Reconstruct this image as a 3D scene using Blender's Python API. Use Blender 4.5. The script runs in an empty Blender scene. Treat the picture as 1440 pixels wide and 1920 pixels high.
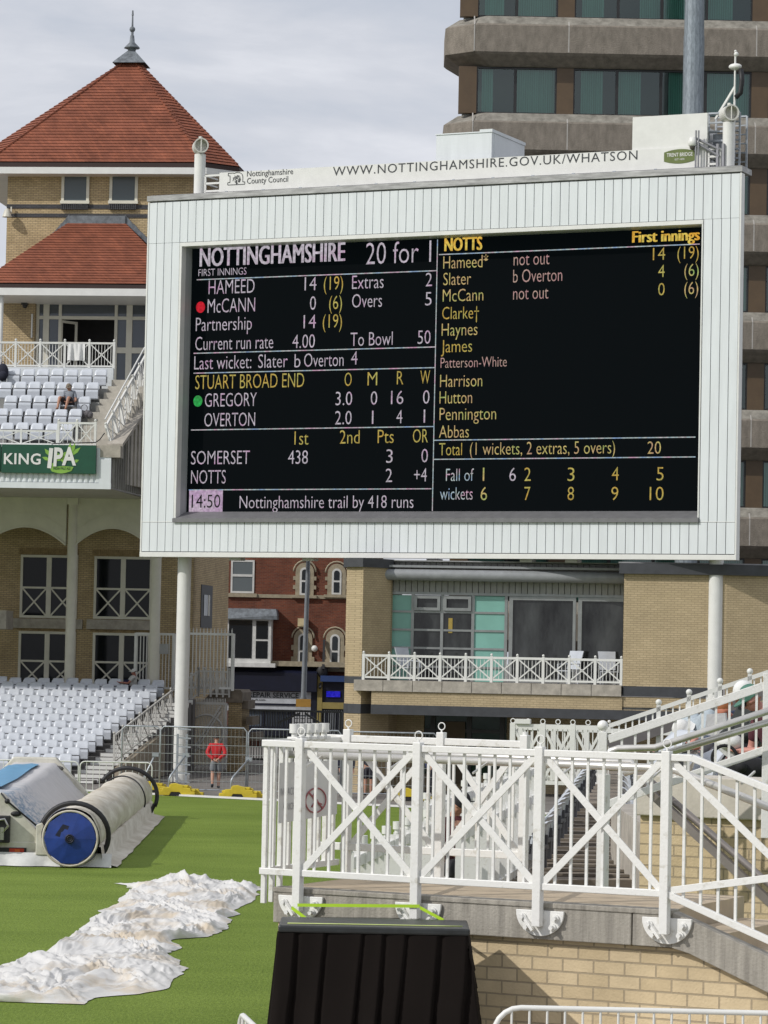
import bpy, math, random
from mathutils import Vector, Matrix, noise
from math import sin, cos, tan, radians, pi, sqrt
random.seed(7)
S = bpy.context.scene
C = S.collection
# ------------------------------------------------------------------ camera, world, sun, exposure
FPX, CAMZ, PITCH, ROLL = 5700.0, 4.8, radians(2.64), radians(1.15)
cd = bpy.data.cameras.new('camera'); cam = bpy.data.objects.new('camera', cd); C.objects.link(cam)
fwd = Vector((0, cos(PITCH), sin(PITCH))); up0 = Vector((0, -sin(PITCH), cos(PITCH))); r0 = Vector((1, 0, 0))
RT = r0*cos(ROLL) + up0*sin(ROLL); UP = up0*cos(ROLL) - r0*sin(ROLL)
m = Matrix((RT, UP, -fwd)).transposed().to_4x4(); m.translation = (0, 0, CAMZ); cam.matrix_world = m
cd.sensor_fit = 'HORIZONTAL'; cd.sensor_width = 36; cd.lens = 36*FPX/1440
cd.clip_start = 0.5; cd.clip_end = 3000
S.camera = cam
S.view_settings.view_transform = 'Standard'; S.view_settings.look = 'None'
S.view_settings.exposure = -0.1; S.view_settings.gamma = 1.0
SUN_AZ, SUN_EL = radians(60), radians(37)        # azimuth: degrees to the left of straight behind the camera
sd = Vector((-sin(SUN_AZ)*cos(SUN_EL), -cos(SUN_AZ)*cos(SUN_EL), sin(SUN_EL)))
sl = bpy.data.lights.new('sun', 'SUN'); sl.energy = 2.95; sl.angle = radians(0.6); sl.color = (1.0, 0.965, 0.915)
so = bpy.data.objects.new('sun', sl); C.objects.link(so); so.rotation_euler = sd.to_track_quat('Z', 'Y').to_euler(); so.location = (-60, 0, 80)
wd = bpy.data.worlds.new('World'); S.world = wd; wd.use_nodes = True
nt = wd.node_tree; N = nt.nodes; Lk = nt.links; N.clear()
out = N.new('ShaderNodeOutputWorld'); bg = N.new('ShaderNodeBackground'); bg.inputs[1].default_value = 0.112
sky = N.new('ShaderNodeTexSky'); sky.sky_type = 'NISHITA'; sky.sun_disc = False
sky.sun_elevation = SUN_EL; sky.sun_rotation = math.atan2(sd.x, sd.y)
tc = N.new('ShaderNodeTexCoord'); mp = N.new('ShaderNodeMapping'); mp.inputs['Scale'].default_value = (4, 4, 11)
mp.inputs['Rotation'].default_value = (0, radians(9), 0)
n1 = N.new('ShaderNodeTexNoise'); n1.inputs['Scale'].default_value = 1.5; n1.inputs['Detail'].default_value = 7; n1.inputs['Roughness'].default_value = .55
n1.inputs['Distortion'].default_value = .5
rp = N.new('ShaderNodeValToRGB'); e = rp.color_ramp.elements
e[0].position = .36; e[0].color = (5.2, 5.6, 6.4, 1); e[1].position = .62; e[1].color = (7.8, 7.9, 8.4, 1)
mid = e.new(.5); mid.color = (6.4, 6.6, 7.2, 1)
mx = N.new('ShaderNodeMixRGB'); mx.inputs[0].default_value = .93
Lk.new(tc.outputs['Generated'], mp.inputs[0]); Lk.new(mp.outputs[0], n1.inputs['Vector']); Lk.new(n1.outputs[0], rp.inputs[0])
Lk.new(sky.outputs[0], mx.inputs[1]); Lk.new(rp.outputs[0], mx.inputs[2]); Lk.new(mx.outputs[0], bg.inputs[0]); Lk.new(bg.outputs[0], out.inputs[0])

# ------------------------------------------------------------------ helpers
def ray(px, py): return fwd + RT*((px-720)/FPX) + UP*((960-py)/FPX)
class Fr:
    """a vertical reference plane: local x along it, local y away from the camera, local z up"""
    def __init__(s, X, Y, ang):
        s.o = Vector((X, Y, 0)); s.a = radians(ang); s.t = Vector((cos(s.a), -sin(s.a), 0)); s.b = Vector((sin(s.a), cos(s.a), 0))
    @classmethod
    def at(cls, px, depth, ang, py=1222):
        d = ray(px, py); return cls(d.x/d.y*depth, depth, ang)
    def L(s, px, py, y=0.0):
        d = ray(px, py); k = (y + (s.o - cam.location).dot(s.b))/d.dot(s.b)
        p = cam.location + d*k; return ((p-s.o).dot(s.t), p.z)
    def X(s, px, py, y=0.0): return s.L(px, py, y)[0]
    def Z(s, px, py, y=0.0): return s.L(px, py, y)[1]
    def G(s, px, py, z=0.0):
        d = ray(px, py); p = cam.location + d*((z-CAMZ)/d.z); return ((p-s.o).dot(s.t), (p-s.o).dot(s.b))
    def W(s, x, y, z=0): return s.o + s.t*x + s.b*y + Vector((0, 0, z))
def ground(px, py, z=0.0):
    d = ray(px, py); return cam.location + d*((z-CAMZ)/d.z)
OFF = {}
def tag(o, label=None, cat=None, group=None, kind=None):
    if label: o['label'] = label
    if cat: o['category'] = cat
    if group: o['group'] = group
    if kind: o['kind'] = kind
    return o
def T(name, label, cat, fr, off=(0, 0, 0), group=None):
    o = bpy.data.objects.new(name, None); C.objects.link(o); o.location = fr.W(*off); o.rotation_euler = (0, 0, -fr.a)
    OFF[o.name] = Vector(off); o.empty_display_size = .2
    return tag(o, label, cat, group)
class MB:
    def __init__(s): s.v = []; s.f = []; s.mi = []; s.sm = []; s.m = 0
    def add(s, vs, fs, smooth=False):
        n = len(s.v); s.v += [tuple(v) for v in vs]
        for f in fs: s.f.append([i+n for i in f]); s.mi.append(s.m); s.sm.append(smooth)
        return s
    def box(s, x0, x1, y0, y1, z0, z1):
        if x0 > x1: x0, x1 = x1, x0
        if y0 > y1: y0, y1 = y1, y0
        if z0 > z1: z0, z1 = z1, z0
        return s.add([(x0,y0,z0),(x1,y0,z0),(x1,y1,z0),(x0,y1,z0),(x0,y0,z1),(x1,y0,z1),(x1,y1,z1),(x0,y1,z1)],
              [(0,3,2,1),(4,5,6,7),(0,1,5,4),(1,2,6,5),(2,3,7,6),(3,0,4,7)])
    def bar(s, p, q, w, h=None, up=(0, 0, 1)):
        p, q = Vector(p), Vector(q); h = h or w; d = (q-p).normalized(); u = Vector(up)
        if abs(d.dot(u)) > .98: u = Vector((0, 1, 0))
        a = d.cross(u).normalized()*(w/2); b = a.cross(d).normalized()*(h/2)
        return s.add([p-a-b, p+a-b, p+a+b, p-a+b, q-a-b, q+a-b, q+a+b, q-a+b],
              [(0,1,2,3),(7,6,5,4),(4,5,1,0),(5,6,2,1),(6,7,3,2),(7,4,0,3)])
    def cyl(s, p, q, r0, r1=None, n=12, caps=True):
        p, q = Vector(p), Vector(q); r1 = r0 if r1 is None else r1; d = (q-p).normalized()
        u = Vector((0, 0, 1)) if abs(d.z) < .9 else Vector((1, 0, 0)); a = d.cross(u).normalized(); b = d.cross(a)
        R = [a*cos(2*pi*i/n) + b*sin(2*pi*i/n) for i in range(n)]
        s.add([p+r*r0 for r in R] + [q+r*r1 for r in R], [(i, (i+1) % n, n+(i+1) % n, n+i) for i in range(n)], True)
        if caps:
            s.add([p+r*r0 for r in R], [tuple(range(n-1, -1, -1))]); s.add([q+r*r1 for r in R], [tuple(range(n))])
        return s
    def tube(s, pts, r, n=8, closed=False):
        P = [Vector(p) for p in pts]; k = len(P); vs = []; prev = None
        for i, p in enumerate(P):
            if closed: d = P[(i+1) % k]-P[i-1]
            else: d = P[min(i+1, k-1)]-P[max(i-1, 0)]
            d.normalize()
            if prev is None: a = d.cross(Vector((0, 0, 1)) if abs(d.z) < .9 else Vector((1, 0, 0))).normalized()
            else: a = (prev - d*prev.dot(d)).normalized()
            prev = a; b = d.cross(a)
            vs += [p + (a*cos(2*pi*j/n)+b*sin(2*pi*j/n))*r for j in range(n)]
        fs = []
        for i in range(k if closed else k-1):
            for j in range(n):
                i2 = (i+1) % k; fs.append((i*n+j, i*n+(j+1) % n, i2*n+(j+1) % n, i2*n+j))
        if not closed: fs += [tuple(range(n-1, -1, -1)), tuple((k-1)*n+j for j in range(n))]
        return s.add(vs, fs, True)
    def ring(s, c, R, r, axis='y', n=20, m=6):
        c = Vector(c); pts = []
        for i in range(n):
            a = 2*pi*i/n
            pts.append(c + (Vector((R*cos(a), 0, R*sin(a))) if axis == 'y' else Vector((0, R*cos(a), R*sin(a))) if axis == 'x' else Vector((R*cos(a), R*sin(a), 0))))
        return s.tube(pts, r, m, True)
    def lathe(s, prof, c=(0, 0, 0), n=12, axis='z'):
        c = Vector(c); vs = []
        for r, z in prof:
            for i in range(n):
                a = 2*pi*i/n
                vs.append(c + (Vector((r*cos(a), r*sin(a), z)) if axis == 'z' else Vector((r*cos(a), z, r*sin(a)))))
        fs = [(k*n+i, k*n+(i+1) % n, (k+1)*n+(i+1) % n, (k+1)*n+i) for k in range(len(prof)-1) for i in range(n)]
        return s.add(vs, fs, True)
    def ball(s, c, r, n=12, m=8, sc=(1, 1, 1)):
        c = Vector(c); vs = []; fs = []
        for j in range(m+1):
            t = pi*j/m
            for i in range(n):
                a = 2*pi*i/n; vs.append(c + Vector((r*sin(t)*cos(a)*sc[0], r*sin(t)*sin(a)*sc[1], r*cos(t)*sc[2])))
        for j in range(m):
            for i in range(n): fs.append((j*n+i, (j+1)*n+i, (j+1)*n+(i+1) % n, j*n+(i+1) % n))
        return s.add(vs, fs, True)
    def prism(s, pts, vec):
        pts = [Vector(p) for p in pts]; n = len(pts); v = Vector(vec)
        return s.add(pts + [p+v for p in pts], [tuple(range(n-1, -1, -1)), tuple(range(n, 2*n))] + [(i, (i+1) % n, n+(i+1) % n, n+i) for i in range(n)])
    def poly(s, pts): return s.add(pts, [tuple(range(len(pts)))])
    def text(s, body, x0, x1, z, cap, y=-.012, bold=0.0, space=1.0, thick=.006, width=None, M=None):
        V, F, h, w0, w1 = glyphs(body, bold, space); k = cap/h; kx = (x1-x0)/(w1-w0) if x1 is not None else k
        M = M or (lambda x, yy, zz: (x, yy, zz))
        return s.add([M(x0+(vx-w0)*kx, y, z+vy*k) for vx, vy in V], F)
    def build(s, name, mats, parent=None, bevel=0, fix=True):
        me = bpy.data.meshes.new(name); me.from_pydata(s.v, [], s.f)
        if not isinstance(mats, (list, tuple)): mats = [mats]
        for mm in mats: me.materials.append(mm)
        me.polygons.foreach_set('material_index', [min(i, len(mats)-1) for i in s.mi]); me.polygons.foreach_set('use_smooth', s.sm)
        if fix:
            import bmesh
            b = bmesh.new(); b.from_mesh(me); bmesh.ops.recalc_face_normals(b, faces=b.faces); b.to_mesh(me); b.free()
        me.update()
        o = bpy.data.objects.new(name, me); C.objects.link(o)
        if parent:
            o.parent = parent
            if parent.name in OFF: o.location = -OFF[parent.name]
        if bevel:
            md = o.modifiers.new('bevel', 'BEVEL'); md.width = bevel; md.segments = 2; md.limit_method = 'ANGLE'
        return o
_gl = {}
def glyphs(body, bold=0.0, space=1.0):
    k = (body, bold, space)
    if k in _gl: return _gl[k]
    res = []
    for t in ('H', body):
        cu = bpy.data.curves.new('t', 'FONT'); cu.body = t; cu.offset = bold; cu.space_character = space; cu.resolution_u = 3
        o = bpy.data.objects.new('t', cu); C.objects.link(o); dg = bpy.context.evaluated_depsgraph_get(); ev = o.evaluated_get(dg)
        me = ev.to_mesh(); V = [(v.co.x, v.co.y) for v in me.vertices]; F = [tuple(p.vertices) for p in me.polygons]
        ev.to_mesh_clear(); bpy.data.objects.remove(o); bpy.data.curves.remove(cu); res.append((V, F))
    h = max(v[1] for v in res[0][0]); xs = [v[0] for v in res[1][0]]
    _gl[k] = (res[1][0], res[1][1], h, min(xs), max(xs)); return _gl[k]
def copy_thing(o, loc, label=None, rotz=None):
    c = o.copy(); C.objects.link(c); c.location = loc
    if label: c['label'] = label
    if rotz is not None: c.rotation_euler = (0, 0, rotz)
    for ch in o.children:
        d = ch.copy(); C.objects.link(d); d.parent = c
        for g in ch.children:
            h = g.copy(); C.objects.link(h); h.parent = d
    return c

# ------------------------------------------------------------------ materials
def newmat(name):
    m = bpy.data.materials.new(name); m.use_nodes = True; nt = m.node_tree
    return m, nt, nt.nodes, nt.links, nt.nodes['Principled BSDF']
def P(name, col, rough=.6, metal=0, var=.12, scale=3.0, bump=0, bscale=40, spec=.5, stretch=(1, 1, 1), dirt=None):
    m, nt, N, L, b = newmat(name); b.inputs['Roughness'].default_value = rough; b.inputs['Metallic'].default_value = metal
    b.inputs['Specular IOR Level'].default_value = spec
    tc = N.new('ShaderNodeTexCoord'); mp = N.new('ShaderNodeMapping'); mp.inputs['Scale'].default_value = stretch
    L.new(tc.outputs['Object'], mp.inputs[0])
    n = N.new('ShaderNodeTexNoise'); n.inputs['Scale'].default_value = scale; n.inputs['Detail'].default_value = 6; n.inputs['Roughness'].default_value = .65
    L.new(mp.outputs[0], n.inputs['Vector'])
    r = N.new('ShaderNodeValToRGB'); e = r.color_ramp.elements; e[0].position = .3; e[1].position = .7
    d = dirt or tuple(c*(1-var*1.6) for c in col)
    e[0].color = (*d, 1); e[1].color = (*[min(1, c*(1+var*.6)) for c in col], 1)
    L.new(n.outputs[0], r.inputs[0]); L.new(r.outputs[0], b.inputs['Base Color'])
    if bump:
        n2 = N.new('ShaderNodeTexNoise'); n2.inputs['Scale'].default_value = bscale; n2.inputs['Detail'].default_value = 4
        L.new(tc.outputs['Object'], n2.inputs['Vector']); bp = N.new('ShaderNodeBump'); bp.inputs['Strength'].default_value = bump; bp.inputs['Distance'].default_value = .02
        L.new(n2.outputs[0], bp.inputs['Height']); L.new(bp.outputs[0], b.inputs['Normal'])
    return m
def BR(name, c1, c2, mortar, bw=.225, bh=.075, ms=.01, rough=.85, bump=.5, stain=.25, offset=.5, bias=0):
    m, nt, N, L, b = newmat(name); b.inputs['Roughness'].default_value = rough; b.inputs['Specular IOR Level'].default_value = .25
    tc = N.new('ShaderNodeTexCoord'); sp = N.new('ShaderNodeSeparateXYZ'); ad = N.new('ShaderNodeMath'); cb = N.new('ShaderNodeCombineXYZ')
    L.new(tc.outputs['Object'], sp.inputs[0]); L.new(sp.outputs[0], ad.inputs[0]); L.new(sp.outputs[1], ad.inputs[1])
    L.new(ad.outputs[0], cb.inputs[0]); L.new(sp.outputs[2], cb.inputs[1])
    k = N.new('ShaderNodeTexBrick'); k.offset = offset; L.new(cb.outputs[0], k.inputs['Vector'])
    k.inputs['Color1'].default_value = (*c1, 1); k.inputs['Color2'].default_value = (*c2, 1); k.inputs['Mortar'].default_value = (*mortar, 1)
    k.inputs['Scale'].default_value = 1; k.inputs['Mortar Size'].default_value = ms; k.inputs['Brick Width'].default_value = bw; k.inputs['Row Height'].default_value = bh
    k.inputs['Mortar Smooth'].default_value = .15; k.inputs['Bias'].default_value = bias
    n = N.new('ShaderNodeTexNoise'); n.inputs['Scale'].default_value = 1.1; n.inputs['Detail'].default_value = 8; n.inputs['Roughness'].default_value = .7
    L.new(tc.outputs['Object'], n.inputs['Vector'])
    mr = N.new('ShaderNodeMapRange'); mr.inputs[1].default_value = .3; mr.inputs[2].default_value = .7; mr.inputs[3].default_value = 1-stain; mr.inputs[4].default_value = 1+stain*.4
    L.new(n.outputs[0], mr.inputs[0]); mu = N.new('ShaderNodeMixRGB'); mu.blend_type = 'MULTIPLY'; mu.inputs[0].default_value = 1
    L.new(k.outputs[0], mu.inputs[1]); L.new(mr.outputs[0], mu.inputs[2]); L.new(mu.outputs[0], b.inputs['Base Color'])
    bp = N.new('ShaderNodeBump'); bp.inputs['Strength'].default_value = bump; bp.inputs['Distance'].default_value = .012; bp.invert = True
    n2 = N.new('ShaderNodeTexNoise'); n2.inputs['Scale'].default_value = 60; L.new(tc.outputs['Object'], n2.inputs['Vector'])
    a2 = N.new('ShaderNodeMath'); a2.operation = 'MULTIPLY_ADD'; a2.inputs[1].default_value = .35; L.new(n2.outputs[0], a2.inputs[0]); L.new(k.outputs['Fac'], a2.inputs[2])
    L.new(a2.outputs[0], bp.inputs['Height']); L.new(bp.outputs[0], b.inputs['Normal'])
    return m
def GL(name, col, rough=.06, spec=.3):
    m, nt, N, L, b = newmat(name); b.inputs['Base Color'].default_value = (*col, 1); b.inputs['Roughness'].default_value = rough; b.inputs['Specular IOR Level'].default_value = spec
    tc = N.new('ShaderNodeTexCoord'); n = N.new('ShaderNodeTexNoise'); n.inputs['Scale'].default_value = .8; n.inputs['Detail'].default_value = 3
    L.new(tc.outputs['Object'], n.inputs['Vector']); bp = N.new('ShaderNodeBump'); bp.inputs['Strength'].default_value = .25; bp.inputs['Distance'].default_value = .02
    L.new(n.outputs[0], bp.inputs['Height']); L.new(bp.outputs[0], b.inputs['Normal'])
    return m
def TINT(name, tint, refl=.12):
    m, nt, N, L, b = newmat(name); N.remove(b); o = N['Material Output']
    t = N.new('ShaderNodeBsdfTransparent'); t.inputs[0].default_value = (*tint, 1); g = N.new('ShaderNodeBsdfGlossy'); g.inputs['Roughness'].default_value = .05
    g.inputs[0].default_value = (.8, .9, .88, 1); x = N.new('ShaderNodeMixShader'); x.inputs[0].default_value = refl
    L.new(t.outputs[0], x.inputs[1]); L.new(g.outputs[0], x.inputs[2]); L.new(x.outputs[0], o.inputs[0]); return m
def LED(name, c1, c2, strength=1.0, scale=1.3, c3=None, thr=(.4, .6)):
    """light-emitting lettering: diodes whose colour drifts between two or three tints"""
    m, nt, N, L, b = newmat(name); N.remove(b); o = N['Material Output']; em = N.new('ShaderNodeEmission'); em.inputs[1].default_value = strength
    tc = N.new('ShaderNodeTexCoord'); n = N.new('ShaderNodeTexNoise'); n.inputs['Scale'].default_value = scale; n.inputs['Detail'].default_value = 8; n.inputs['Roughness'].default_value = .75
    r = N.new('ShaderNodeValToRGB'); e = r.color_ramp.elements; e[0].position, e[1].position = thr; e[0].color = (*c1, 1); e[1].color = (*c2, 1)
    if c3: k = e.new((thr[0]+thr[1])/2); k.color = (*c3, 1)
    L.new(tc.outputs['Object'], n.inputs['Vector']); L.new(n.outputs[0], r.inputs[0])
    n2 = N.new('ShaderNodeTexNoise'); n2.inputs['Scale'].default_value = 9; n2.inputs['Detail'].default_value = 3
    L.new(tc.outputs['Object'], n2.inputs['Vector']); mr = N.new('ShaderNodeMapRange'); mr.inputs[1].default_value = .3; mr.inputs[2].default_value = .7
    mr.inputs[3].default_value = strength*.6; mr.inputs[4].default_value = strength*1.15
    L.new(n2.outputs[0], mr.inputs[0]); L.new(mr.outputs[0], em.inputs[1])
    L.new(r.outputs[0], em.inputs[0]); L.new(em.outputs[0], o.inputs[0]); return m
W_PAINT = P('white_paint', (.72, .72, .69), .42, var=.05, scale=2.5)
W_FENCE = P('white_gloss_paint', (.74, .735, .71), .42, var=.03, scale=11, bump=.12, bscale=45, dirt=(.50, .475, .41))
for _n in W_FENCE.node_tree.nodes:
    if _n.type == 'VALTORGB': _n.color_ramp.elements[0].position = .27; _n.color_ramp.elements[1].position = .43
W_SEAT = P('white_seat_plastic', (.50, .53, .58), .4, var=.10, scale=2)
W_CLAD = P('white_cladding', (.69, .725, .74), .5, var=.06, scale=.8, stretch=(3, 1, .4))
CREAM = P('cream_paint', (.68, .66, .56), .6, var=.08, scale=1.5)
DARK = P('dark_gap', (.02, .02, .022), .8, var=.1)
BLACK = P('black_rubber', (.012, .012, .014), .55, var=.2)
GALV = P('galvanised_steel', (.40, .43, .46), .45, .5, var=.18, scale=6)
GREY = P('grey_trim', (.30, .30, .30), .6, var=.2, scale=4)
LEAD = P('lead_flashing', (.17, .19, .21), .6, var=.35, scale=5)
BUFF = BR('buff_brick', (.58, .45, .26), (.47, .36, .20), (.27, .21, .14), ms=.011)
BUFF_FG = BR('buff_block_brick', (.66, .53, .34), (.58, .46, .285), (.40, .325, .22), bw=.215, bh=.086, ms=.006, bump=.9, stain=.3)
BUFF_R = BR('pale_buff_brick', (.50, .40, .25), (.44, .35, .215), (.34, .27, .17), ms=.01, stain=.15)
BLUEBR = BR('blue_grey_brick', (.065, .068, .075), (.09, .09, .10), (.05, .05, .05), stain=.2)
REDBR = BR('red_brick', (.22, .065, .035), (.15, .045, .03), (.17, .10, .07), ms=.01, stain=.4)
TILE = BR('clay_roof_tile', (.29, .098, .055), (.225, .077, .046), (.165, .062, .04), bw=.17, bh=.31, ms=.004, bump=.5, stain=.38, rough=.8)
CONC = P('pale_concrete', (.42, .385, .33), .85, var=.2, scale=4, bump=.3, bscale=50)
CONC_ST = P('stained_concrete', (.36, .335, .29), .85, var=.35, scale=3, bump=.3, bscale=60, stretch=(5, 5, .35), dirt=(.20, .185, .16))
AGG = P('exposed_aggregate_concrete', (.225, .198, .165), .95, var=.3, scale=3.5, bump=1.0, bscale=18, dirt=(.15, .132, .108), stretch=(1, 1, .45))
AGG_EDGE = P('weathered_concrete_ledge', (.27, .255, .22), .9, var=.35, scale=3, bump=.3, dirt=(.14, .13, .11))
TANC = P('tan_platform', (.52, .42, .295), .85, var=.10, scale=5, bump=.15)
STONE = P('sandstone', (.36, .31, .22), .85, var=.2, scale=5)
BROWN = P('brown_panel', (.105, .068, .036), .5, var=.12, scale=2)
GRP = P('white_fibreglass', (.66, .64, .56), .45, var=.12, scale=2.5, dirt=(.45, .43, .36))
TARP = P('canvas_sheet', (.70, .675, .62), .7, var=.12, scale=1.2, dirt=(.55, .50, .40), bump=.15, bscale=14)
GLASS = GL('dark_window_glass', (.006, .008, .010), .08, .22)
TEAL = P('teal_panel', (.20, .42, .36), .25, var=.08, scale=1)
TEALG = TINT('teal_glass', (.34, .58, .53), .10)
CURT = P('pale_blind', (.50, .55, .50), .9, var=.15, scale=1.5, stretch=(18, 1, .3))
ASPH = P('concourse_asphalt', (.20, .185, .17), .95, var=.18, scale=.6, bump=.2)
SKIN = P('skin', (.46, .25, .17), .55, var=.08, scale=8)
def cloth(name, col, v=.18): return P(name, col, .85, var=v, scale=9, bump=.4, bscale=18)

# ------------------------------------------------------------------ ground
def grass_mat():
    m, nt, N, L, b = newmat('mown_grass'); b.inputs['Roughness'].default_value = .9; b.inputs['Specular IOR Level'].default_value = .15
    tc = N.new('ShaderNodeTexCoord')
    def nz(sc, st=(1, 1, 1), det=5):
        mp = N.new('ShaderNodeMapping'); mp.inputs['Scale'].default_value = st; L.new(tc.outputs['Object'], mp.inputs[0])
        n = N.new('ShaderNodeTexNoise'); n.inputs['Scale'].default_value = sc; n.inputs['Detail'].default_value = det; n.inputs['Roughness'].default_value = .7
        L.new(mp.outputs[0], n.inputs['Vector']); return n
    a = nz(.22); f = nz(22, (1, .3, 1), 8); s = nz(.55, (.05, 1, 1), 3)
    r = N.new('ShaderNodeValToRGB'); e = r.color_ramp.elements; e[0].position = .34; e[0].color = (.070, .118, .012, 1); e[1].position = .62; e[1].color = (.195, .268, .047, 1)
    ad = N.new('ShaderNodeMath'); ad.operation = 'MULTIPLY_ADD'; ad.inputs[1].default_value = .55; L.new(f.outputs[0], ad.inputs[0])
    h = N.new('ShaderNodeMath'); h.operation = 'MULTIPLY_ADD'; h.inputs[1].default_value = .3; L.new(a.outputs[0], h.inputs[0])
    g = N.new('ShaderNodeMath'); g.operation = 'MULTIPLY'; g.inputs[1].default_value = .22; L.new(s.outputs[0], g.inputs[0]); L.new(g.outputs[0], h.inputs[2])
    L.new(h.outputs[0], ad.inputs[2]); L.new(ad.outputs[0], r.inputs[0]); L.new(r.outputs[0], b.inputs['Base Color'])
    bp = N.new('ShaderNodeBump'); bp.inputs['Strength'].default_value = .8; bp.inputs['Distance'].default_value = .05
    L.new(f.outputs[0], bp.inputs['Height']); L.new(bp.outputs[0], b.inputs['Normal']); return m
GR = grass_mat()
g = MB(); g.poly([(-900, -60, -.05), (900, -60, -.05), (900, 1500, -.05), (-900, 1500, -.05)]); tag(g.build('ground', ASPH), kind='structure')
FN = Fr.at(403, 100.5, 3)                      # edge of the turf / temporary fence line
x0, y0 = FN.G(270, 1490); x1, y1 = FN.G(490, 1501)
sl_ = (y1-y0)/(x1-x0)
ya = y0 + sl_*(-60-x0); yb = y0 + sl_*(60-x0)
g = MB(); g.poly([FN.W(-60, -105, 0), FN.W(60, -105, 0), FN.W(60, yb, 0), FN.W(-60, ya, 0)]); tag(g.build('lawn', GR), kind='structure')
g = MB(); g.poly([FN.W(-60, ya+.3, -.03), FN.W(60, yb+.3, -.03), FN.W(60, yb+26, -.03), FN.W(-60, ya+26, -.03)]); tag(g.build('pavement', ASPH), kind='structure')
g = MB()
a_, b_ = FN.W(-60, ya+.55, -.02), FN.W(60, yb+.55, -.02); dv = (b_-a_).normalized().cross(Vector((0, 0, 1)))
g.prism([a_, b_, b_-dv*.14, a_-dv*.14], (0, 0, .06)); tag(g.build('ground_marking', W_PAINT), kind='structure')

# ------------------------------------------------------------------ scoreboard
SB = Fr.at(342, 109.0, 25)
sb = T('scoreboard', 'huge white-clad electronic cricket scoreboard raised on two round white posts', 'scoreboard', SB)
bx0 = SB.X(273, 700); bx1 = SB.X(1385, 700); zt = SB.Z(800, 339); zb = SB.Z(830, 1045)
ox0 = SB.X(337, 715); ox1 = SB.X(1313, 690); ozt = SB.Z(840, 440); ozb = SB.Z(820, 971)
dp = .78
lx0 = SB.X(356, 700, dp); lx1 = SB.X(1312, 700, dp)+.1
g = MB()                                       # vertical planks with open seams, laid over a dark carcass
def planks(xa, xb, za, zb_, pitch=.318):
    n = max(1, round((xb-xa)/pitch)); w = (xb-xa)/n
    for i in range(n):
        j = random.uniform(-.002, .002)
        g.box(xa+i*w+.0125, xa+(i+1)*w-.0125, -.05+j, .0, za, zb_)
planks(bx0+.03, bx1-.03, ozt+.14, zt-.30); planks(bx0+.03, bx1-.03, zb+.16, ozb-.16)
planks(bx0+.03, ox0-.1, ozb-.15, ozt+.13); planks(ox1+.06, bx1-.03, ozb-.15, ozt+.13)
g.build('cladding', W_CLAD, sb)
g = MB()
for a, b, c, d in ((bx0, bx1, ozt+.02, zt-.02), (bx0, bx1, zb+.02, ozb-.02), (bx0, ox0-.02, ozb-.02, ozt+.02), (ox1+.02, bx1, ozb-.02, ozt+.02)):
    g.box(a+.04, b-.04, .0, .25, c, d)
g.box(bx0+.5, bx1-.5, dp+.42, dp+1.1, zb+.1, zt-.1)
# hole through the carcass is hidden by the screen, which stands in front of this back box
g.build('carcass', P('dark_backing', (.16, .16, .17), .8), sb)  # dark grey backing that shows through the plank seams
g = MB()
g.box(ox0-.09, ox1+.05, -.07, .26, ozt-.02, ozt+.12)        # head trim
g.box(ox0-.09, ox0, -.07, .26, ozb, ozt-.02); g.box(ox1, ox1+.05, -.07, .26, ozb, ozt-.02)
g.box(bx0-.03, bx1+.03, -.08, .27, zb-.04, zb+.13)           # bottom flashing
g.box(bx0-.03, bx0+.03, -.065, .27, zb+.13, zt-.28); g.box(bx1-.03, bx1+.03, -.065, .27, zb+.13, zt-.28)
g.box(bx0+.03, ox0-.09, -.056, 0, ozb-.15, ozb-.13); g.box(ox1+.05, bx1-.03, -.056, 0, ozb-.15, ozb-.13)
g.build('flashing', W_PAINT, sb, bevel=.008)
g = MB(); g.box(bx0-.06, bx1+.06, -.10, .9, zt-.25, zt-.05); g.build('capping', P('weathered_zinc', (.43, .43, .425), .6, .2, var=.3, scale=3, stretch=(.5, 1, 3)), sb, bevel=.01)
g = MB()                                       # deep reveals round the screen
g.add([(ox0, .0, ozt), (ox0, .0, ozb), (lx0-.02, dp+.1, ozb), (lx0-.02, dp+.1, ozt)], [(0, 1, 2, 3)])
g.box(ox0, ox1, .26, dp+.1, ozt, ozt+.05); g.box(ox1, ox1+.05, .26, dp+.1, ozb, ozt)
g.build('reveal', P('grey_reveal', (.40, .42, .42), .5, var=.1, stretch=(1, 6, .2)), sb, fix=False)
g = MB(); zs = SB.Z(820, 960, dp)
g.prism([(ox0-.1, -.14, ozb-.16), (ox0-.1, -.14, ozb-.02), (ox0+.02, dp-.02, zs+.02), (ox0+.02, dp-.02, zs-.2)], (ox1-ox0+.15, 0, 0)); g.build('sill', P('grey_sill', (.17, .17, .175), .5), sb)
scr_b = MB().box(lx0-.02, lx1, dp, dp+.4, zs-.05, ozt+.02)
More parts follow.
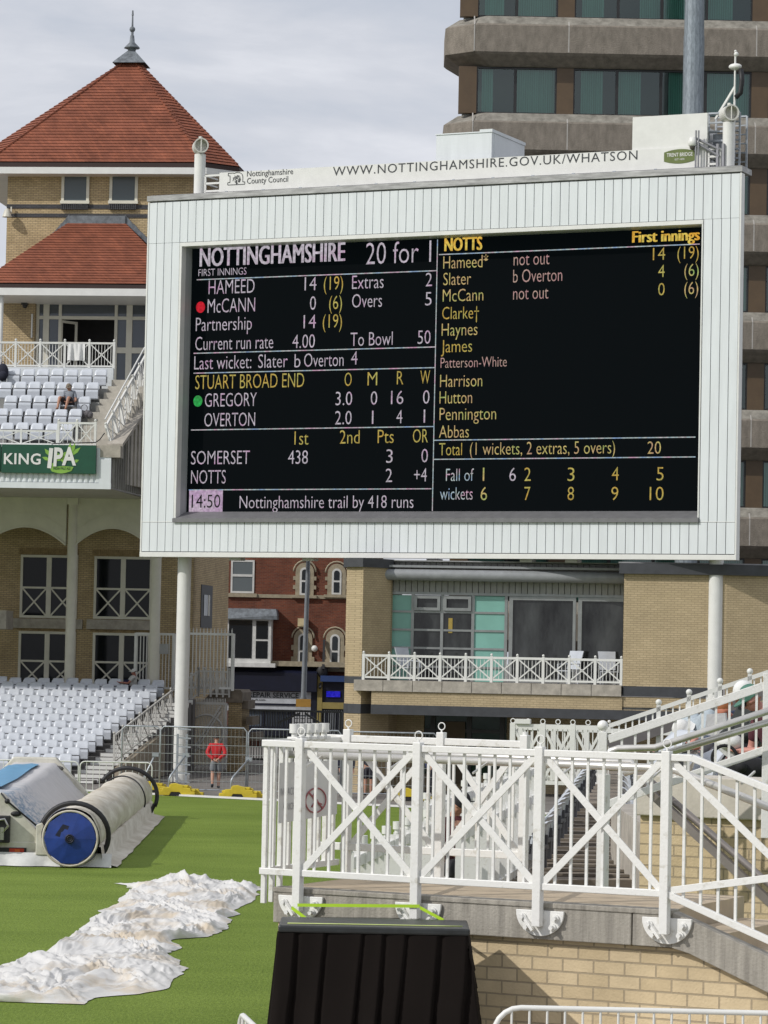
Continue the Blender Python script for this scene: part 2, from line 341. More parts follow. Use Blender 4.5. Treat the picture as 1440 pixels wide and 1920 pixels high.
# back box must not stand in front of the screen: carcass box starts behind it
m_, nt_, N_, L_, b_ = newmat('led_panel'); b_.inputs['Base Color'].default_value = (.002, .0025, .003, 1); b_.inputs['Roughness'].default_value = .9; b_.inputs['Specular IOR Level'].default_value = .03
b_.inputs['Emission Color'].default_value = (.35, .6, .75, 1); b_.inputs['Emission Strength'].default_value = .004
scr = scr_b.build('screen', m_, sb)
LW = LED('led_white', (.72, .42, .66), (.78, .68, .80), .80, 1.5, (.66, .62, .68), (.36, .64))
LY = LED('led_yellow', (.72, .46, .10), (.60, .56, .16), .8, 1.2)
LG = LED('led_lime', (.58, .34, .28), (.36, .58, .18), .8, 2.2, (.75, .58, .22), (.33, .67))
LO = LED('led_amber', (.85, .42, .05), (.75, .60, .12), 1.0, 2)
LB = LED('led_mixed', (.30, .45, .75), (.75, .42, .60), .85, 1.4, (.55, .66, .62), (.38, .62))
LPK = LED('led_rose', (.62, .34, .36), (.60, .46, .36), .8, 1.8); LR = LED('led_red', (.62, .015, .03), (.75, .03, .05), .9); LGR = LED('led_green', (.03, .50, .10), (.05, .32, .08), .95, 6)
LAV = LED('led_lavender', (.60, .40, .62), (.66, .55, .66), .85, 1.6); LK_ = P('led_black', (.004, .004, .006), .8)
ty = dp-.006
def put(panel, mats):
    """rows of (text, px left, px right, px baseline at its left, px cap height, bold, material slot) -> one mesh of lit lettering"""
    g = MB()
    for r in panel:
        t, xa, xb, yb_, cp, bo, mi = r
        g.m = mi; X0, Z0 = SB.L(xa, yb_, ty)
        kk = (yb_-1222)/(X0+30); yr = yb_ + (1222-yb_)*(0.0)
        # the baseline is level in the board's own plane: find the right end at the same height
        yy = yb_
        for _ in range(4):
            X1, Z1 = SB.L(xb, yy, ty); yy += (Z1-Z0)*54
        Zc = SB.Z(xa, yb_-cp, ty)
        if t == '1': X0 = X1-(Zc-Z0)*.30; X1 = None
        for q in range(3 if bo else 1): g.text(t, X0+q*.022, X1+q*.022-.04 if bo and X1 else X1, Z0, Zc-Z0, y=ty-q*.0015, bold=0 if bo else -.009)
    return g
def rule(g, xa, ya, xb, yb_, w=.035):
    p, q = SB.L(xa, ya, ty), SB.L(xb, yb_, ty); z = (p[1]+q[1])/2
    g.add([(p[0], ty, z-w/2), (q[0], ty, z-w/2), (q[0], ty, z+w/2), (p[0], ty, z+w/2)], [(0, 1, 2, 3)])
def lit(name, rows, mats):
    for r in rows: put([r], mats).build('score_text', mats, scr, fix=False)
lit('team_total_text', [('NOTTINGHAMSHIRE', 374, 647, 500, 34, .016, 0), ('20 for 1', 686, 808, 496, 40, 0, 0), ('FIRST INNINGS', 372, 462, 518, 13, 0, 0)], [LW])
lit('batsmen_text', [('HAMEED', 391, 477, 552, 26, 0, 0), ('14', 571, 593, 545, 25, 0, 0), ('(19)', 607, 643, 544, 25, 0, 1), ('Extras', 660, 719, 542, 25, 0, 0), ('2', 798, 810, 537, 25, 0, 0),
    ('McCANN', 389, 478, 587, 26, 0, 0), ('0', 581, 592, 581, 25, 0, 0), ('(6)', 617, 641, 580, 25, 0, 1), ('Overs', 660, 716, 577, 25, 0, 0), ('5', 797, 809, 573, 25, 0, 0),
    ('Partnership', 367, 472, 621, 25, 0, 0), ('14', 569, 592, 616, 25, 0, 0), ('(19)', 605, 641, 615, 25, 0, 1),
    ('Current run rate', 366, 512, 657, 25, 0, 0), ('4.00', 548, 590, 653, 25, 0, 0), ('To Bowl', 657, 736, 649, 25, 0, 0), ('50', 783, 807, 645, 25, 0, 0),
    ('Last wicket:', 364, 471, 693, 25, 0, 0), ('Slater', 484, 539, 690, 25, 0, 0), ('b', 552, 563, 689, 25, 0, 0), ('Overton', 570, 644, 688, 25, 0, 0), ('4', 658, 670, 684, 25, 0, 0)], [LW, LY])
lit('bowlers_text', [('STUART BROAD END', 366, 570, 730, 26, 0, 1), ('O', 646, 659, 724, 25, 0, 1), ('M', 689, 707, 723, 25, 0, 1), ('R', 744, 756, 721, 25, 0, 1), ('W', 788, 806, 720, 25, 0, 1),
    ('GREGORY', 384, 481, 763, 25, 0, 0), ('3.0', 629, 660, 760, 25, 0, 0), ('0', 695, 707, 759, 25, 0, 0), ('16', 733, 756, 758, 25, 0, 0), ('0', 793, 805, 757, 25, 0, 0),
    ('OVERTON', 383, 478, 800, 25, 0, 0), ('2.0', 628, 659, 796, 25, 0, 0), ('1', 697, 704, 795, 25, 0, 0), ('4', 743, 754, 794, 25, 0, 0), ('1', 794, 801, 793, 25, 0, 0)], [LW, LY])
lit('points_text', [('1st', 552, 578, 834, 25, 0, 1), ('2nd', 637, 674, 832, 25, 0, 1), ('Pts', 708, 738, 831, 25, 0, 1), ('OR', 774, 802, 830, 25, 0, 1),
    ('SOMERSET', 358, 468, 871, 25, 0, 0), ('438', 540, 577, 870, 25, 0, 0), ('3', 724, 736, 868, 25, 0, 0), ('0', 790, 802, 867, 25, 0, 0),
    ('NOTTS', 358, 423, 907, 25, 0, 0), ('2', 723, 735, 904, 25, 0, 0), ('+4', 776, 800, 903, 25, 0, 0)], [LW, LY])
lit('ticker_text', [('Nottinghamshire trail by 418 runs', 449, 775, 953, 23, 0, 0)], [LW])
lit('batting_card_text', [('NOTTS', 833, 904, 471, 24, .014, 2), ('First innings', 1185, 1312, 455, 21, .010, 2),
    ('Hameed*', 831, 915, 504, 23, 0, 0), ('not out', 963, 1030, 498, 24, 0, 3), ('14', 1224, 1247, 488, 23, 0, 1), ('(19)', 1270, 1310, 486, 23, 0, 1),
    ('Slater', 831, 883, 535, 23, 0, 0), ('b Overton', 962, 1054, 530, 24, 0, 3), ('4', 1234, 1246, 520, 23, 0, 1), ('(6)', 1283, 1310, 518, 23, 0, 0),
    ('McCann', 830, 906, 566, 23, 0, 0), ('not out', 962, 1028, 562, 24, 0, 3), ('0', 1234, 1246, 554, 23, 0, 1), ('(6)', 1283, 1309, 552, 23, 0, 0),
    ('Clarke\u2020', 829, 898, 599, 23, 0, 1), ('Haynes', 828, 895, 630, 23, 0, 0), ('James', 827, 885, 661, 23, 0, 1), ('Patterson-White', 826, 950, 690, 19, 0, 3),
    ('Harrison', 825, 904, 726, 23, 0, 0), ('Hutton', 824, 885, 757, 23, 0, 0), ('Pennington', 824, 930, 788, 23, 0, 0), ('Abbas', 823, 879, 821, 23, 0, 0)], [LG, LY, LO, LPK])
lit('total_text', [('Total', 823, 866, 854, 23, 0, 1), ('(1 wickets, 2 extras, 5 overs)', 881, 1153, 853, 23, 0, 2), ('20', 1214, 1239, 851, 23, 0, 0)], [LG, LY, LG])
lit('wickets_text', [('Fall of', 836, 888, 902, 23, 0, 2), ('1', 904, 912, 902, 25, 0, 0), ('6', 955, 967, 902, 25, 0, 3), ('2', 983, 995, 902, 25, 0, 1), ('3', 1064, 1077, 902, 25, 0, 1), ('4', 1147, 1160, 901, 25, 0, 1), ('5', 1231, 1244, 901, 25, 0, 1),
    ('wickets', 825, 886, 937, 23, 0, 2), ('6', 901, 913, 938, 25, 0, 0), ('7', 983, 994, 938, 25, 0, 1), ('8', 1064, 1076, 938, 25, 0, 1), ('9', 1146, 1159, 938, 25, 0, 1), ('10', 1218, 1244, 938, 25, 0, 1)], [LG, LY, LB, LW])
g = MB()
for q in ((369, 525, 820, 507), (363, 663, 817, 650), (363, 700, 816, 689), (358, 807, 813, 799), (354, 919, 809, 916), (823, 476, 1312, 459), (813, 826, 1304, 819), (812, 861, 1304, 857)): rule(g, *q)
p, q = SB.L(822, 449, ty), SB.L(809, 958, ty); xm = (p[0]+q[0])/2; g.box(xm-.016, xm+.016, ty-.001, ty+.001, q[1], p[1])
g.build('divider_line', LB, scr)
for px, py, mm, nm in ((376, 576, LR, 'red_dot'), (371, 752, LGR, 'green_dot')):
    cx, cz = SB.L(px, py, ty); g = MB(); g.poly([(cx+.185*cos(2*pi*i/28), ty, cz+.205*sin(2*pi*i/28)) for i in range(28)]); g.build(nm, mm, scr)
a, c = SB.L(354, 960, ty); b, d = SB.L(418, 919, ty); g = MB(); g.poly([(a, ty, c), (b, ty, c), (b, ty, d), (a, ty, d)])
clk = g.build('clock_panel', LAV, scr)
g = MB(); X0, Z0 = SB.L(359, 952, ty-.01); X1 = SB.X(413, 951, ty-.01); g.text('14:50', X0, X1, Z0, .47, y=ty-.01); g.build('clock_digits', LK_, scr)
# the two posts carry on through the box and end in drums above it
for pxb, pxt, pyt, name in ((346, 374, 290, 'l'), (1343, 1366, 230, 'r')):
    xb = SB.X(pxb, 1060, .75); z1 = SB.Z(pxt, pyt, .75); xt = SB.X(pxt, pyt+60, .75)
    g = MB(); g.cyl((xb, .75, 0), (xb, .75, zb+.05), .245, n=24); g.cyl((xb, .75, 0), (xb, .75, .25), .36, n=24); g.build('post', W_PAINT, sb)
    g = MB(); g.cyl((xt, .75, zt-.3), (xt, .75, z1), .205, n=24); tp = g.build('post_top', W_PAINT, sb)
    zc = z1+.30; a = radians(35); ax = Vector((sin(a), -cos(a), 0))
    g = MB(); c = Vector((xt-.0, .75, zc)); s_ = Vector((cos(a), sin(a), 0)); k = 24; vs = []
    for r, o in ((.27, .30), (.27, -.30), (.225, -.30), (.225, .30)):
        for i in range(k): vs.append(c + ax*(-o) + (s_*cos(2*pi*i/k) + Vector((0, 0, 1))*sin(2*pi*i/k))*r)
    g.add(vs, [(j*k+i, j*k+(i+1) % k, ((j+1) % 4)*k+(i+1) % k, ((j+1) % 4)*k+i) for j in range(4) for i in range(k)])
    g.cyl(c+ax*.02, c-ax*.02, .22, n=24); g.cyl((xt, .75, z1-.02), (xt, .75, z1+.06), .09); g.box(xt-.05, xt+.05, .7, .8, zc+.25, zc+.36)
    g.bar(c+ax*.28+Vector((0, 0, .22)), c+ax*.28-Vector((0, 0, .22)), .03)
    g.build('post_drum', P('drum_paint_'+name, (.66, .65, .6), .5), tp)
for px in (445, 582, 815, 990, 1075): # small lights under the soffit
    x = SB.X(px, 1046, .5); g = MB(); g.box(x-.22, x+.22, .3, .7, zb-.14, zb-.045); g.build('soffit_lamp', P('lamp_housing', (.5, .5, .48), .5), sb)

# advertising banner on the roof of the board
yb0 = .5
bn = T('advertising_banner', 'long white council web address banner along the top of the scoreboard', 'banner', SB, (0, yb0, zt-.05))
c0, c1 = SB.X(411, 345, yb0), SB.X(1324, 290, yb0); z0b = SB.Z(411, 361, yb0)+.02; z1b = SB.Z(411, 330, yb0)
z1b = (z1b + SB.Z(1186, 275, yb0))/2
g = MB(); g.box(c0, c1, yb0, yb0+.06, z0b, z1b); g.build('banner_sheet', W_PAINT, bn)
for i in range(13):
    g = MB(); x = c0+.3+i*(c1-c0-.6)/12; g.box(x-.03, x+.03, yb0+.07, yb0+.13, zt-.06, z1b-.1); g.bar((x, yb0+.1, z1b-.2), (x, yb0+.9, zt-.05), .05)
    g.box(x-.05, x+.05, yb0-.02, yb0+.2, zt-.05, z0b+.02); g.build('banner_bracket', GALV, bn)
INK = P('ink_charcoal', (.035, .04, .045), .6); 
def bt(g, t, xa, xb, yl, cap, bold=0, space=1.0):
    yq = yb0-.008; X0, Z0 = SB.L(xa, yl, yq); yy = yl
    for _ in range(4):
        X1, Z1 = SB.L(xb, yy, yq); yy += (Z1-Z0)*54
    g.text(t, X0, X1, Z0, cap, y=yq, bold=bold, space=space)
g = MB(); bt(g, 'WWW.NOTTINGHAMSHIRE.GOV.UK/WHATSON', 624, 1195, 329.5, .31, 0, 1.12); g.build('web_address', INK, bn, fix=False)
g = MB(); bt(g, 'Nottinghamshire', 463, 549.5, 331, .205, .004); bt(g, 'County Council', 463, 540, 344.5, .205, .004); g.build('council_name', INK, bn, fix=False)
g = MB()                                       # outlined slab-serif n with a tree inside
L0, Lz = SB.L(427, 347, yb0); Lw = SB.X(459, 345, yb0)-L0; Lh = .44; yq = yb0-.008
on = [(0, 0), (1, 0), (1, .2), (.88, .2), (.88, .62), (.84, .82), (.72, .96), (.55, 1), (.42, .97), (.34, .92), (.34, .97), (.02, .97), (.02, .75), (.13, .75), (.13, .2), (0, .2)]
for i in range(len(on)):
    p, q = on[i], on[(i+1) % len(on)]; g.bar((L0+p[0]*Lw, yq, Lz+p[1]*Lh), (L0+q[0]*Lw, yq, Lz+q[1]*Lh), .022, .006, up=(0, 1, 0))
for i in range(90):
    a = random.uniform(0, 2*pi); r = sqrt(random.random()); x = .52+.24*r*cos(a); z = .45+.36*r*sin(a)
    p = Vector((L0+x*Lw, yq, Lz+z*Lh)); t2 = random.uniform(0, pi); v = Vector((cos(t2), 0, sin(t2)))*.02
    g.bar(p-v, p+v, .012, .006, up=(0, 1, 0))
g.bar((L0+.52*Lw, yq, Lz+.02*Lh), (L0+.52*Lw, yq, Lz+.3*Lh), .035, .006, up=(0, 1, 0)); g.build('council_logo', INK, bn)
yq = yb0-.012; q0 = SB.X(1245, 294, yq); q1 = SB.X(1304, 292, yq); zc = SB.Z(1275, 293, yq); hh = .245; cx = (q0+q1)/2; w = (q1-q0)/2
bp_ = []
for i in range(13): t = -1+2*i/12; bp_.append((cx+w*t, yq, zc+hh*(1-.38*t*t)))
for i in range(13): t = 1-2*i/12; bp_.append((cx+w*t, yq, zc-hh*(1-.38*t*t)))
g = MB(); g.prism(bp_, (0, .01, 0)); bd = g.build('badge', P('olive_badge', (.12, .16, .035), .5), bn)
g = MB(); g.text('TRENT BRIDGE', cx-w*.82, cx+w*.82, zc+.0, .12, y=yq-.006, bold=.01); g.text('EST 1838', cx-w*.3, cx+w*.3, zc-.13, .06, y=yq-.006); g.build('badge_lettering', W_PAINT, bd, fix=False)
# plant boxes behind / above the banner
g = MB(); yy = yb0+.09; a, b = SB.X(1186, 240, yy), SB.X(1326, 240, yy); g.box(a, b, yy, yy+.12, zt-.02, SB.Z(1250, 216, yy))
g.box(a+.1, a+.16, yy+.12, yy+1.2, zt-.02, SB.Z(1250, 216, yy)-.4); g.box(b-.2, b-.14, yy+.12, yy+1.2, zt-.02, SB.Z(1250, 216, yy)-.4)
tag(g.build('white_hoarding', W_PAINT), 'tall plain white hoarding panel rising behind the green badge on the scoreboard roof', 'hoarding'); o = C.objects['white_hoarding']; o.location = SB.o; o.rotation_euler = (0, 0, -SB.a)
yy = 1.2; a, b = SB.X(818, 265, yy), SB.X(922, 262, yy); z9 = SB.Z(870, 248, yy); g = MB(); g.box(a, b, yy, yy+3.0, zt-.3, z9-.05); g.box(b-.45, b+.03, yy-.03, yy+3.03, z9-.05, z9+.06); g.box(a-.03, b-.45, yy-.03, yy+3.03, z9-.05, z9-.01)
g.box(b, b+.02, yy+.2, yy+.23, zt-.3, z9-.1)
tag(g.build('plant_housing', W_CLAD), 'white boxy plant housing behind the middle of the roof banner', 'housing'); o = C.objects['plant_housing']; o.location = SB.o; o.rotation_euler = (0, 0, -SB.a)
def rootmesh(g, name, mats, label, cat, fr, off=(0, 0, 0), group=None, bevel=0):
    o = g.build(name, mats, bevel=bevel); v = Vector(off)
    o.data.transform(Matrix.Translation(-v)); o.location = fr.W(*off); o.rotation_euler = (0, 0, -fr.a)
    return tag(o, label, cat, group)
# rails at both banner ends
def railset(pxa, pxb, py0, py1, lab):
    g = MB(); y = .55; a, b = SB.X(pxa, py1, y), SB.X(pxb, py1, y); z0, z1 = SB.Z(pxa, py1, y), SB.Z(pxa, py0, y)
    for k in range(3): z = z0+(z1-z0)*k/2; g.bar((a, y, z), (b, y, z), .06, .07); g.bar((a, y+.9, z), (a, y, z), .05)
    g.box(a-.03, a+.03, y-.03, y+.03, zt-.04, z1); g.box(b-.03, b+.03, y-.03, y+.03, zt-.04, z1)
    rootmesh(g, 'roof_railing', W_PAINT, lab, 'railing', SB, (a, y, zt-.04), 'short rails on the scoreboard roof')
railset(385, 413, 330, 359, 'short white rail between a drum and the council logo on the scoreboard roof')
railset(1329, 1350, 280, 308, 'short white rail between the green badge and a drum on the scoreboard roof')
g = MB(); y = 1.1; a, b = SB.X(1328, 250, y), SB.X(1386, 250, y); z1 = SB.Z(1340, 213, y)
for k in range(7): z = zt+.1+(z1-zt-.1)*k/6; g.bar((a, y, z), (b, y, z), .07 if k % 2 else .16, .06); g.bar((a, y+.8, z), (b, y+.8, z), .05)
for x in (a, (a+b)/2, b): g.bar((x, y+.05, zt-.1), (x, y+.05, z1), .06); g.bar((x, y+.8, zt-.1), (x, y+.8, z1), .06)
g.box(a+.1, a+.8, y+.2, y+.5, zt+.4, zt+1.3)
rootmesh(g, 'steel_lattice', GALV, 'bare steel lattice of bars behind the drum under the camera mast', 'frame', SB, (a, y, zt))
# aerial pole with cameras
g = MB(); y = 1.0; pb = Vector((SB.X(1377, 206, y), y, SB.Z(1377, 206, y)-1.2)); pt = Vector((SB.X(1379, 96, y), y, SB.Z(1379, 96, y)))
am = T('camera_mast', 'thin white mast with a camera head and strut rising over the scoreboard', 'mast', SB, (pb.x, pb.y, pb.z))
g.cyl(pb, pt, .042, .032); g.ball(pt, .045); g.build('pole', W_PAINT, am)
g = MB(); q = pb.lerp(pt, .42+.2); g.bar((SB.X(1340, 222, y), y+.1, SB.Z(1340, 222, y)), q, .07); g.build('strut', W_PAINT, am)
g = MB(); zc = SB.Z(1378, 125, y); g.ball((pt.x, y, zc), .155, sc=(1.5, 1, .7)); g.build('camera_head', W_PAINT, am); g = MB(); g.ball((pt.x+.03, y, zc+.42), .08); g.build('sensor', W_PAINT, am)
g = MB(); g.tube([(pt.x+.2, y, zc-.1), (pt.x+.24, y, zc-.5), (pt.x+.2, y, zc-.9), (pt.x+.03, y, zc-1.05)], .09); g.build('cable', BLACK, am)
g = MB(); y = .35; cx, cz = SB.L(1299, 270, y)
cc = T('security_camera', 'white dome security camera on two tubes over the green badge', 'camera', SB, (cx, y, cz))
g.lathe([(.0, .24), (.1, .22), (.15, .1), (.16, -.05), (.12, -.08)], (cx, y, cz), 14); g.build('housing', W_PAINT, cc)
g = MB(); g.ball((cx, y, cz-.1), .11); g.build('lens_dome', P('smoked_dome', (.08, .07, .06), .1), cc)
g = MB(); xe, ze = SB.L(1346, 285, y); g.cyl((cx+.08, y, cz+.2), (xe, y+.15, ze+.1), .045); g.cyl((cx+.15, y, cz+.02), (xe, y+.15, ze-.12), .045); g.box(xe-.1, xe-.02, y+.1, y+.2, zt-.1, ze+.3); g.box(xe+.1, xe+.18, y+.1, y+.2, zt-.1, ze+.3)
for px in (1306, 1311): x, z = SB.L(px, 245, y); g.cyl((x, y-.05, zt-.15), (x, y-.05, z), .03)
g.build('bracket', P('grey_tube', (.28, .28, .30), .5, .3), cc)

# ------------------------------------------------------------------ grey office tower behind
OT = Fr.at(880, 126.0, 0, 100)
ot = T('office_tower', 'grey concrete office tower with brown piers and teal windows behind the scoreboard', 'office building', OT)
PER = OT.Z(1410, 305)-OT.Z(1410, 488)
zref = OT.Z(960, 25.0)                         # top of a spandrel ledge
X1 = 22.0; ch = 1.0; BK = 3.6
def ringpts(inset, z):
    x0 = inset-.0; c = ch
    return [(x0+c*.25, inset, z), (X1, inset, z), (X1, BK, z), (x0-1.0+inset*.2, BK, z), (x0-1.0+inset*.2, inset+c, z)]
lv = list(range(-6, 2)); JM = P('joint_mastic', (.42, .40, .37), .8)
for k in lv:
    z = zref + k*PER
    g = MB(); prof = [(.72, .0), (.5, -.02), (.08, -.42), (0, -.5), (0, -1.62), (.1, -1.72), (.62, -2.08), (.72, -2.12)]
    R_ = [ringpts(i, z+h) for i, h in prof]; vs = sum(R_, []); n = 5
    for j in range(len(prof)-1):
        g.m = 1 if j in (0, 1) else 0
        if j in (4, 5, 6): g.m = 2
        g.add(R_[j]+R_[j+1], [(i, (i+1) % n, n+(i+1) % n, n+i) for i in range(n)])
    g.build('spandrel', [AGG, AGG_EDGE, AGG], ot)
    for x in (.2, 4.15, 12.0, 19.9):
        g = MB(); g.box(x-.025, x+.025, -.004, .1, z-1.6, z-.5); g.prism([(x-.025, .5, z-.035), (x+.025, .5, z-.035), (x+.025, -.01, z-.49), (x-.025, -.01, z-.49)], (0, .02, 0)); g.build('panel_joint', JM, ot)
    zw0, zw1 = z+.0, z+PER-2.12
    # window band: piers, frames, teal panes, blinds behind
    for a, b in ((-.40, .35), (3.72, 4.42), (11.9, 12.6), (19.8, 20.5)): g = MB(); g.box(a, b, .75, 1.1, zw0, zw1); g.build('pier', BROWN, ot)
    bays = [(.35, 3.72, [1.98]), (4.42, 11.9, [6.25, 8.1, 9.98]), (12.6, 19.8, [14.4, 16.2, 18])]
    for a, b, mul in bays:
        e = [a]+mul+[b]
        g = MB(); g.box(a, b, .80, .9, zw0, zw0+.07); g.box(a, b, .80, .9, zw1-.07, zw1); g.box(a, a+.06, .795, .9, zw0+.07, zw1-.07); g.box(b-.06, b, .795, .9, zw0+.07, zw1-.07)
        for q in mul: g.box(q-.06, q+.06, .795, .9, zw0+.07, zw1-.07)
        fr_ = g.build('window_frame', P('dark_frame', (.018, .018, .018), .4), ot) if 'dark_frame' not in bpy.data.materials else g.build('window_frame', bpy.data.materials['dark_frame'], ot)
        g = MB()
        for i in range(len(e)-1): g.poly([(e[i]+.06, .86, zw0+.07), (e[i+1]-.06, .86, zw0+.07), (e[i+1]-.06, .86, zw1-.07), (e[i]+.06, .86, zw1-.07)])
        g.build('pane', TEALG, fr_)
        g = MB()
        for i in range(len(e)-1):
            w = e[i+1]-e[i]; r = random.random()
            if k == -0 and False: pass
            lo, hi = (.0, 1) if r < .4 else (0, .45+.2*random.random()) if r < .6 else (.15, .7) if r < .8 else (.5, 1.0)
            if k == 0-1+1-1: lo, hi = {(0, 0): (.1, .42), (0, 1): (0, 1)}.get((bays.index((a, b, mul)), i), (lo, hi))
            s0 = e[i]+.08+lo*(w-.16); s1 = e[i]+.08+hi*(w-.16); nn = max(3, int((s1-s0)/.09)); 
            for j in range(nn):
                u = s0+(s1-s0)*j/nn; g.add([(u, 1.0, zw0+.05), (u+(s1-s0)/nn*.97, 1.05, zw0+.05), (u+(s1-s0)/nn*.97, 1.05, zw1-.05), (u, 1.0, zw1-.05)], [(0, 1, 2, 3)])
        g.build('blind', CURT, fr_)
g = MB(); zlo, zhi = zref+lv[0]*PER-2, zref+2*PER
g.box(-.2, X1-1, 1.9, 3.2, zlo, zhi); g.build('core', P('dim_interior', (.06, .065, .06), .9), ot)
# floodlight column
FL = Fr.at(1300, 122.6, 0); x = 0; zt_ = FL.Z(1305, -60)
xb, xt = FL.X(1297, 208), FL.X(1307, 0)
g = MB(); r0_, r1_ = 20.5/5700*122, 18.5/5700*122; zj = FL.Z(1304, 68)
lean = (xt-xb)/(FL.Z(1307, 0)-FL.Z(1297, 208))
g.cyl((0, 0, 0), (0, 0, zj), r0_*1.06, r0_*.97, 16, False); g.cyl((0, 0, zj), (0, 0, zj+8), r0_*.93, r1_*.9, 16, False)
o = rootmesh(g, 'floodlight_column', P('galvanised_column', (.26, .30, .33), .55, .3, var=.25, scale=14, stretch=(1, 1, .3)), 'thick grey galvanised floodlight column rising in front of the office tower', 'column', FL)
o.location.x += FL.X(1301, 100); 
for p_ in o.data.polygons: p_.use_smooth = False

# ------------------------------------------------------------------ left stand
LS = Fr.at(135, 119.5, 6)
zD = LS.Z(100, 915, -7.5)                       # underside of the deck front
ls = T('brick_stand', 'two-tier buff brick stand with arched columns under a white deck', 'stand', LS)
xR = LS.X(361, 1150, 3.2); zW = zD+.9
g = MB(); g.box(-14, xR, 3.2, 4.0, 0, zW)
g.add([(xR, 3.2, 0), (xR, 12.4, 0), (xR, 12.4, zW), (xR, 3.2, zW)], [(0, 1, 2, 3)]); g.build('wall', BUFF, ls)
# soldier courses above the windows
SOLD = P('soldier_brick', (.36, .26, .135), .9, var=.3, scale=8)
wins = [(40, 147, 1040, 1158), (178, 287, 1043, 1160), (36, 143, 1183, 1290), (175, 283, 1186, 1292)]
for a, b, t, bt_ in wins:
    x0, x1 = LS.X(a, t, 3.2), LS.X(b, t, 3.2); z1 = LS.Z(a, t, 3.2)
    n = int((x1-x0+.2)/.085); g = MB()
    for i in range(n): u = x0-.1+i*.085; g.box(u, u+.07, 3.17, 3.21, z1+.03, z1+.28)
    g.build('soldier_course', SOLD, ls)
for a, b, t, bt_ in wins:
    x0, x1 = LS.X(a, t, 3.2), LS.X(b, t, 3.2); z1, z0 = LS.Z(a, t, 3.2), LS.Z(a, bt_, 3.2); zm = z0+(z1-z0)*.48; xm = (x0+x1)/2
    g = MB(); f = .1; y = 3.12
    for q in (x0, x1-f): g.box(q, q+f, y, 3.22, z0, z1)
    g.box(xm-f, xm+f, y, 3.22, z0+f, z1-f); 
    for z in (z0, z1-f): g.box(x0+f, x1-f, y, 3.22, z, z+f)
    for p0, p1 in ((x0+f, xm-f), (xm+f, x1-f)):
        g.box(p0, p1, y+.01, 3.21, zm-.04, zm+.04)
        g.bar((p0, y+.04, z0+f), (p1, y+.04, zm-.03), .06, .09, up=(0, 1, 0)); g.bar((p0, y+.06, zm-.03), (p1, y+.06, z0+f), .06, .09, up=(0, 1, 0))
    w = g.build('window', CREAM, ls)
    g = MB(); g.box(x0+f, x1-f, 3.17, 3.195, z0+f, z1-f); g.build('pane', GLASS, w)
    if t < 1100:
        g = MB(); g.box(x0-.25, x1+.25, 3.05, 3.25, z0-.42, z0-.03); g.build('sill', CONC, w)
g = MB()
for dx in (0, -3.43*1, 3.27):
    px = {0: 135, -3.43: -30, 3.27: 292}[dx]; x = LS.X(px, 1150, 0)
    if abs(dx) > 3.3: pass
for px in (-36, 133, 291):
    x = LS.X(px, 1150, 0); g = MB(); g.cyl((x, 0, 0), (x, 0, zD+.1), .2, n=20); g.cyl((x, 0, zD-2.28), (x, 0, zD-2.22), .225, n=20); g.box(x-.22, x+.22, -.2, .2, zD-.25, zD+.1); g.build('column', CREAM, ls)
xs = [LS.X(p, 1000, 0) for p in (-200, -36, 133, 291, 455)]
g = MB()
for i in range(4):
    a, b = xs[i]+.18, xs[i+1]-.18; n = 20; zs_, zc_ = zD-1.85, zD-1.15; top = zD+.02
    arc = [(a+(b-a)*j/n, zs_+(zc_-zs_)*(1-(2*j/n-1)**2)) for j in range(n+1)]
    if i == 3: arc = [p for p in arc if p[0] < xR+.2]
    for j in range(len(arc)-1):
        p, q = arc[j], arc[j+1]
        g.add([(p[0], -.08, p[1]), (q[0], -.08, q[1]), (q[0], -.08, top), (p[0], -.08, top), (p[0], .1, p[1]), (q[0], .1, q[1]), (q[0], .1, top), (p[0], .1, top)], [(0, 1, 2, 3), (5, 4, 7, 6), (0, 4, 5, 1)])
        g.bar((p[0], -.09, p[1]), (q[0], -.09, q[1]), .10, .06); g.bar((p[0], -.085, p[1]+.55), (q[0], -.085, q[1]+.55), .03, .04)
g.build('arch', CREAM, ls, fix=False)
# deck slab, fascia
yF = -7.5; fx1 = LS.X(208, 880, yF); zF = LS.Z(100, 835, yF)
g = MB(); rx = LS.X(290, 930, 0)
g.prism([(-16, yF, zD), (fx1, yF, zD), (rx-.3, -2.0, zD), (rx, 3.2, zD), (-16, 3.2, zD)], (0, 0, .25)); g.build('deck_soffit', P('soffit_paint', (.55, .53, .45), .7), ls)
g = MB()
u = -16.0
while u < fx1-.5:
    g.prism([(u, yF-.03, zD+.22), (u+.06, yF-.09, zD+.22), (u+.15, yF-.09, zD+.22), (u+.21, yF-.03, zD+.22)], (0, 0, zF-zD-.3)); u += .21
g.box(-16, fx1-.0, yF-.03, yF+.25, zD+.0, zF); g.box(-16, fx1+.03, yF-.12, yF-.03, zD-.02, zD+.2); g.box(fx1-.42, fx1+.02, yF-.11, yF-.035, zD+.2, zF-.5)
g.build('fascia', W_CLAD, ls)
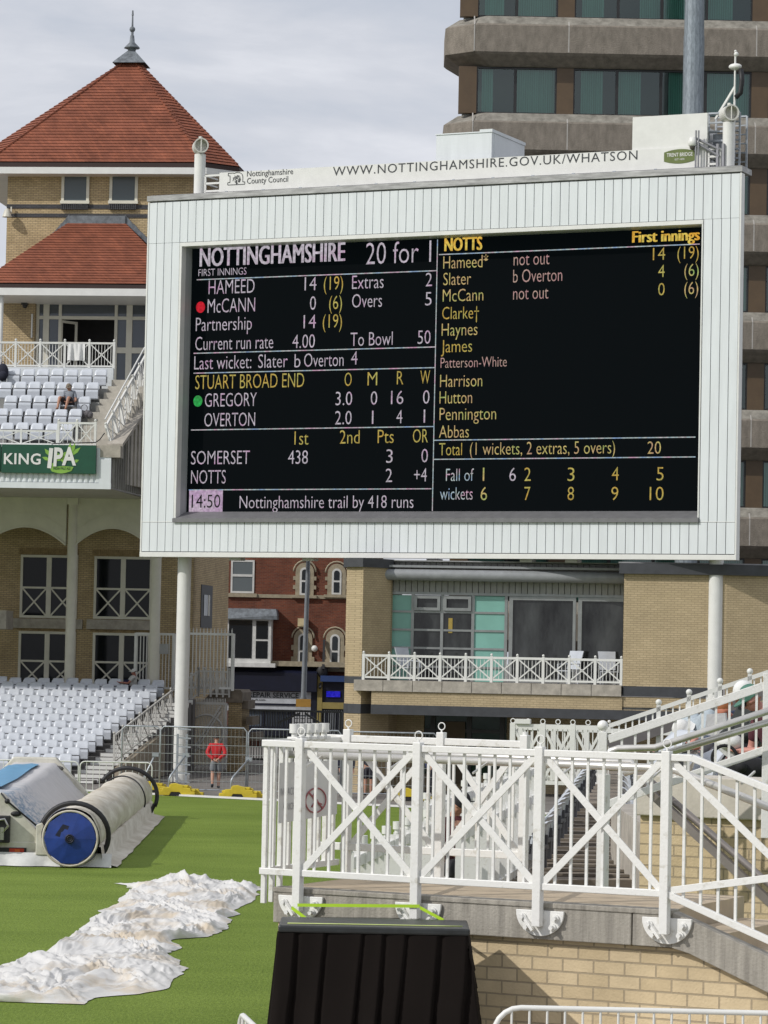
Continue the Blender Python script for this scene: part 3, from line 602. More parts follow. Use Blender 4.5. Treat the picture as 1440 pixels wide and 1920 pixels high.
# right-hand return of the deck: ribbed grey cladding under the sloping stair parapet
g = MB(); A = Vector((fx1+.02, yF, 0)); B = Vector((LS.X(290, 930, 0), 1.5, 0)); zs0, zs1 = zF-.5, LS.Z(268, 660, -1)
g.add([(A.x, A.y, zD), (B.x, B.y, zD), (B.x, B.y, zs1), (A.x, A.y, zs0)], [(0, 1, 2, 3)])
d = (B-A).normalized(); nn = Vector((d.y, -d.x, 0))
for i in range(24):
    p = A+(B-A)*(i+.5)/24; zt2 = zs0+(zs1-zs0)*(i+.5)/24; g.bar(p+nn*.02+Vector((0, 0, zD+.05)), p+nn*.02+Vector((0, 0, zt2-.05)), .10, .05)
g.build('return_cladding', P('grey_ribbed_cladding', (.33, .32, .30), .6, var=.2), ls)
g = MB(); g.box(fx1-1.1, fx1+.35, yF-.06, yF+.5, zF-.42, zF+.02); g.build('concrete_nosing', CONC, ls)
# steel green signboard
sx0, sx1 = LS.X(3, 870, yF-.2), LS.X(180, 870, yF-.2); sz1, sz0 = LS.Z(90, 834, yF-.2), LS.Z(90, 887.5, yF-.2)
gs = T('beer_signboard', 'dark green beer signboard with a leafy badge on the deck front', 'sign', LS, (sx0, yF-.2, sz0))
GREEN = P('bottle_green', (.008, .075, .040), .45, var=.1)
g = MB(); g.box(sx0, sx1, yF-.24, yF-.13, sz0, sz1); g.box(sx0-3.3, sx0-.03, yF-.24, yF-.13, sz0+.04, sz1); g.build('board', GREEN, gs, bevel=.01)
def lst(g, t, pa, pb, py, pc, bold, y, M=None, space=1):
    X0, Z0 = LS.L(pa, py, y); X1 = LS.X(pb, py, y); Zc = LS.Z(pa, py-pc, y); g.text(t, X0, X1, Z0, Zc-Z0, y=y, bold=bold, M=M, space=space)
g = MB(); lst(g, 'KING', 7, 76, 869.5, 20, .02, yF-.255, space=1.08); g.build('lettering', W_PAINT, gs, fix=False); g = MB()
lst(g, 'GREENE', -82, -8, 869.5, 20, .02, yF-.255); g.build('lettering', W_PAINT, gs, fix=False)
LEAF = P('leaf_green', (.22, .42, .06), .6); 
g = MB(); y = yF-.25
def leaf(px, py, ang, ln, w):
    x, z = LS.L(px, py, y); a = radians(ang); d = Vector((sin(a), 0, cos(a))); e = Vector((cos(a), 0, -sin(a))); p = Vector((x, y, z))
    g.poly([p-e*w*.3, p+e*w*.3, p+d*ln*.5+e*w*.5, p+d*ln, p+d*ln*.5-e*w*.5])
for q in ((132, 850, 25, .42, .16), (136, 852, 48, .40, .14), (130, 848, 5, .36, .14), (93, 853, -40, .3, .14), (92, 862, -70, .28, .13), (138, 866, 70, .22, .12), (100, 868, 170, .2, .2), (118, 862, 20, .32, .34), (122, 866, -20, .28, .3), (110, 864, -10, .3, .3)): leaf(*q)
bx = []
for i in range(13): t = i/12; bx.append(LS.L(93+45*t, 877-2*sin(pi*t)*1.0-1.5*t, y-.006))
for i in range(13): t = 1-i/12; bx.append(LS.L(97+37*t, 884+4*sin(pi*t)-1*t, y-.006))
g.poly([(p[0], y-.006, p[1]) for p in bx]); g.build('leaf_badge', LEAF, gs, fix=False)
g = MB(); tilt = lambda p0: None
X0, Z0 = LS.L(88, 876, y-.015)
for ch_, pa, pb, rot, yb_, cap in (('I', 88.5, 96, -5, 876, 36), ('P', 100, 117, -2, 873, 34), ('A', 116, 142.5, 0, 871, 33)):
    cx, cz = LS.L((pa+pb)/2, yb_, y-.015); r = radians(rot)
    MM = lambda x, yy, zz, cx=cx, cz=cz, r=r: (cx+(x-cx)*cos(r)-(zz-cz)*sin(r)*-1*-1, yy, cz+(zz-cz)*cos(r)+(x-cx)*sin(r))
    lst(g, ch_, pa, pb, yb_, cap, .035, y-.015, MM)
g.build('monogram', W_PAINT, gs, fix=False)
g = MB(); lst(g, 'INDIA PALE ALE', 100, 132, 880.5, 5, .01, y-.012); g.build('small_lettering', P('dark_ink', (.01, .05, .03)), gs, fix=False)

# ---- seats
WS2 = P('white_seat_back', (.56, .59, .64), .32, var=.06)
def make_seat():
    o = bpy.data.objects.new('stadium_seat', None); C.objects.link(o); o.empty_display_size = .1
    g = MB(); w = .25; n = 6                    # back: gently curved shell whose top rolls backwards
    prof = [(-.02, .36), (.0, .55), (.05, .69), (.13, .79), (.19, .815)]
    vs = []
    for dy in (0, .03):
        for y, z in prof:
            for i in range(n+1):
                u = -1+2*i/n; ww = w*(1 if z < .6 else .97 if z < .75 else .86); vs.append((u*ww, y+dy+.02*u*u*-1, z-(.02 if abs(u) > .9 and z > .7 else 0)))
    k = n+1; m_ = len(prof)
    for l in range(2):
        for j in range(m_-1):
            for i in range(n):
                a = l*k*m_+j*k+i; g.f.append([a, a+1, a+k+1, a+k] if l == 0 else [a, a+k, a+k+1, a+1]); g.mi.append(0); g.sm.append(True)
    g.v = vs
    for i in range(n): a = (m_-1)*k+i; b = k*m_+a; g.f.append([a, a+1, b+1, b]); g.mi.append(0); g.sm.append(False)
    for j in range(m_-1):
        for i in (0, n): a = j*k+i; b = k*m_+a; g.f.append([a, a+k, b+k, b]); g.mi.append(0); g.sm.append(False)
    g.build('backrest', WS2, o)
    g = MB(); pr = [(-.10, .13), (-.16, .17), (-.15, .42), (-.11, .50), (-.07, .52), (-.05, .48), (-.08, .2)]
    for s in (0,): g.prism([(-.245, y, z) for y, z in pr], (.49, 0, 0))
    g.build('seat_pan', W_SEAT, o, bevel=.015)
    g = MB(); g.box(-.25, -.225, -.12, .05, .28, .5); g.box(.225, .25, -.12, .05, .28, .5); g.box(-.22, .22, -.09, -.012, .505, .545); g.box(-.2, .2, .02, .08, .3, .36); g.box(-.03, .03, .03, .09, 0, .32); g.build('bracket', P('bracket_and_shadow_line', (.10, .10, .105), .6), o)  # strip between backrest and pan is an added dark shadow line; rest is bracket
    return o
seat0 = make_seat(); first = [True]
ordn = ['first', 'second', 'third', 'fourth', 'fifth', 'sixth', 'seventh', 'eighth', 'ninth', 'tenth', 'eleventh', 'twelfth', 'thirteenth', 'fourteenth', 'fifteenth', 'sixteenth']
def seat(p, rz, label, group):
    if first[0]: first[0] = False; o = seat0; o.location = p; o.rotation_euler = (0, 0, rz); o['label'] = label
    else: o = copy_thing(seat0, p, label, rz)
    o['category'] = 'seat'; o['group'] = group; o.rotation_euler = (random.uniform(-.02, .02), random.uniform(-.008, .008), rz+random.uniform(-.03, .03)); o.scale = (1, 1, random.uniform(.975, 1.02)); return o
# lower tier: 13 rows; right ends and top edges read off the photograph
RE = [(309, 1275), (296, 1284), (283, 1296), (269, 1307), (255, 1318), (240, 1329), (226, 1341), (211, 1353), (196, 1365), (182, 1376), (168, 1389), (152, 1401), (136, 1413)]
lt = T('lower_terrace', 'stepped grey concrete terrace under the lower white seats of the brick stand', 'terrace', LS)
g = MB(); rows = []
for i, (px, py) in enumerate(RE):
    y = -1.0-i*.84; x, z = LS.L(px, py, y+.1); z -= .815; rows.append((x, y, z))
for i, (x, y, z) in enumerate(rows):
    g.box(-12, x+.12, y-.55, y+.29, 0, z)
g.build('step', P('terrace_concrete', (.20, .19, .18), .9, var=.25), lt)
for i, (x, y, z) in enumerate(rows):
    j = 0
    while True:
        xs_ = x-.25-j*.565; pxs = 720+5700*((LS.W(xs_, y).x)/(LS.W(xs_, y).y))
        if pxs < -12: break
        if not (i == 0 and j in (2,)):
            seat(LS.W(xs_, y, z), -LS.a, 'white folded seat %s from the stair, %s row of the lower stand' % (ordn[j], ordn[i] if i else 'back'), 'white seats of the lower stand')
        j += 1
# stair beside the lower seats
st = T('concrete_stair', 'white-edged concrete stair beside the lower seats of the brick stand', 'stair', LS)
g = MB(); n = 22
yA, yB = rows[-1][1]-1.2, rows[0][1]+.3
x_at = lambda y: rows[0][0]+(rows[-1][0]-rows[0][0])*(y-rows[0][1])/(rows[-1][1]-rows[0][1])
z_at = lambda y: rows[0][2]+(rows[-1][2]-rows[0][2])*(y-rows[0][1])/(rows[-1][1]-rows[0][1])
for i in range(n):
    y = yA+(yB-yA)*i/n; y2 = yA+(yB-yA)*(i+1)/n; xl = x_at(y)+.13; xr = xl+1.1; z = max(.1, z_at(y2)+.02)
    g.m = 0; g.box(xl, xr, y, y2, 0, z); g.m = 1; g.box(xl+.05, xr-.02, y-.015, y-.002, max(0, z-.2), z-.02)
g.build('flight', [P('stair_tread', (.15, .14, .135), .9), W_PAINT], st)
# stair rail: top line px (214,1380)->(329,1289), string below
def xrail(name, label, fr, pts_top, pts_bot, mat, posts=8, group=None, y_of=None, bars=True, caps=.05, wall=None, w=.06, cat='railing', cross=True, nb=4):
    """pts in local 3-D: top rail polyline p->q, bottom rail p->q, with posts, saltire crosses and thin bars"""
    p, q = Vector(pts_top[0]), Vector(pts_top[1]); r, s = Vector(pts_bot[0]), Vector(pts_bot[1])
    t = T(name, label, cat, fr, (r.x, r.y, r.z), group)
    g = MB(); g.bar(p, q, w, w); g.build('top_rail', mat, t)
    g = MB(); g.bar(r, s, w*.8, w*.8); g.build('bottom_rail', mat, t)
    P_ = [(p.lerp(q, i/posts), r.lerp(s, i/posts)) for i in range(posts+1)]
    for a, b in P_:
        g = MB(); g.bar(b-Vector((0, 0, .12)), a+Vector((0, 0, .06)), w*1.15); 
        if caps: g.ball(a+Vector((0, 0, .06+caps)), caps, 8, 6)
        g.build('post', mat, t)
    g = MB()
    for i in range(posts):
        (a, b), (c, d) = P_[i], P_[i+1]
        if cross: g.bar(a, d, w*.55, w*.7, up=(0, 1, 0)); g.bar(b, c, w*.55, w*.7, up=(0, 1, 0))
        if bars:
            for k in range(1, nb): g.bar(a.lerp(c, k/nb), b.lerp(d, k/nb), .018)
    g.build('infill_panel', mat, t); return t
CRG = P('cream_grey_rail', (.50, .49, .46), .5)
pA = LS.L(214, 1380, yA+.3); pB = LS.L(334, 1286, -.6); qA = LS.L(214, 1428, yA+.3); qB = LS.L(334, 1336, -.6)
xrail('stair_railing', 'long sloping cream railing with thin crosses beside the lower seats', LS, [(pA[0], yA+.3, pA[1]), (pB[0], -.6, pB[1])], [(qA[0], yA+.3, qA[1]), (qB[0], -.6, qB[1])], CRG, 8, 'thin cross-braced stair railings')
pC = LS.L(372, 1258, .2); qC = LS.L(372, 1300, .2); pC0 = LS.L(330, 1290, -.5); qC0 = LS.L(330, 1335, -.5)
xrail('stair_railing', 'short sloping cream railing between a scoreboard post and the stair landing', LS, [(pC0[0], -.5, pC0[1]), (pC[0], .2, pC[1])], [(qC0[0], -.5, qC0[1]), (qC[0], .2, qC[1])], CRG, 3, 'thin cross-braced stair railings')
pD = LS.L(430, 1257, .4); qD = LS.L(430, 1296, .4)
xrail('landing_railing', 'level cream railing along the stair landing above the spiked gate', LS, [(pC[0], .2, pC[1]), (pD[0], .4, pC[1]-.02)], [(qC[0], .2, qC[1]), (qD[0], .4, qC[1]-.02)], CRG, 5, 'thin cross-braced stair railings')
# flank wall under the stair, side wall and landing
g = MB(); sL = Vector((LS.L(150, 1468, yA)[0], yA-.2, .05)); 
g.prism([(qA[0]+.06, yA+.1, 0), (qB[0]+.06, -.55, 0), (qB[0]+.06, -.55, qB[1]-.12), (qA[0]+.06, yA+.1, qA[1]-.2)], (.22, 0, 0))
sw = rootmesh(g, 'stair_wall', P('rendered_wall', (.33, .28, .21), .85, var=.2), 'beige wall under the long sloping stair railing', 'wall', LS, (qA[0], yA+.1, 0))
g = MB(); xl = LS.X(300, 1440, .9); xr_ = LS.X(352, 1440, .9); g.box(xl-1.1, xr_, .9, 1.4, 0, LS.Z(330, 1335, .9)); g.build
rootmesh(g, 'undercroft_wall', BUFF, 'buff brick wall in the shade under the stair landing', 'wall', LS, (xl, .9, 0))
ld = T('stair_landing', 'concrete landing slab with a brick pier beside the spiked gate', 'landing', LS)
g = MB(); a, z = LS.L(378, 1310, .5); b = LS.X(455, 1310, .5); z = LS.Z(420, 1293, .5); g.prism([(a, .5, z-.5), (a+.5, .5, z), (b-.1, .5, z), (b-.02, .5, z-.1), (b-.02, .5, z-.5)], (0, 2.4, 0)); g.build('slab', P('brown_concrete', (.20, .165, .125), .85, var=.25), ld)
g = MB(); p0 = LS.X(427, 1380, .7); p1 = LS.X(452, 1380, .7); g.box(p0, p1, .7, 2.7, 0, z-.5); g.build('pier', BUFF, ld)
g = MB(); 
for i in range(3): g.box(p1+i*.18, p1+.25+i*.18, .75, 2.6, z-.75-i*.62, z-.42-i*.62)
g.build('stepped_corbel', bpy.data.materials['brown_concrete'], ld)
# spiked railings above and the gate below
def palis(name, label, fr, xa, xb, y, z0, z1, n, spike=.25, mat=W_PAINT, r=.022, extra=None, grp=None):
    t = T(name, label, 'gate' if 'gate' in name else 'railing', fr, (xa, y, z0), grp)
    g = MB(); g.bar((xa, y, z1), (xb, y, z1), .07, .09); g.bar((xa, y, z0), (xb, y, z0), .06, .08); g.bar((xa, y, z0-.1), (xa, y, z1+.03), .1); g.bar((xb, y, z0-.1), (xb, y, z1+.03), .1); g.build('frame', mat, t)
    g = MB()
    for i in range(n): x = xa+(xb-xa)*(i+.5)/n; g.cyl((x, y, z0), (x, y, z1+spike*.6), r, n=6); g.cyl((x, y, z1+spike*.6), (x, y, z1+spike), r, .003, 6)
    g.build('paling', mat, t); return t
xa, zz1 = LS.L(352, 1188, .3); xb = LS.X(438, 1188, .3); palis('spiked_railing', 'tall white spiked railing on the stair landing beside the brick return wall', LS, xa, xb, .35, LS.Z(400, 1290, .3), zz1, 13)
xa, zz1 = LS.L(255, 1188, 1.0); xb = LS.X(327, 1190, 1.0); tq = palis('barred_gate', 'tall white barred gate with a notice at the top of the lower seats', LS, xa, xb, 1.0, LS.Z(300, 1290, 1.0), zz1, 12, 0)
g = MB(); a, z = LS.L(298, 1207, .95); b = LS.X(316, 1207, .95); g.box(a, b, .93, .96, z-.4, z); g.build('notice', P('paper_grey', (.45, .46, .46), .7), tq)
xa, zz1 = LS.L(352, 1318, -.4); xb = LS.X(424, 1318, -.4); tq = palis('spiked_gate', 'cream spiked gate with a big hoop brace at ground level behind the person in red', LS, xa, xb, -.4, .25, zz1, 24, .22, CRG)
g = MB(); cx = (xa+xb)/2; g.ring((cx, -.47, (zz1+.25)/2+.1), .62*(xb-xa)*.72, .045); 
for k in range(2): g.bar((xa+.1, -.47, .4+k*.2), (xb-.2, -.47, zz1-.3+k*.2), .07)
g.build('brace', CRG, tq)
# return wall window
g = MB(); 
def rw(px, py):  # point on the return wall x = xR
    d = ray(px, py); o_ = cam.location; k = ((LS.o-o_).dot(LS.t)+xR)/d.dot(LS.t); p = o_+d*k; return ((p-LS.o).dot(LS.b), p.z)
y0, z1 = rw(377, 1096); y1, z0 = rw(396, 1178)
g.box(xR-.02, xR+.03, y0, y1, z0, z1); w = g.build('window', P('dark_surround', (.03, .035, .04), .6), ls)
g = MB(); a = y0+(y1-y0)*.2; b = y0+(y1-y0)*.75; g.box(xR+.031, xR+.05, a, b, z0+.5, z1-.4); g.build('pane', GLASS, w)
g = MB(); g.box(xR+.051, xR+.06, b-.5, b-.25, z0+.5, z1-.4); g.build('frame', CREAM, w)
g = MB(); a, z = LS.L(0, 1150, .0); g.box(-6, LS.X(25, 1150, 0), -1.2, 0, LS.Z(10, 1180, 0), LS.Z(10, 1145, 0)); rootmesh(g, 'side_balcony', CONC, 'small concrete balcony end beside the upper cross-braced window', 'balcony', LS, (-3, 0, 6))

# ---- upper deck: rows, balcony, glazing, lean-to roof, tower
UR = [(202, 692), (187, 717), (171, 742), (155, 767), (139, 793)]
ut = T('upper_terrace', 'stepped terrace and stair carrying the upper white seats', 'terrace', LS)
urows = []; g = MB()
for i, (px, py) in enumerate(UR):
    y = -2.6-i*.92; x, z = LS.L(px, py, y+.1); z -= .815; urows.append((x, y, z)); g.box(-14, x+.12, y-.55, y+.37, zD+.3, z)
g.build('step', P('terrace_grey', (.30, .30, .29), .9, var=.2), ut)
for i, (x, y, z) in enumerate(urows):
    j = 0
    while True:
        xs_ = x-.25-j*.565; w_ = LS.W(xs_, y); pxs = 720+5700*w_.x/w_.y
        if pxs < -12: break
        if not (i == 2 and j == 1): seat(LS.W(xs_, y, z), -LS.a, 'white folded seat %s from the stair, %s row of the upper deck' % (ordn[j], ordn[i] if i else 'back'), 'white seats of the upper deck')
        j += 1
g = MB(); nst = 11; ya2, yb2 = urows[-1][1]-.6, urows[0][1]+.6
for i in range(nst):
    y = ya2+(yb2-ya2)*i/nst; y2 = ya2+(yb2-ya2)*(i+1)/nst
    f = (y-urows[0][1])/(urows[-1][1]-urows[0][1]); xl = urows[0][0]+(urows[-1][0]-urows[0][0])*f+.13; z = urows[0][2]+(urows[-1][2]-urows[0][2])*((y2-urows[0][1])/(urows[-1][1]-urows[0][1]))
    g.box(xl, xl+1.55+.0*i, y, y2+.02, zD+.3, z+.02)
g.build('stair', P('pale_steps', (.50, .47, .41), .85, var=.15), ut)
# floor behind the seats and right-hand sloping parapet
zB = urows[0][2]+.1
g = MB(); g.box(-14, xR, -2.0, 6, zB-.4, zB); g.build('walkway', P('deck_floor', (.35, .34, .32), .9), ut)
p0 = LS.L(198, 800, yF+.5); p1 = LS.L(273, 666, -2); b0 = LS.L(212, 834, yF+.4); b1 = LS.L(275, 735, -2)
xrail('upper_stair_railing', 'double white railing climbing beside the upper deck stair', LS, [(p0[0], yF+.5, p0[1]), (p1[0], -2, p1[1])], [(b0[0], yF+.4, b0[1]-.0), (b1[0], -2, b1[1])], W_PAINT, 6, None, w=.07)
g = MB(); h0, h1 = LS.L(197, 787, yF+.5), LS.L(271, 652, -2); g.cyl((h0[0], yF+.5, h0[1]), (h1[0], -2, h1[1]), .03); rootmesh(g, 'handrail', W_PAINT, 'thin white handrail above the upper deck stair railing', 'handrail', LS, (h0[0], yF+.5, h0[1]))
g = MB(); c0 = LS.L(215, 834, yF+.1); c1 = LS.L(275, 733, -1.5); g.prism([(c0[0]-.3, yF+.1, c0[1]-.1), (c0[0]+.3, yF+.1, c0[1]-.1), (c1[0]+.5, -1.5, c1[1]-.1), (c1[0]-.1, -1.5, c1[1]-.1)], (0, 0, .14)); rootmesh(g, 'stair_parapet', CONC, 'sloping concrete parapet cap beside the upper deck stair', 'parapet', LS, (c0[0], yF, c0[1]))
# front rail of the deck
za, zb2 = LS.Z(100, 793, yF+.2), LS.Z(100, 833, yF+.2)
xa, xb = LS.X(110, 800, yF+.2), LS.X(179, 800, yF+.2)
xrail('deck_railing', 'white cross-braced railing at the front of the upper deck stair', LS, [(xa, yF+.2, za), (xb, yF+.2, za)], [(xa, yF+.2, zb2), (xb, yF+.2, zb2)], W_PAINT, 2, None, w=.075)
zl = LS.Z(50, 808, yF+.2)
xrail('low_railing', 'low white cross-braced railing before the lowest row of the upper deck', LS, [(-6, yF+.2, zl), (xa-.05, yF+.2, zl)], [(-6, yF+.2, zb2), (xa-.05, yF+.2, zb2)], W_PAINT, 5, None, caps=0, w=.06)
g = MB(); k0 = LS.L(196, 812, yF+.3); k1 = LS.L(180, 830, yF+.1); g.tube([(k0[0], yF+.3, k0[1]), ((k0[0]+k1[0])/2, yF+.1, (k0[1]*.3+k1[1]*.7)), (k1[0], yF, k1[1]), (k1[0]-1.6, yF, k1[1]-.06), (k1[0]-1.75, yF, k1[1]-.3)], .02); rootmesh(g, 'black_cable', BLACK, 'black cable drooping from the stair railing over the deck front', 'cable', LS, (k0[0], yF+.3, k0[1]))
# balcony railing behind seats
zr, zr2 = LS.Z(100, 643, -1.6), LS.Z(100, 686, -1.6); xa, xb = LS.X(-62, 650, -1.6), LS.X(214, 650, -1.6)
br = xrail('balcony_railing', 'white cross-braced railing behind the top row of upper seats', LS, [(xa, -1.6, zr), (xb, -1.6, zr)], [(xa, -1.6, zr2), (xb, -1.6, zr2)], W_PAINT, 6, None, nb=8, w=.075)
g = MB(); tx0, tx1 = LS.X(127, 650, -1.66), LS.X(160, 650, -1.66); n = 14; vs = []
for i in range(n+1):
    for j in range(6): vs.append((tx0+(tx1-tx0)*i/n, -1.70+.025*sin(i*1.7)-.012*j*sin(i*.9), zr-.04-(zr-zr2-.25)*j/5))
g.add(vs, [(i*6+j, (i+1)*6+j, (i+1)*6+j+1, i*6+j+1) for i in range(n) for j in range(5)], True); rootmesh(g, 'white_towel', cloth('towel_cotton', (.75, .75, .74), .05), 'white towel draped over the upper balcony railing', 'towel', LS, (tx0, -1.7, zr2))
g = MB(); g.box(-14, xb, -1.7, -1.55, zB-.5, zr2-.06); rootmesh(g, 'balcony_upstand', W_CLAD, 'white panel upstand under the balcony railing', 'wall', LS, (0, -1.6, zB))
TW = Fr.at(135, 128.0, 6)
tw = T('brick_tower', 'buff brick tower with a steep red tiled pyramid roof and two windows', 'tower', TW)
ex0, ex1 = TW.X(-22, 316), TW.X(386, 316); ze = TW.Z(180, 316); wx0, wx1 = TW.X(8, 420), TW.X(372, 330)
dpt = 9.5
g = MB(); g.box(wx0, wx1, .45, dpt-.4, TW.Z(120, 540, -3.6)-.3, ze+.2); g.build('wall', BUFF, tw)
g = MB(); z_ = [TW.Z(140, p) for p in (381, 388.5, 398, 405)]
for a, b in ((z_[1], z_[0]), (z_[3], z_[2])): g.box(wx0-.01, wx1+.01, .42, dpt, a, b)
g.build('brick_band', BLUEBR, tw)
for a, b in ((116, 168), (206, 259)):
    x0, x1 = TW.X(a, 330, .4), TW.X(b, 330, .4); z1, z0 = TW.Z(a, 326, .4), TW.Z(a, 380, .4); f = .12
    g = MB(); g.box(x0, x0+f, .36, .47, z0, z1); g.box(x1-f, x1, .36, .47, z0, z1); g.box(x0+f, x1-f, .36, .47, z1-f, z1); g.box(x0-.03, x1+.03, .30, .47, z0-.05, z0+.08)
    w = g.build('window', CREAM, tw); g = MB(); g.box(x0+f, x1-f, .40, .44, z0+.08, z1-f); g.build('pane', GL('blind_grey_pane', (.11, .13, .14), .2), w)
    g = MB()
    for i in range(int((x1-x0)/.085)): u = x0+i*.085; g.box(u, u+.06, .32, .42, z0-.3, z0-.06)
    g.build('tile_sill', BLUEBR, w)
apx, apz = TW.L(247, 105, dpt/2); 
def hip(g, x0, x1, y0, y1, z0, rx0, rx1, ry, rz, lift=0):
    g.add([(x0, y0, z0), (x1, y0, z0), (x1, y1, z0), (x0, y1, z0), (rx0, ry, rz), (rx1, ry, rz)], [(0, 1, 5, 4), (1, 2, 5), (2, 3, 4, 5), (3, 0, 4)])
# stepped tile courses: each course a thin shell overlapping the one below
def courses(g, x0, x1, y0, y1, z0, ax0, ax1, ay0, ay1, az, n, th=.035, back=True):
    for i in range(n):
        a, b = i/n, (i+1)/n
        def at(t, e): return [(x0+(ax0-x0)*t-e, y0+(ay0-y0)*t-e), (x1+(ax1-x1)*t+e, y0+(ay0-y0)*t-e), (x1+(ax1-x1)*t+e, y1+(ay1-y1)*t+(e if back else 0)), (x0+(ax0-x0)*t-e, y1+(ay1-y1)*t+(e if back else 0))]
        za, zb_ = z0+(az-z0)*a, z0+(az-z0)*b
        lo, li, hi = at(a, th), at(a, 0), at(b, 0)
        V = [(*p, za) for p in lo]+[(*p, zb_) for p in hi]+[(*p, za-.012) for p in li]
        g.add(V, [(k, (k+1) % 4, 4+(k+1) % 4, 4+k) for k in range(4 if back else 4)]+[(8+k, 8+(k+1) % 4, (k+1) % 4, k) for k in range(4)])
zap = TW.Z(247, 105, dpt/2)
cw, cdp = TW.X(448, 318, 1.0)-ex1, 1.15
plan = [(ex0-cw, cdp-.25), (ex0, -.25), (ex1, -.25), (ex1+cw, cdp-.25), (ex1+cw, dpt), (ex0-cw, dpt)]
def poly_courses(g, plan, z0, ax_, ay_, az, n, th, top=.045):
    k = len(plan); cx = sum(p[0] for p in plan)/k; cy = sum(p[1] for p in plan)/k
    def at(t, e):
        o = []
        for x, y in plan:
            d = Vector((x-cx, y-cy)).normalized()*e*1.3; o.append((x+(ax_-x)*t+d.x, y+(ay_-y)*t+d.y))
        return o
    for i in range(n):
        a, b = i/n*(1-top), (i+1)/n*(1-top); za, zb_ = z0+(az-z0)*a, z0+(az-z0)*b
        V = [(*p, za) for p in at(a, th)]+[(*p, zb_) for p in at(b, 0)]+[(*p, za-.012) for p in at(a, 0)]
        g.add(V, [(j, (j+1) % k, k+(j+1) % k, k+j) for j in range(k)]+[(2*k+j, 2*k+(j+1) % k, (j+1) % k, j) for j in range(k)])
g = MB(); poly_courses(g, plan, ze+.25, apx, dpt/2, zap, 34, .05); roof = g.build('roof', TILE, tw)
g = MB(); 
for sgn in (1,):
    for (cx, cy) in (plan[1], plan[2], plan[3]):
        for i in range(34):
            t = (i+.5)/34; p = Vector((cx, cy, ze+.25)).lerp(Vector((apx, dpt/2, zap)), t); q = Vector((cx, cy, ze+.25)).lerp(Vector((apx, dpt/2, zap)), t+.9/34); g.bar(p+Vector((0, 0, .03)), q, .16, .06)
g.build('hip_tile', TILE, roof)
g = MB(); g.prism([(x+(.05 if x > 0 else -.05), y-.06, ze) for x, y in plan], (0, 0, .2)); g.build('eaves_board', P('dark_red_eaves', (.035, .018, .015), .7), tw)  # very dark red board between the tiles and the white soffit board
g = MB(); g.prism([(x+(.09 if x > 0 else -.09), y-.12, ze-.28) for x, y in plan], (0, 0, .278)); g.build('soffit_board', W_PAINT, tw)
g = MB(); k = .55
g.add([(apx+sx*a, dpt/2+sy*a, z) for a, z in ((.72, zap-.42), (.62, zap-.30), (.30, zap+.05), (.16, zap+.2)) for sx, sy in ((-1, -1), (1, -1), (1, 1), (-1, 1))],
      [(j*4+i, j*4+(i+1) % 4, (j+1)*4+(i+1) % 4, (j+1)*4+i) for j in range(3) for i in range(4)])
g.lathe([(.17, zap+.2), (.19, zap+.32), (.36, zap+.34), (.34, zap+.38), (.12, zap+.6), (.09, zap+.9), (.06, zap+.92), (.06, zap+1.08)], (apx, dpt/2, 0), 8)
g.ball((apx, dpt/2, zap+1.18), .13); g.cyl((apx, dpt/2, zap+1.25), (apx, dpt/2, zap+1.85), .045, .03, 8); g.cyl((apx, dpt/2, zap+1.8), (apx, dpt/2, zap+2.02), .05, .03, 6); g.build('finial', LEAD, roof)
# lean-to hipped roof over the glazed bay
rz0 = TW.Z(120, 540, -3.6); rzT = TW.Z(160, 417, .35); rxa, rxb = TW.X(-40, 540, -3.6), TW.X(345, 540, -3.6); ra, rb = TW.X(130, 415, .35), TW.X(233, 415, .35)
g = MB(); courses(g, rxa, rxb, -3.6, .4, rz0+.2, ra, rb, .38, .42, rzT, 24, th=.05, back=False); lr = g.build('lean_to_roof', TILE, tw)
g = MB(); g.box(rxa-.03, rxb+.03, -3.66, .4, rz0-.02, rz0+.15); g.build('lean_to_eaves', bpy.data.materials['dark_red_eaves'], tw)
g = MB(); g.box(rxa-.05, rxb+.05, -3.72, .4, rz0-.32, rz0-.022); g.build('lean_to_fascia', W_PAINT, tw)
g = MB(); g.box(ra-.05, rb+.05, .3, .44, rzT-.12, rzT+.28)
nseg = 9
for (tx, bxx) in ((rb, rxb), (ra, rxa)):
    for i in range(nseg):
        t = i/nseg; t2 = (i+1.05)/nseg; y = .36
        e = 1 if bxx > tx else -1
        p = Vector((tx+(bxx-tx)*t, y, rzT-(rzT-rz0)*t)); q = Vector((tx+(bxx-tx)*t2, y, rzT-(rzT-rz0)*t2))
        if i > 5 and e < 0: break
        g.prism([p+Vector((0, 0, -.1)), p+Vector((e*.02, 0, .34)), q+Vector((e*.02, 0, .30)), q+Vector((0, 0, -.12))], (0, .1, 0))
g.build('lead_flashing', LEAD, tw)
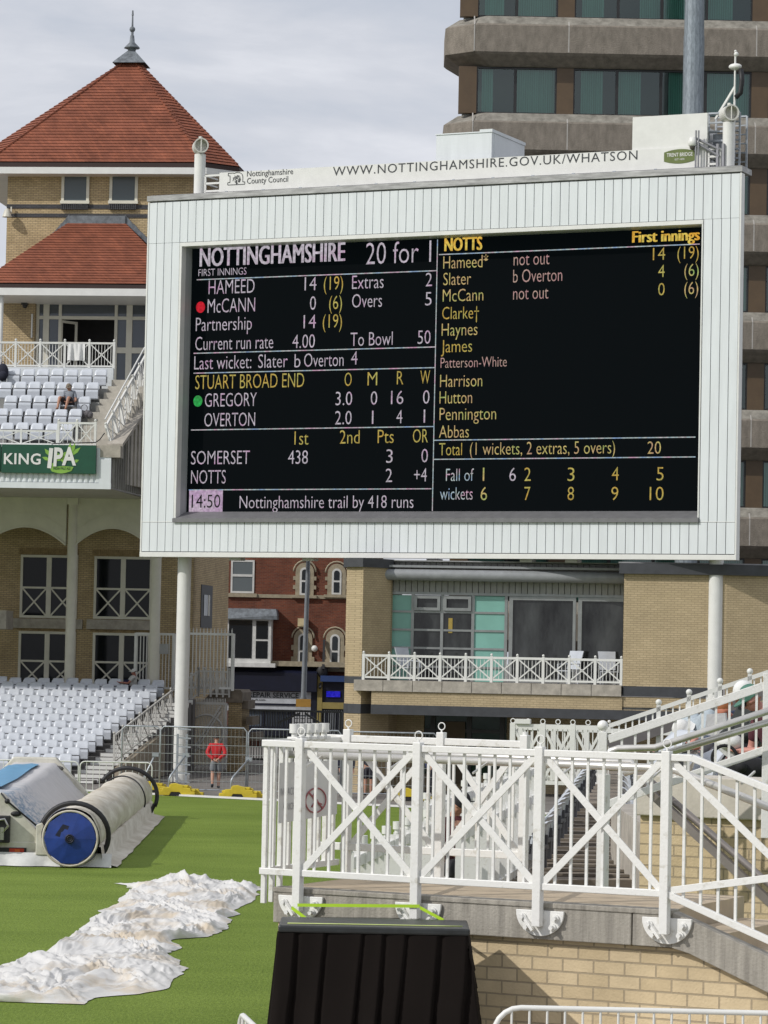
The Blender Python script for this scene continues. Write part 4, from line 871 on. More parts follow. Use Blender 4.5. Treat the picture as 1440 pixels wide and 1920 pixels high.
# glazed bay (facade at y = -1.2) 
gy = -.4
gb = T('glazed_bay', 'cream framed glazed doors under the lean-to roof on the upper deck', 'shopfront', TW, (0, gy, zB))
zt3 = rz0-.3; x0, x1 = TW.X(70, 600, gy), TW.X(300, 600, gy)
g = MB(); f = .14; zmid = TW.Z(150, 596, gy)
vx = [TW.X(p, 600, gy) for p in (71, 87, 113, 218, 243, 276, 300)]
for i, v in enumerate(vx): g.box(v-f*(.9 if i in (1, 4) else .45), v+f*(.9 if i in (1, 4) else .45), gy-.05, gy+.08, zB, zt3)
g.box(x0, x1, gy-.04, gy+.06, zmid-.07, zmid+.07); g.box(x0, x1, gy-.04, gy+.06, zB, zB+.2); 
zk = TW.Z(230, 657, gy); g.box(vx[3], x1, gy-.04, gy+.06, zk-.12, zk+.12)
g.build('frame', CREAM, gb)
g = MB(); 
for i in range(len(vx)-1):
    if i == 2: g.poly([(vx[i], gy+.02, zmid), (vx[i+1], gy+.02, zmid), (vx[i+1], gy+.02, zt3), (vx[i], gy+.02, zt3)])
    else: g.poly([(vx[i], gy+.02, zB), (vx[i+1], gy+.02, zB), (vx[i+1], gy+.02, zt3), (vx[i], gy+.02, zt3)])
g.build('pane', GL('reflective_pane', (.06, .07, .085), .05, .8), gb)
g = MB(); a = radians(55); hx = vx[2]+.05; e = Vector((cos(a), sin(a), 0))*.85
for p, q in (((0, zB+.1), (0, zmid-.1)), ((1, zB+.1), (1, zmid-.1))): g.bar(Vector((hx, gy+.05, p[1]))+e*p[0], Vector((hx, gy+.05, q[1]))+e*q[0], .1)
for z in (zB+.15, zmid-.15): g.bar(Vector((hx, gy+.05, z)), Vector((hx, gy+.05, z))+e, .1)
g.build('open_door', CREAM, gb)
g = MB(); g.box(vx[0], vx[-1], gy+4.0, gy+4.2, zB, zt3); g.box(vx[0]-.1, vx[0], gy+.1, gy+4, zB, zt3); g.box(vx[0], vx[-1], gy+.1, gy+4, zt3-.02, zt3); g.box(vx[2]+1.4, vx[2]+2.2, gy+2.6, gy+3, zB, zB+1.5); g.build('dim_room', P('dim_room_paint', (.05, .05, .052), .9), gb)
g = MB(); bxl = TW.X(5, 600, gy-.3); g.box(bxl, x0-.05, gy-.3, .4, zB, zt3); rootmesh(g, 'brick_cheek', BUFF, 'buff brick pier with a camera next to the glazed doors on the upper deck', 'wall', TW, (bxl, gy, zB))
g = MB(); xx, z = TW.L(47, 568, gy-.4); g.box(xx-.12, xx+.12, gy-.62, gy-.31, z-.1, z+.05); g.ball((xx+.02, gy-.5, z-.13), .11); rootmesh(g, 'wall_camera', P('camera_black', (.03, .03, .03), .4), 'small dark camera on the brick pier by the upper glazing', 'camera', TW, (xx, gy-.3, z))
g = MB(); xx, z = TW.L(60, 611, gy-.31); g.box(xx-.03, xx+.03, gy-.36, gy-.305, z-.5, z+.5); rootmesh(g, 'wall_strip', W_PAINT, 'thin white vertical strip on the brick pier by the upper glazing', 'trunking', TW, (xx, gy-.3, z-.5))
fl = T('wall_floodlight', 'small pale floodlight on the outer corner of the brick tower', 'lamp', TW, (TW.X(15, 405, .3), .3, TW.Z(15, 405, .3)))
g = MB(); a = Vector((TW.X(20, 398, .2), .3, TW.Z(20, 398, .2))); g.lathe([(.05, .2), (.12, .12), (.2, -.12), (.21, -.16)], a+Vector((-.13, -.2, -.06)), 12); g.build('lamp_head', GRP, fl); g = MB(); g.bar(a, a+Vector((0, 0, .25)), .06); g.bar(a+Vector((0, 0, .0)), a+Vector((-.1, -.2, .1)), .05); g.build('arm', GRP, fl)
g = MB(); x = TW.X(2, 600, -3.4); g.cyl((x, -3.4, zB), (x, -3.4, rz0-.3), .09, n=12); rootmesh(g, 'roof_post', W_PAINT, 'white round post holding up the lean-to roof on the upper deck', 'post', TW, (x, -3.4, zB))

# ------------------------------------------------------------------ balcony building at right
BB = Fr.at(720, 103.5, 10)
bb = T('balcony_building', 'pale buff brick building with a recessed balcony and teal glazing under the scoreboard', 'building', BB)
zT = BB.Z(950, 1049)+.72; zbl = BB.Z(900, 1279); zdk0, zdk1 = BB.Z(900, 1343), BB.Z(900, 1325)
bL = BB.X(684, 1250); bR = BB.X(1170, 1200); wR = BB.X(1362, 1200)
DKB = P('charcoal_band', (.05, .053, .06), .6, var=.2)
# hexagonal pillar
def hexa(g, z0, z1, grow=0.0):
    xl, xm, xr = BB.X(641, 1250), BB.X(679, 1250), BB.X(719, 1250)
    P_ = [(xl-.3-grow, 3.5), (xl-grow, .55), (xl+.25-grow*.7, .1-grow), (xm, -.12-grow), (xr+grow*.6, 1.2), (xr+grow*.6, 3.5)]
    g.prism([(x, y, z0) for x, y in P_], (0, 0, z1-z0))
zb1, zb0 = BB.Z(665, 1268), BB.Z(665, 1281)
g = MB(); hexa(g, 0, zdk0); hexa(g, zdk1, zb0); hexa(g, zb1, zT-1.05)
pl = g.build('pillar', BUFF_R, bb)
for q in ((zb0, zb1, .01), (zdk0, zdk1, .02), (zT-1.05, zT-.74, .12)): g = MB(); hexa(g, *q); g.build('dark_band', DKB, pl)
# main wall: bands below the balcony and the big wall right of it
g = MB(); xs0 = BB.X(679, 1250)+.4
g.box(xs0, bR+.0, -.35, .1, zdk1, zbl-.38); g.box(bR, wR, -.30, .1, zdk1, zbl-.38+.0); g.box(bR, wR, -.30, 4.5, zbl-.02, zT-1.15); 
g.add([(bR-.01, -.3, zbl-.3), (bR-.01, 5, zbl-.3), (bR-.01, 5, zT-1), (bR-.01, -.3, zT-1)], [(0, 1, 2, 3)])
wR2 = wR+9
g.prism([(wR, -.3, zdk1), (wR2, 2.2, zdk1), (wR2, 4, zdk1), (wR, 4, zdk1)], (0, 0, zT-1.15-zdk1)); g.build('wall', BUFF_R, bb)
g = MB(); g.box(bR+.02, wR-.1, -.34, .1, zbl-.36, zbl-.03); g.build('dark_band', DKB, bb); g = MB(); g.box(xs0, wR, -.40, .1, zdk0, zdk1); g.build('dark_band', DKB, bb); g = MB(); g.prism([(bR-.15, -.5, zT-1.15), (wR, -.5, zT-1.15), (wR2, 2.0, zT-1.15), (wR2, 4, zT-1.15), (bR-.15, 4, zT-1.15)], (0, 0, .35)); g.build('dark_band', DKB, bb)
g = MB(); g.prism([(BB.X(641, 1250), 1.2, zT-.79), (bR-.2, 1.2, zT-.79), (bR-.2, -.3, zT-.79), (wR, -.3, zT-.79), (wR2, 2.2, zT-.79), (wR2, 14, zT-.79), (BB.X(641, 1250), 14, zT-.79)], (0, 0, .04)); g.build('flat_roof', GREY, bb)
g = MB(); n = 9; a, b = bL-.3, bR-.02
for i in range(n): g.box(a+(b-a)*i/n+.01, a+(b-a)*(i+1)/n-.01, -.42, .05, zbl-.37, zbl)
g.box(a, b, .0, 3, zbl-.35, zbl-.02); g.build('balcony_ledge', CONC, bb)
g = MB(); xg0, xg1 = BB.X(720, 1100, 1.6), BB.X(1172, 1100, 1.6); zg = BB.Z(900, 1112, 1.6); zr0 = BB.Z(900, 1080, 1.3)
n = 44
for i in range(n): u = xg0-.3+(xg1+1-xg0)*i/n; g.box(u+.012, u+(xg1+1-xg0)/n-.012, 1.52, 1.6, zg, zT-.80)
g.box(xg0-.3, xg1+.7, 1.6, 1.8, zg, zT-.80); g.build('grey_cladding', P('grey_ribbed_panel', (.30, .30, .285), .6, var=.1), bb)
g = MB(); g.cyl((xg0-.3, 1.1, zr0), (xg1+.6, 1.1, zr0), .2, n=14); g.box(xg0-.3, xg1+.6, 1.0, 1.5, zr0+.25, zr0+.33); g.build('grey_beam', P('grey_beam_paint', (.26, .27, .28), .45), bb)
FRM = P('aluminium_frame', (.30, .31, .31), .4, .5)
# glazing
def gx(p, y=1.6): return BB.X(p, 1170, y)
def gz(p, y=1.6): return BB.Z(900, p, y)
gl = T('balcony_glazing', 'aluminium framed balcony glazing with teal glass panels and sliding doors', 'window wall', BB, (gx(720), 1.6, zbl))
cols = [gx(p) for p in (719, 774, 829, 887, 949)]; rws = [gz(p) for p in (1116, 1149, 1183, 1217, 1252)]
g = MB(); f = .05
for x in cols: g.box(x-f, x+f, 1.52, 1.64, zbl, zg)
for z in rws[1:]: 
    for i in range(4): g.box(cols[i]+f, cols[i+1]-f, 1.53, 1.63, z-.035, z+.035)
g.box(cols[0], gx(1172), 1.50, 1.66, zg-.09, zg); 
d0, d1, d2 = gx(955), gx(1080), gx(1175)
for a, b in ((d0, d1), (d1+.08, d2)): 
    g.box(a, a+.13, 1.48, 1.62, zbl, zg-.1); g.box(b-.10, b, 1.48, 1.62, zbl, zg-.1); g.box(a+.13, b-.10, 1.48, 1.62, zg-.22, zg-.1); g.box(a+.13, b-.1, 1.48, 1.62, zbl, zbl+.15)
for a, b in ((cols[1], (cols[1]+cols[2])/2+.6), ): pass
for i in (1, 2):
    a, b = cols[i]+.06, cols[i+1]-.06; z0, z1 = rws[1]+.05, zg-.12
    g.box(a, a+.1, 1.45, 1.55, z0, z1); g.box(b-.1, b, 1.45, 1.55, z0, z1); g.box(a+.1, b-.1, 1.45, 1.55, z0, z0+.1); g.box(a+.1, b-.1, 1.45, 1.55, z1-.1, z1)
g.build('frame', FRM, gl)
for i in (0, 3):
    g = MB()
    for k in range(4): g.box(cols[i]+f, cols[i+1]-f, 1.57, 1.6, rws[k+1]+.036 if k < 3 else zbl, rws[k]-.036)
    g.build('teal_panel', TEAL, gl)
g = MB()
DRG = P('dark_room_glass', (.035, .038, .038), .07, var=.9, scale=.9, stretch=(1.6, 1, .5), spec=.5)
for i in (1, 2): g.box(cols[i]+f, cols[i+1]-f, 1.575, 1.6, zbl, zg-.1)
g.build('pane', DRG, gl)
for a, b in ((d0+.13, d1-.1), (d1+.21, d2-.1)): g = MB(); g.box(a, b, 1.555, 1.58, zbl+.15, zg-.22); g.build('pane', DRG, gl)
g = MB(); x = gx(845); g.box(x-.07, x+.07, 1.545, 1.57, gz(1188), gz(1160)); g.build('yellow_pole', P('mustard_pole', (.35, .25, .05), .6), gl)
zrl = BB.Z(900, 1233, -.25); zrb = BB.Z(900, 1274, -.25)
xrail('balcony_railing', 'long white cross-braced railing along the recessed balcony ledge', BB, [(bL, -.25, zrl), (bR-.05, -.25, zrl)], [(bL, -.25, zrb), (bR-.05, -.25, zrb)], W_PAINT, 10, None, nb=7, w=.08, caps=.045)
def chair(px, lab, rot):
    x = BB.X(px, 1240, .55); t = T('garden_chair', lab, 'chair', BB, (x, .55, zbl), 'white chairs on the balcony'); t.rotation_euler.z += rot; OFF[t.name] = Vector((0, 0, 0))
    g = MB(); g.box(-.25, .25, -.25, .25, .42, .46); g.build('seat', W_SEAT, t)
    g = MB(); g.prism([(-.27, .22, .5), (.27, .22, .5), (.30, .42, 1.12), (-.30, .42, 1.12)], (0, .04, 0)); g.build('backrest', W_SEAT, t)
    for sx in (-.24, .24):
        for sy in (-.22, .22): g = MB(); g.bar((sx, sy, 0), (sx, sy, .44), .04); g.build('leg', W_SEAT, t)
        g = MB(); g.bar((sx*1.1, -.25, .66), (sx*1.1, .3, .68), .05, .03); g.bar((sx*1.1, -.24, .42), (sx*1.1, -.24, .66), .04); g.build('armrest', W_SEAT, t)
chair(768, 'white garden chair on the balcony before the teal glass panels', .9); chair(1066, 'white garden chair on the balcony before the dark sliding doors', -.6); chair(1142, 'white garden chair on the balcony beside the big brick wall', .3)
# ground storey, recessed
gf = T('ground_glazing', 'dark green glazed ground storey under the brick band', 'shopfront', BB, (gx(700), 3.0, 0))
g = MB(); g.box(xs0-.4, wR2, 3.2, 3.5, 0, zdk1); g.box(xs0-.3, xs0+1.3, 2.9, 3.2, 0, zdk0+.2); g.build('wall', BUFF_R, gf)
g = MB(); a, b = BB.X(715, 1360, 3.0), BB.X(950, 1360, 3.0); g.box(a, b, 3.02, 3.1, .6, zdk0+.1); g.build('pane', GL('green_glass', (.012, .035, .025), .1), gf)
g = MB(); 
for p in (714, 766, 812, 880, 942): x = BB.X(p, 1360, 2.95); g.box(x-.08, x+.08, 2.93, 3.08, 0, zdk0+.1)
g.box(a, b, 2.94, 3.06, BB.Z(800, 1372, 3), BB.Z(800, 1370, 3)+.08); g.build('frame', P('dark_mullion', (.03, .03, .03), .5), gf)
g = MB(); x0, x1 = BB.X(830, 1360, 2.9), BB.X(872, 1360, 2.9); g.box(x0, x1, 2.9, 2.93, .3, BB.Z(850, 1353, 2.9)); g.build('notice_board', P('brown_board', (.10, .075, .045), .8), gf)
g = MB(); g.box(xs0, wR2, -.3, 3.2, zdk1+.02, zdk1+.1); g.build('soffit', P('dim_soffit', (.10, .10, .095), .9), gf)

# ------------------------------------------------------------------ red brick terrace with shops, across the road
RH = Fr.at(540, 152.0, 3)
rh = T('red_brick_shop', 'red brick terrace house with arched stone windows over a repair shop', 'shop', RH)
rL, rR = RH.X(380, 1200), RH.X(700, 1200); zt4 = RH.Z(540, 980)
g = MB(); g.box(rL, rR, 0, 8, 0, zt4); g.build('wall', REDBR, rh)
g = MB(); zc1, zc0 = RH.Z(540, 1115), RH.Z(540, 1121.5); g.box(rL, rR, -.06, .01, zc0, zc1); g.build('string_course', STONE, rh)
SHW = P('sash_white', (.66, .66, .64), .5)
PG = GL('sash_glass', (.03, .035, .04), .08, .4)
def arch_win(cx_px, top, bot, wpx):
    x = RH.X(cx_px, (top+bot)/2); z1, z0 = RH.Z(cx_px, top), RH.Z(cx_px, bot); w = wpx/37.5/2
    def arc(r, zb, hh, n=10): return [(x-r, zb)]+[(x-r*cos(pi*i/n), hh-r+r*sin(pi*i/n)) for i in range(n+1)]+[(x+r, zb)]
    g = MB(); g.prism([(p[0], -.10, p[1]) for p in arc(w+.22, z0-.12, z1+.24)], (0, .12, 0))
    for s in (-1, 1):
        for q in (.15, .5): g.box(x+s*(w+.1), x+s*(w+.34), -.095, 0, z0+(z1-z0)*q, z0+(z1-z0)*(q+.15))
    g.box(x-w-.38, x+w+.38, -.2, 0, z0-.25, z0-.11); 
    fw = g.build('window', STONE, rh)
    g = MB(); g.prism([(p[0], -.13, p[1]) for p in arc(w, z0-.1, z1)], (0, .03, 0)); fr_ = g.build('sash', SHW, fw)
    g = MB(); zm = z0+(z1-z0)*.47
    i2 = [(p[0], -.145, p[1]) for p in arc(w-.1, zm+.05, z1-.1)]; g.poly(i2); g.poly([(x-w+.1, -.145, z0), (x+w-.1, -.145, z0), (x+w-.1, -.145, zm-.05), (x-w+.1, -.145, zm-.05)]); g.build('pane', PG, fw)
    g = MB(); pts = arc(w+.32, z1-w-.1, z1+.34); g.tube([(p[0], -.1, p[1]) for p in pts[1:-1]], .05, 6); g.build('hood_mould', STONE, fw)
arch_win(571.5, 1064, 1112, 18); arch_win(631.5, 1066, 1111, 18); arch_win(568, 1188, 1250, 18); arch_win(628, 1189, 1250, 18)
a, b = RH.X(433, 1080), RH.X(477, 1080); z1, z0 = RH.Z(455, 1050), RH.Z(455, 1112); zm = RH.Z(455, 1079)
g = MB(); f = .09; g.box(a, a+f, -.05, .05, z0, z1); g.box(b-f, b, -.05, .05, z0, z1); g.box(a+f, b-f, -.05, .05, z0, z0+f); g.box(a+f, b-f, -.06, .05, zm-.06, zm+.06); g.box(a+f, b-f, -.05, .05, z1-f, z1); w = g.build('window', SHW, rh)
g = MB(); g.box(a+f, b-f, -.03, -.01, z0+f, z1-f); g.build('pane', GL('curtained_pane', (.14, .16, .17), .25), w); g = MB(); g.box(a-.15, b+.15, -.14, .0, z0-.2, z0-.01); g.build('sill', STONE, w)
# projecting bay window
ba, bb_ = RH.X(425, 1200, -1), RH.X(508, 1200, -1); z1, z0 = RH.Z(470, 1161, -1), RH.Z(470, 1240, -1)
g = MB(); g.box(ba, bb_, -1, .05, z0-.1, z1); by = g.build('bay_window', SHW, rh)
g = MB(); xm = RH.X(476, 1200, -1); f = .1; g.box(ba+f, xm-f, -1.02, -1.003, z0+.15, z1-.05); zq = RH.Z(490, 1200, -1); g.box(xm+f, bb_-.16, -1.02, -1.003, z0+.15, zq-.05); g.box(xm+f, bb_-.16, -1.02, -1.003, zq+.05, z1-.08); g.build('pane', GL('bay_glass', (.012, .016, .022), .06, .8), by)
g = MB(); g.box(ba-.3, bb_+.25, -1.2, .05, z0-.28, z0-.08); g.build('sill', SHW, by)
g = MB(); zr_ = RH.Z(470, 1144, -1); g.prism([(ba-.2, -1.25, z1), (bb_+.3, -1.25, z1), (bb_+.3, -1.25, z1+.2), (bb_+.2, -.9, zr_+.08), (ba-.2, -.9, zr_+.08)], (0, 1.0, 0)); g.build('roof', LEAD, by)
NAVY = P('navy_paint', (.004, .006, .022), .5, var=.2)
zs1, zs0 = RH.Z(530, 1249, -.9), RH.Z(530, 1296, -.9); sa, sb_ = RH.X(400, 1270, -.9), RH.X(594, 1270, -.9)
sh = T('shopfront', 'navy shop front with a white repair service sign', 'shopfront', RH, (sa, -.9, 0))
g = MB(); g.prism([(sa, -.9, zs0), (sa, -.9, zs0+.9), (sa, -.1, zs1), (sa, .0, zs1), (sa, 0, zs0)], (sb_-sa, 0, 0)); p1 = RH.X(583, 1320, -.5); g.box(p1, sb_, -.6, 0, 0, zs0); g.build('fascia', NAVY, sh)
g = MB(); g.box(sa, sb_+1.5, -.75, 0, zs1, zs1+.25); g.build('cornice', STONE, sh)
g = MB(); z1, z0 = RH.Z(520, 1297, -.6), RH.Z(520, 1319, -.6); q1 = RH.X(583, 1310, -.6); g.box(sa, q1, -.62, -.5, z0, z1); sg = g.build('sign_panel', P('dull_white_panel', (.50, .52, .56), .6), sh)
def rt(g, t, pa, pb, yb_, cap, y, bold=0): X0, Z0 = RH.L(pa, yb_, y); X1 = RH.X(pb, yb_, y); g.text(t, X0, X1, Z0, cap/37.5, y=y, bold=bold)
g = MB(); rt(g, 'REPAIR SERVICE', 466, 560, 1307, 9.5, -.64, .02); rt(g, 'online-gb.com', 459, 497, 1313, 3.5, -.64, .02); g.build('sign_lettering', INK, sg, fix=False)
g = MB(); g.box(sa, q1, -.63, -.5, z0-.09, z0-.02); g.box(sa, q1, -.6, -.4, z0-1.6, z0-1.15); g.build('navy_rail', NAVY, sh)
g = MB(); z2 = RH.Z(520, 1334, -.6); g.box(sa, q1, -.58, -.45, z2, z0-.1); g.build('white_rail', bpy.data.materials['dull_white_panel'], sh)
g = MB(); 
for a, b in ((455, 491), (496, 540), (546, 580)): g.box(RH.X(a, 1360, -.4), RH.X(b, 1360, -.4), -.45, -.4, .4, z2)
g.build('pane', GL('shop_glass', (.10, .12, .15), .15), sh)
g = MB()
for p in (493, 543, 581): x = RH.X(p, 1360, -.4); g.box(x-.07, x+.07, -.5, -.38, 0, z2)
for i in range(26): x = RH.X(497+i*3.3, 1360, -.4); g.box(x-.012, x+.012, -.48, -.455, .4, z2)
g.build('mullion', bpy.data.materials['navy_paint'], sh)
s2 = T('corner_shop', 'dark blue neighbouring shop front with a small blue lit sign', 'shopfront', RH, (RH.X(605, 1290, -.6), -.6, 0))
a, b = RH.X(605, 1290, -.6), RH.X(680, 1290, -.6)
g = MB(); g.box(a, b, -.6, 0, 0, RH.Z(620, 1270, -.6)); g.build('fascia', NAVY, s2)
g = MB(); g.box(a-.1, b, -.9, -.6, RH.Z(620, 1278, -.6), RH.Z(620, 1267, -.6)); g.build('awning', P('mid_blue', (.02, .05, .16), .6), s2)
g = MB(); g.box(RH.X(612, 1300, -.62), RH.X(638, 1300, -.62), -.66, -.6, RH.Z(620, 1307, -.6), RH.Z(620, 1296, -.6)); g.build('lit_sign', LED('neon_blue', (.02, .02, .55), (.05, .04, .75), .8, 4), s2)
g = MB(); g.box(RH.X(605, 1300, -.62), b, -.75, -.6, RH.Z(620, 1329, -.6), RH.Z(620, 1317, -.6)); g.build('ochre_board', P('ochre', (.28, .22, .07), .7), s2)
g = MB(); p0, p1 = RH.X(595, 1300, -.7), RH.X(604, 1300, -.7); g.box(p0, p1, -.7, 0, 0, RH.Z(600, 1262, -.7)); g.build('pilaster', bpy.data.materials['ochre'], s2)
g = MB(); 
for i in range(9): x = RH.X(608+i*4, 1360, -.7); g.bar((x, -.72, .2), (x, -.72, RH.Z(620, 1332, -.7)), .03)
g.build('shutter', GALV, s2)
g = MB(); x, z = RH.L(590, 1216, -.2); g.ball((x, -.3, z), .16); g.bar((x, -.3, z), (x, 0, z+.1), .06); rootmesh(g, 'globe_lamp', W_PAINT, 'white globe lamp on the red brick wall between arched windows', 'lamp', RH, (x, -.2, z))
g = MB(); x, z = RH.L(568, 1167, -.2); g.box(x-.25, x+.22, -.35, 0, z-.2, z+.2); g.box(x-.1, x+.2, -.36, -.34, z-.15, z+.1); rootmesh(g, 'alarm_box', P('alarm_cream', (.60, .50, .30), .5), 'cream alarm box on the red brick wall above an arched window', 'alarm', RH, (x, -.2, z))
g = MB(); 
for p in ((604, 1255, 600, 1290), (608, 1200, 606, 1255)): a = RH.L(p[0], p[1], -.15); b = RH.L(p[2], p[3], -.8); g.bar((a[0], -.15, a[1]), (b[0], -.8, b[1]), .12)
g.ball((RH.X(604, 1258, -.4), -.5, RH.Z(604, 1258)), .3, sc=(1, 1, 1.6)); rootmesh(g, 'drain_pipe', BLACK, 'black drainpipe and hopper between the two shop fronts', 'drainpipe', RH, (a[0], -.15, a[1]))
LP = Fr.at(571, 140, 0)
lp = T('street_lamp', 'tall grey street lamp column with parking signs before the red brick shop', 'street lamp', LP)
zj = LP.Z(570, 1308); g = MB(); g.cyl((0, 0, 0), (0, 0, zj), .16, n=12); g.cyl((.0, 0, zj), (.1, 0, LP.Z(578, 1050)+1.5), .125, .085, n=12); g.build('pole', P('lamp_grey', (.22, .24, .26), .5, .3), lp)
g = MB(); 
z = LP.Z(570, 1318); g.box(-.34, .34, -.2, -.17, z-.18, z+.18); sA = g.build('orange_sign', P('orange_sign_face', (.45, .25, .05), .6), lp)
g = MB(); g.box(-.34, .34, -.2, -.17, z-.55, z-.19); g.box(-.5, .45, -.2, -.17, z-1.05, z-.62); sW = g.build('white_sign', P('sign_white', (.45, .46, .48), .6), lp)
g = MB(); 
for i in range(3):
    for k in range(2): g.box(-.42+i*.3, -.2+i*.3, -.207, -.2, z-.72-k*.2, z-.69-k*.2)
g.build('sign_print', INK, sW)
# perimeter railings at street
PF = Fr.at(560, 128, 8)
xa, z1 = PF.L(460, 1331, 0); xb = PF.X(640, 1331, 0)
t = palis('street_railing', 'dark grey bar railing with gable braces in front of the shops', PF, xa, xb, 0, .2, z1, 36, .0, P('dark_grey_rail', (.09, .095, .09), .5, .3), .02)
g = MB(); xc, zc = PF.L(563, 1337, -.1); xl_, zl_ = PF.L(520, 1356, -.1); xr_, zr_ = PF.L(625, 1372, -.1); g.bar((xc, -.1, zc), (xl_, -.1, zl_), .08); g.bar((xc+.2, -.1, zc), (xr_, -.1, zr_), .08); g.build('brace', bpy.data.materials['dark_grey_rail'], t)

# ------------------------------------------------------------------ concourse: temporary fence, feet, barriers
WIRE = P('fence_wire', (.40, .42, .42), .45, .6, var=.1)
fx0, zf1 = FN.L(212, 1357, 0); 
def fence_panel(xa, xb, zt_, lab, dy=0):
    t = T('temporary_fence', lab, 'fence', FN, (xa, dy, 0), 'wire mesh temporary fence panels')
    g = MB(); g.tube([(xa, dy, .05), (xa, dy, zt_-.12), (xa+.1, dy, zt_), (xb-.1, dy, zt_), (xb, dy, zt_-.12), (xb, dy, .05)], .026, 8); g.cyl((xa, dy, .15), (xb, dy, .15), .02); g.build('tube_frame', GALV, t)
    g = MB(); n = int((xb-xa)/.125)
    for i in range(1, n): x = xa+(xb-xa)*i/n; g.bar((x, dy, .15), (x, dy, zt_), .006)
    for k in range(1, 7): z = .15+(zt_-.15)*k/7; g.bar((xa, dy-.01, z), (xb, dy-.01, z), .017)
    g.build('wire_mesh', WIRE, t); return t
zf = FN.Z(350, 1363, 0)
edges = [FN.X(p, 1450, 0) for p in (298, 463, 640, 820)]
labs = ['temporary wire fence panel in front of the person in red', 'temporary wire fence panel reaching from a stay to behind the capped end railing', 'temporary wire fence panel in front of the brick pillar and dark glazing']
for i in range(3): fence_panel(edges[i]+.03, edges[i+1]-.03, zf-.02*i, labs[i])
fence_panel(FN.X(205, 1450, .5)+.4, edges[0]-.05, zf-1.0 if False else zf-.02, 'temporary wire fence panel beside the sloping stair wall', .5)
YEL = P('yellow_block', (.60, .46, .03), .5, var=.15)
def foot(px, py, lab, pole_to=None):
    x, y = FN.G(px, py); t = T('fence_block', lab, 'fence foot', FN, (x, y, 0), 'yellow fence weights')
    g = MB(); w = .62
    prof = [(-w, 0), (-w, .13), (-w*.75, .15), (-w*.7, .25), (-w*.35, .27), (-w*.3, .38), (-.02, .40), (.1, .36), (w*.35, .34), (w*.4, .26), (w*.75, .25), (w*.8, .14), (w, .13), (w, 0), (.2, 0), (.12, .11), (-.16, .11), (-.22, 0)]
    g.prism([(x+a, y-.2, b) for a, b in prof], (0, .2, 0)); g.prism([(x+a*1.05+.22, y+.0, b*.85+.0) for a, b in prof], (0, .28, 0))
    for a, b in ((-.45, .15), (-.15, .27), (.3, .26), (.55, .14)): g.box(x+a-.08, x+a+.08, y-.16, y+.24, b, b+.075)
    g.build('weight', YEL, t, bevel=.015)
    g = MB(); g.box(x-.2, x+.16, y-.19, y-.05, .0, .10); g.build('recess', BLACK, t)
    if pole_to:
        qx, qz = FN.L(*pole_to, -.05); kx, kz = FN.L(px-9, py-42, y+.0)
        g = MB(); g.tube([(x-.25, y-.1, .05), (x-.23, y-.1, .55), (x-.18, y-.08, .66), (qx, -.05, qz)], .032, 8); g.box(qx-.1, qx+.12, -.1, .05, qz-.06, qz+.07); g.build('stay', GALV, t)
foot(284, 1487, 'yellow plastic fence weight next to the rolled cover', (291, 1415)); foot(331, 1491, 'yellow plastic fence weight by a scoreboard post and ladder', (348, 1416)); foot(447, 1495, 'yellow plastic fence weight under the stay nearest the capped end railing', (466, 1424)); foot(765, 1500, 'yellow plastic fence weight glimpsed through the saltire fence', None)
def barrier(fr, xa, xb, y, z0, z1, lab, n=11, r=.021, grp='white crowd barriers', feet=True):
    t = T('crowd_barrier', lab, 'barrier', fr, (xa, y, z0), grp); k = .16
    def corner(cx, cz, a0, a1): return [(cx+k*cos(radians(a0+(a1-a0)*i/5)), y, cz+k*sin(radians(a0+(a1-a0)*i/5))) for i in range(6)]
    g = MB(); g.tube([(xa, y, z0)]+corner(xa+k, z1-k, 180, 90)+corner(xb-k, z1-k, 90, 0)+[(xb, y, z0)], r, 8); g.cyl((xa, y, z0+.18), (xb, y, z0+.18), r*.85); g.build('tube_frame', W_PAINT, t)
    for i in range(1, n):
        x = xa+(xb-xa)*i/n; g = MB(); g.cyl((x, y, z0+.18), (x, y, z1-.01), r*.5, n=6); g.build('upright', W_PAINT, t)
    if feet:
        for x in (xa+.25, xb-.25): g = MB(); g.bar((x, y-.3, z0+.02), (x, y+.3, z0+.02), .04); g.bar((x, y, z0), (x, y, z0+.2), .04); g.build('foot', W_PAINT, t)
    return t
BF = Fr.at(220, 97.5, 4); z1 = BF.Z(220, 1429)
barrier(BF, BF.X(150, 1450), BF.X(285, 1450), 0, 0, z1, 'white crowd barrier between the rolled cover and the stair foot')
barrier(BF, BF.X(-10, 1450), BF.X(145, 1450), .2, 0, z1-.02, 'white crowd barrier half hidden behind the covered machine')
LD = Fr.at(338, 104, 3)
ld2 = T('ladder', 'grey steel ladder standing at the foot of a scoreboard post', 'ladder', LD)
za, zb_ = 0.0, LD.Z(338, 1376)
for px in (332, 349):
    x = LD.X(px, 1440); g = MB(); g.bar((x, 0, za), (x, 0, zb_), .07); g.build('rail', GALV, ld2)
g = MB(); 
for k in range(7): z = .25+k*.3; g.bar((LD.X(332, 1440), 0, z), (LD.X(357, 1440), -.05, z-.02), .05)
g.build('rung', GALV, ld2)

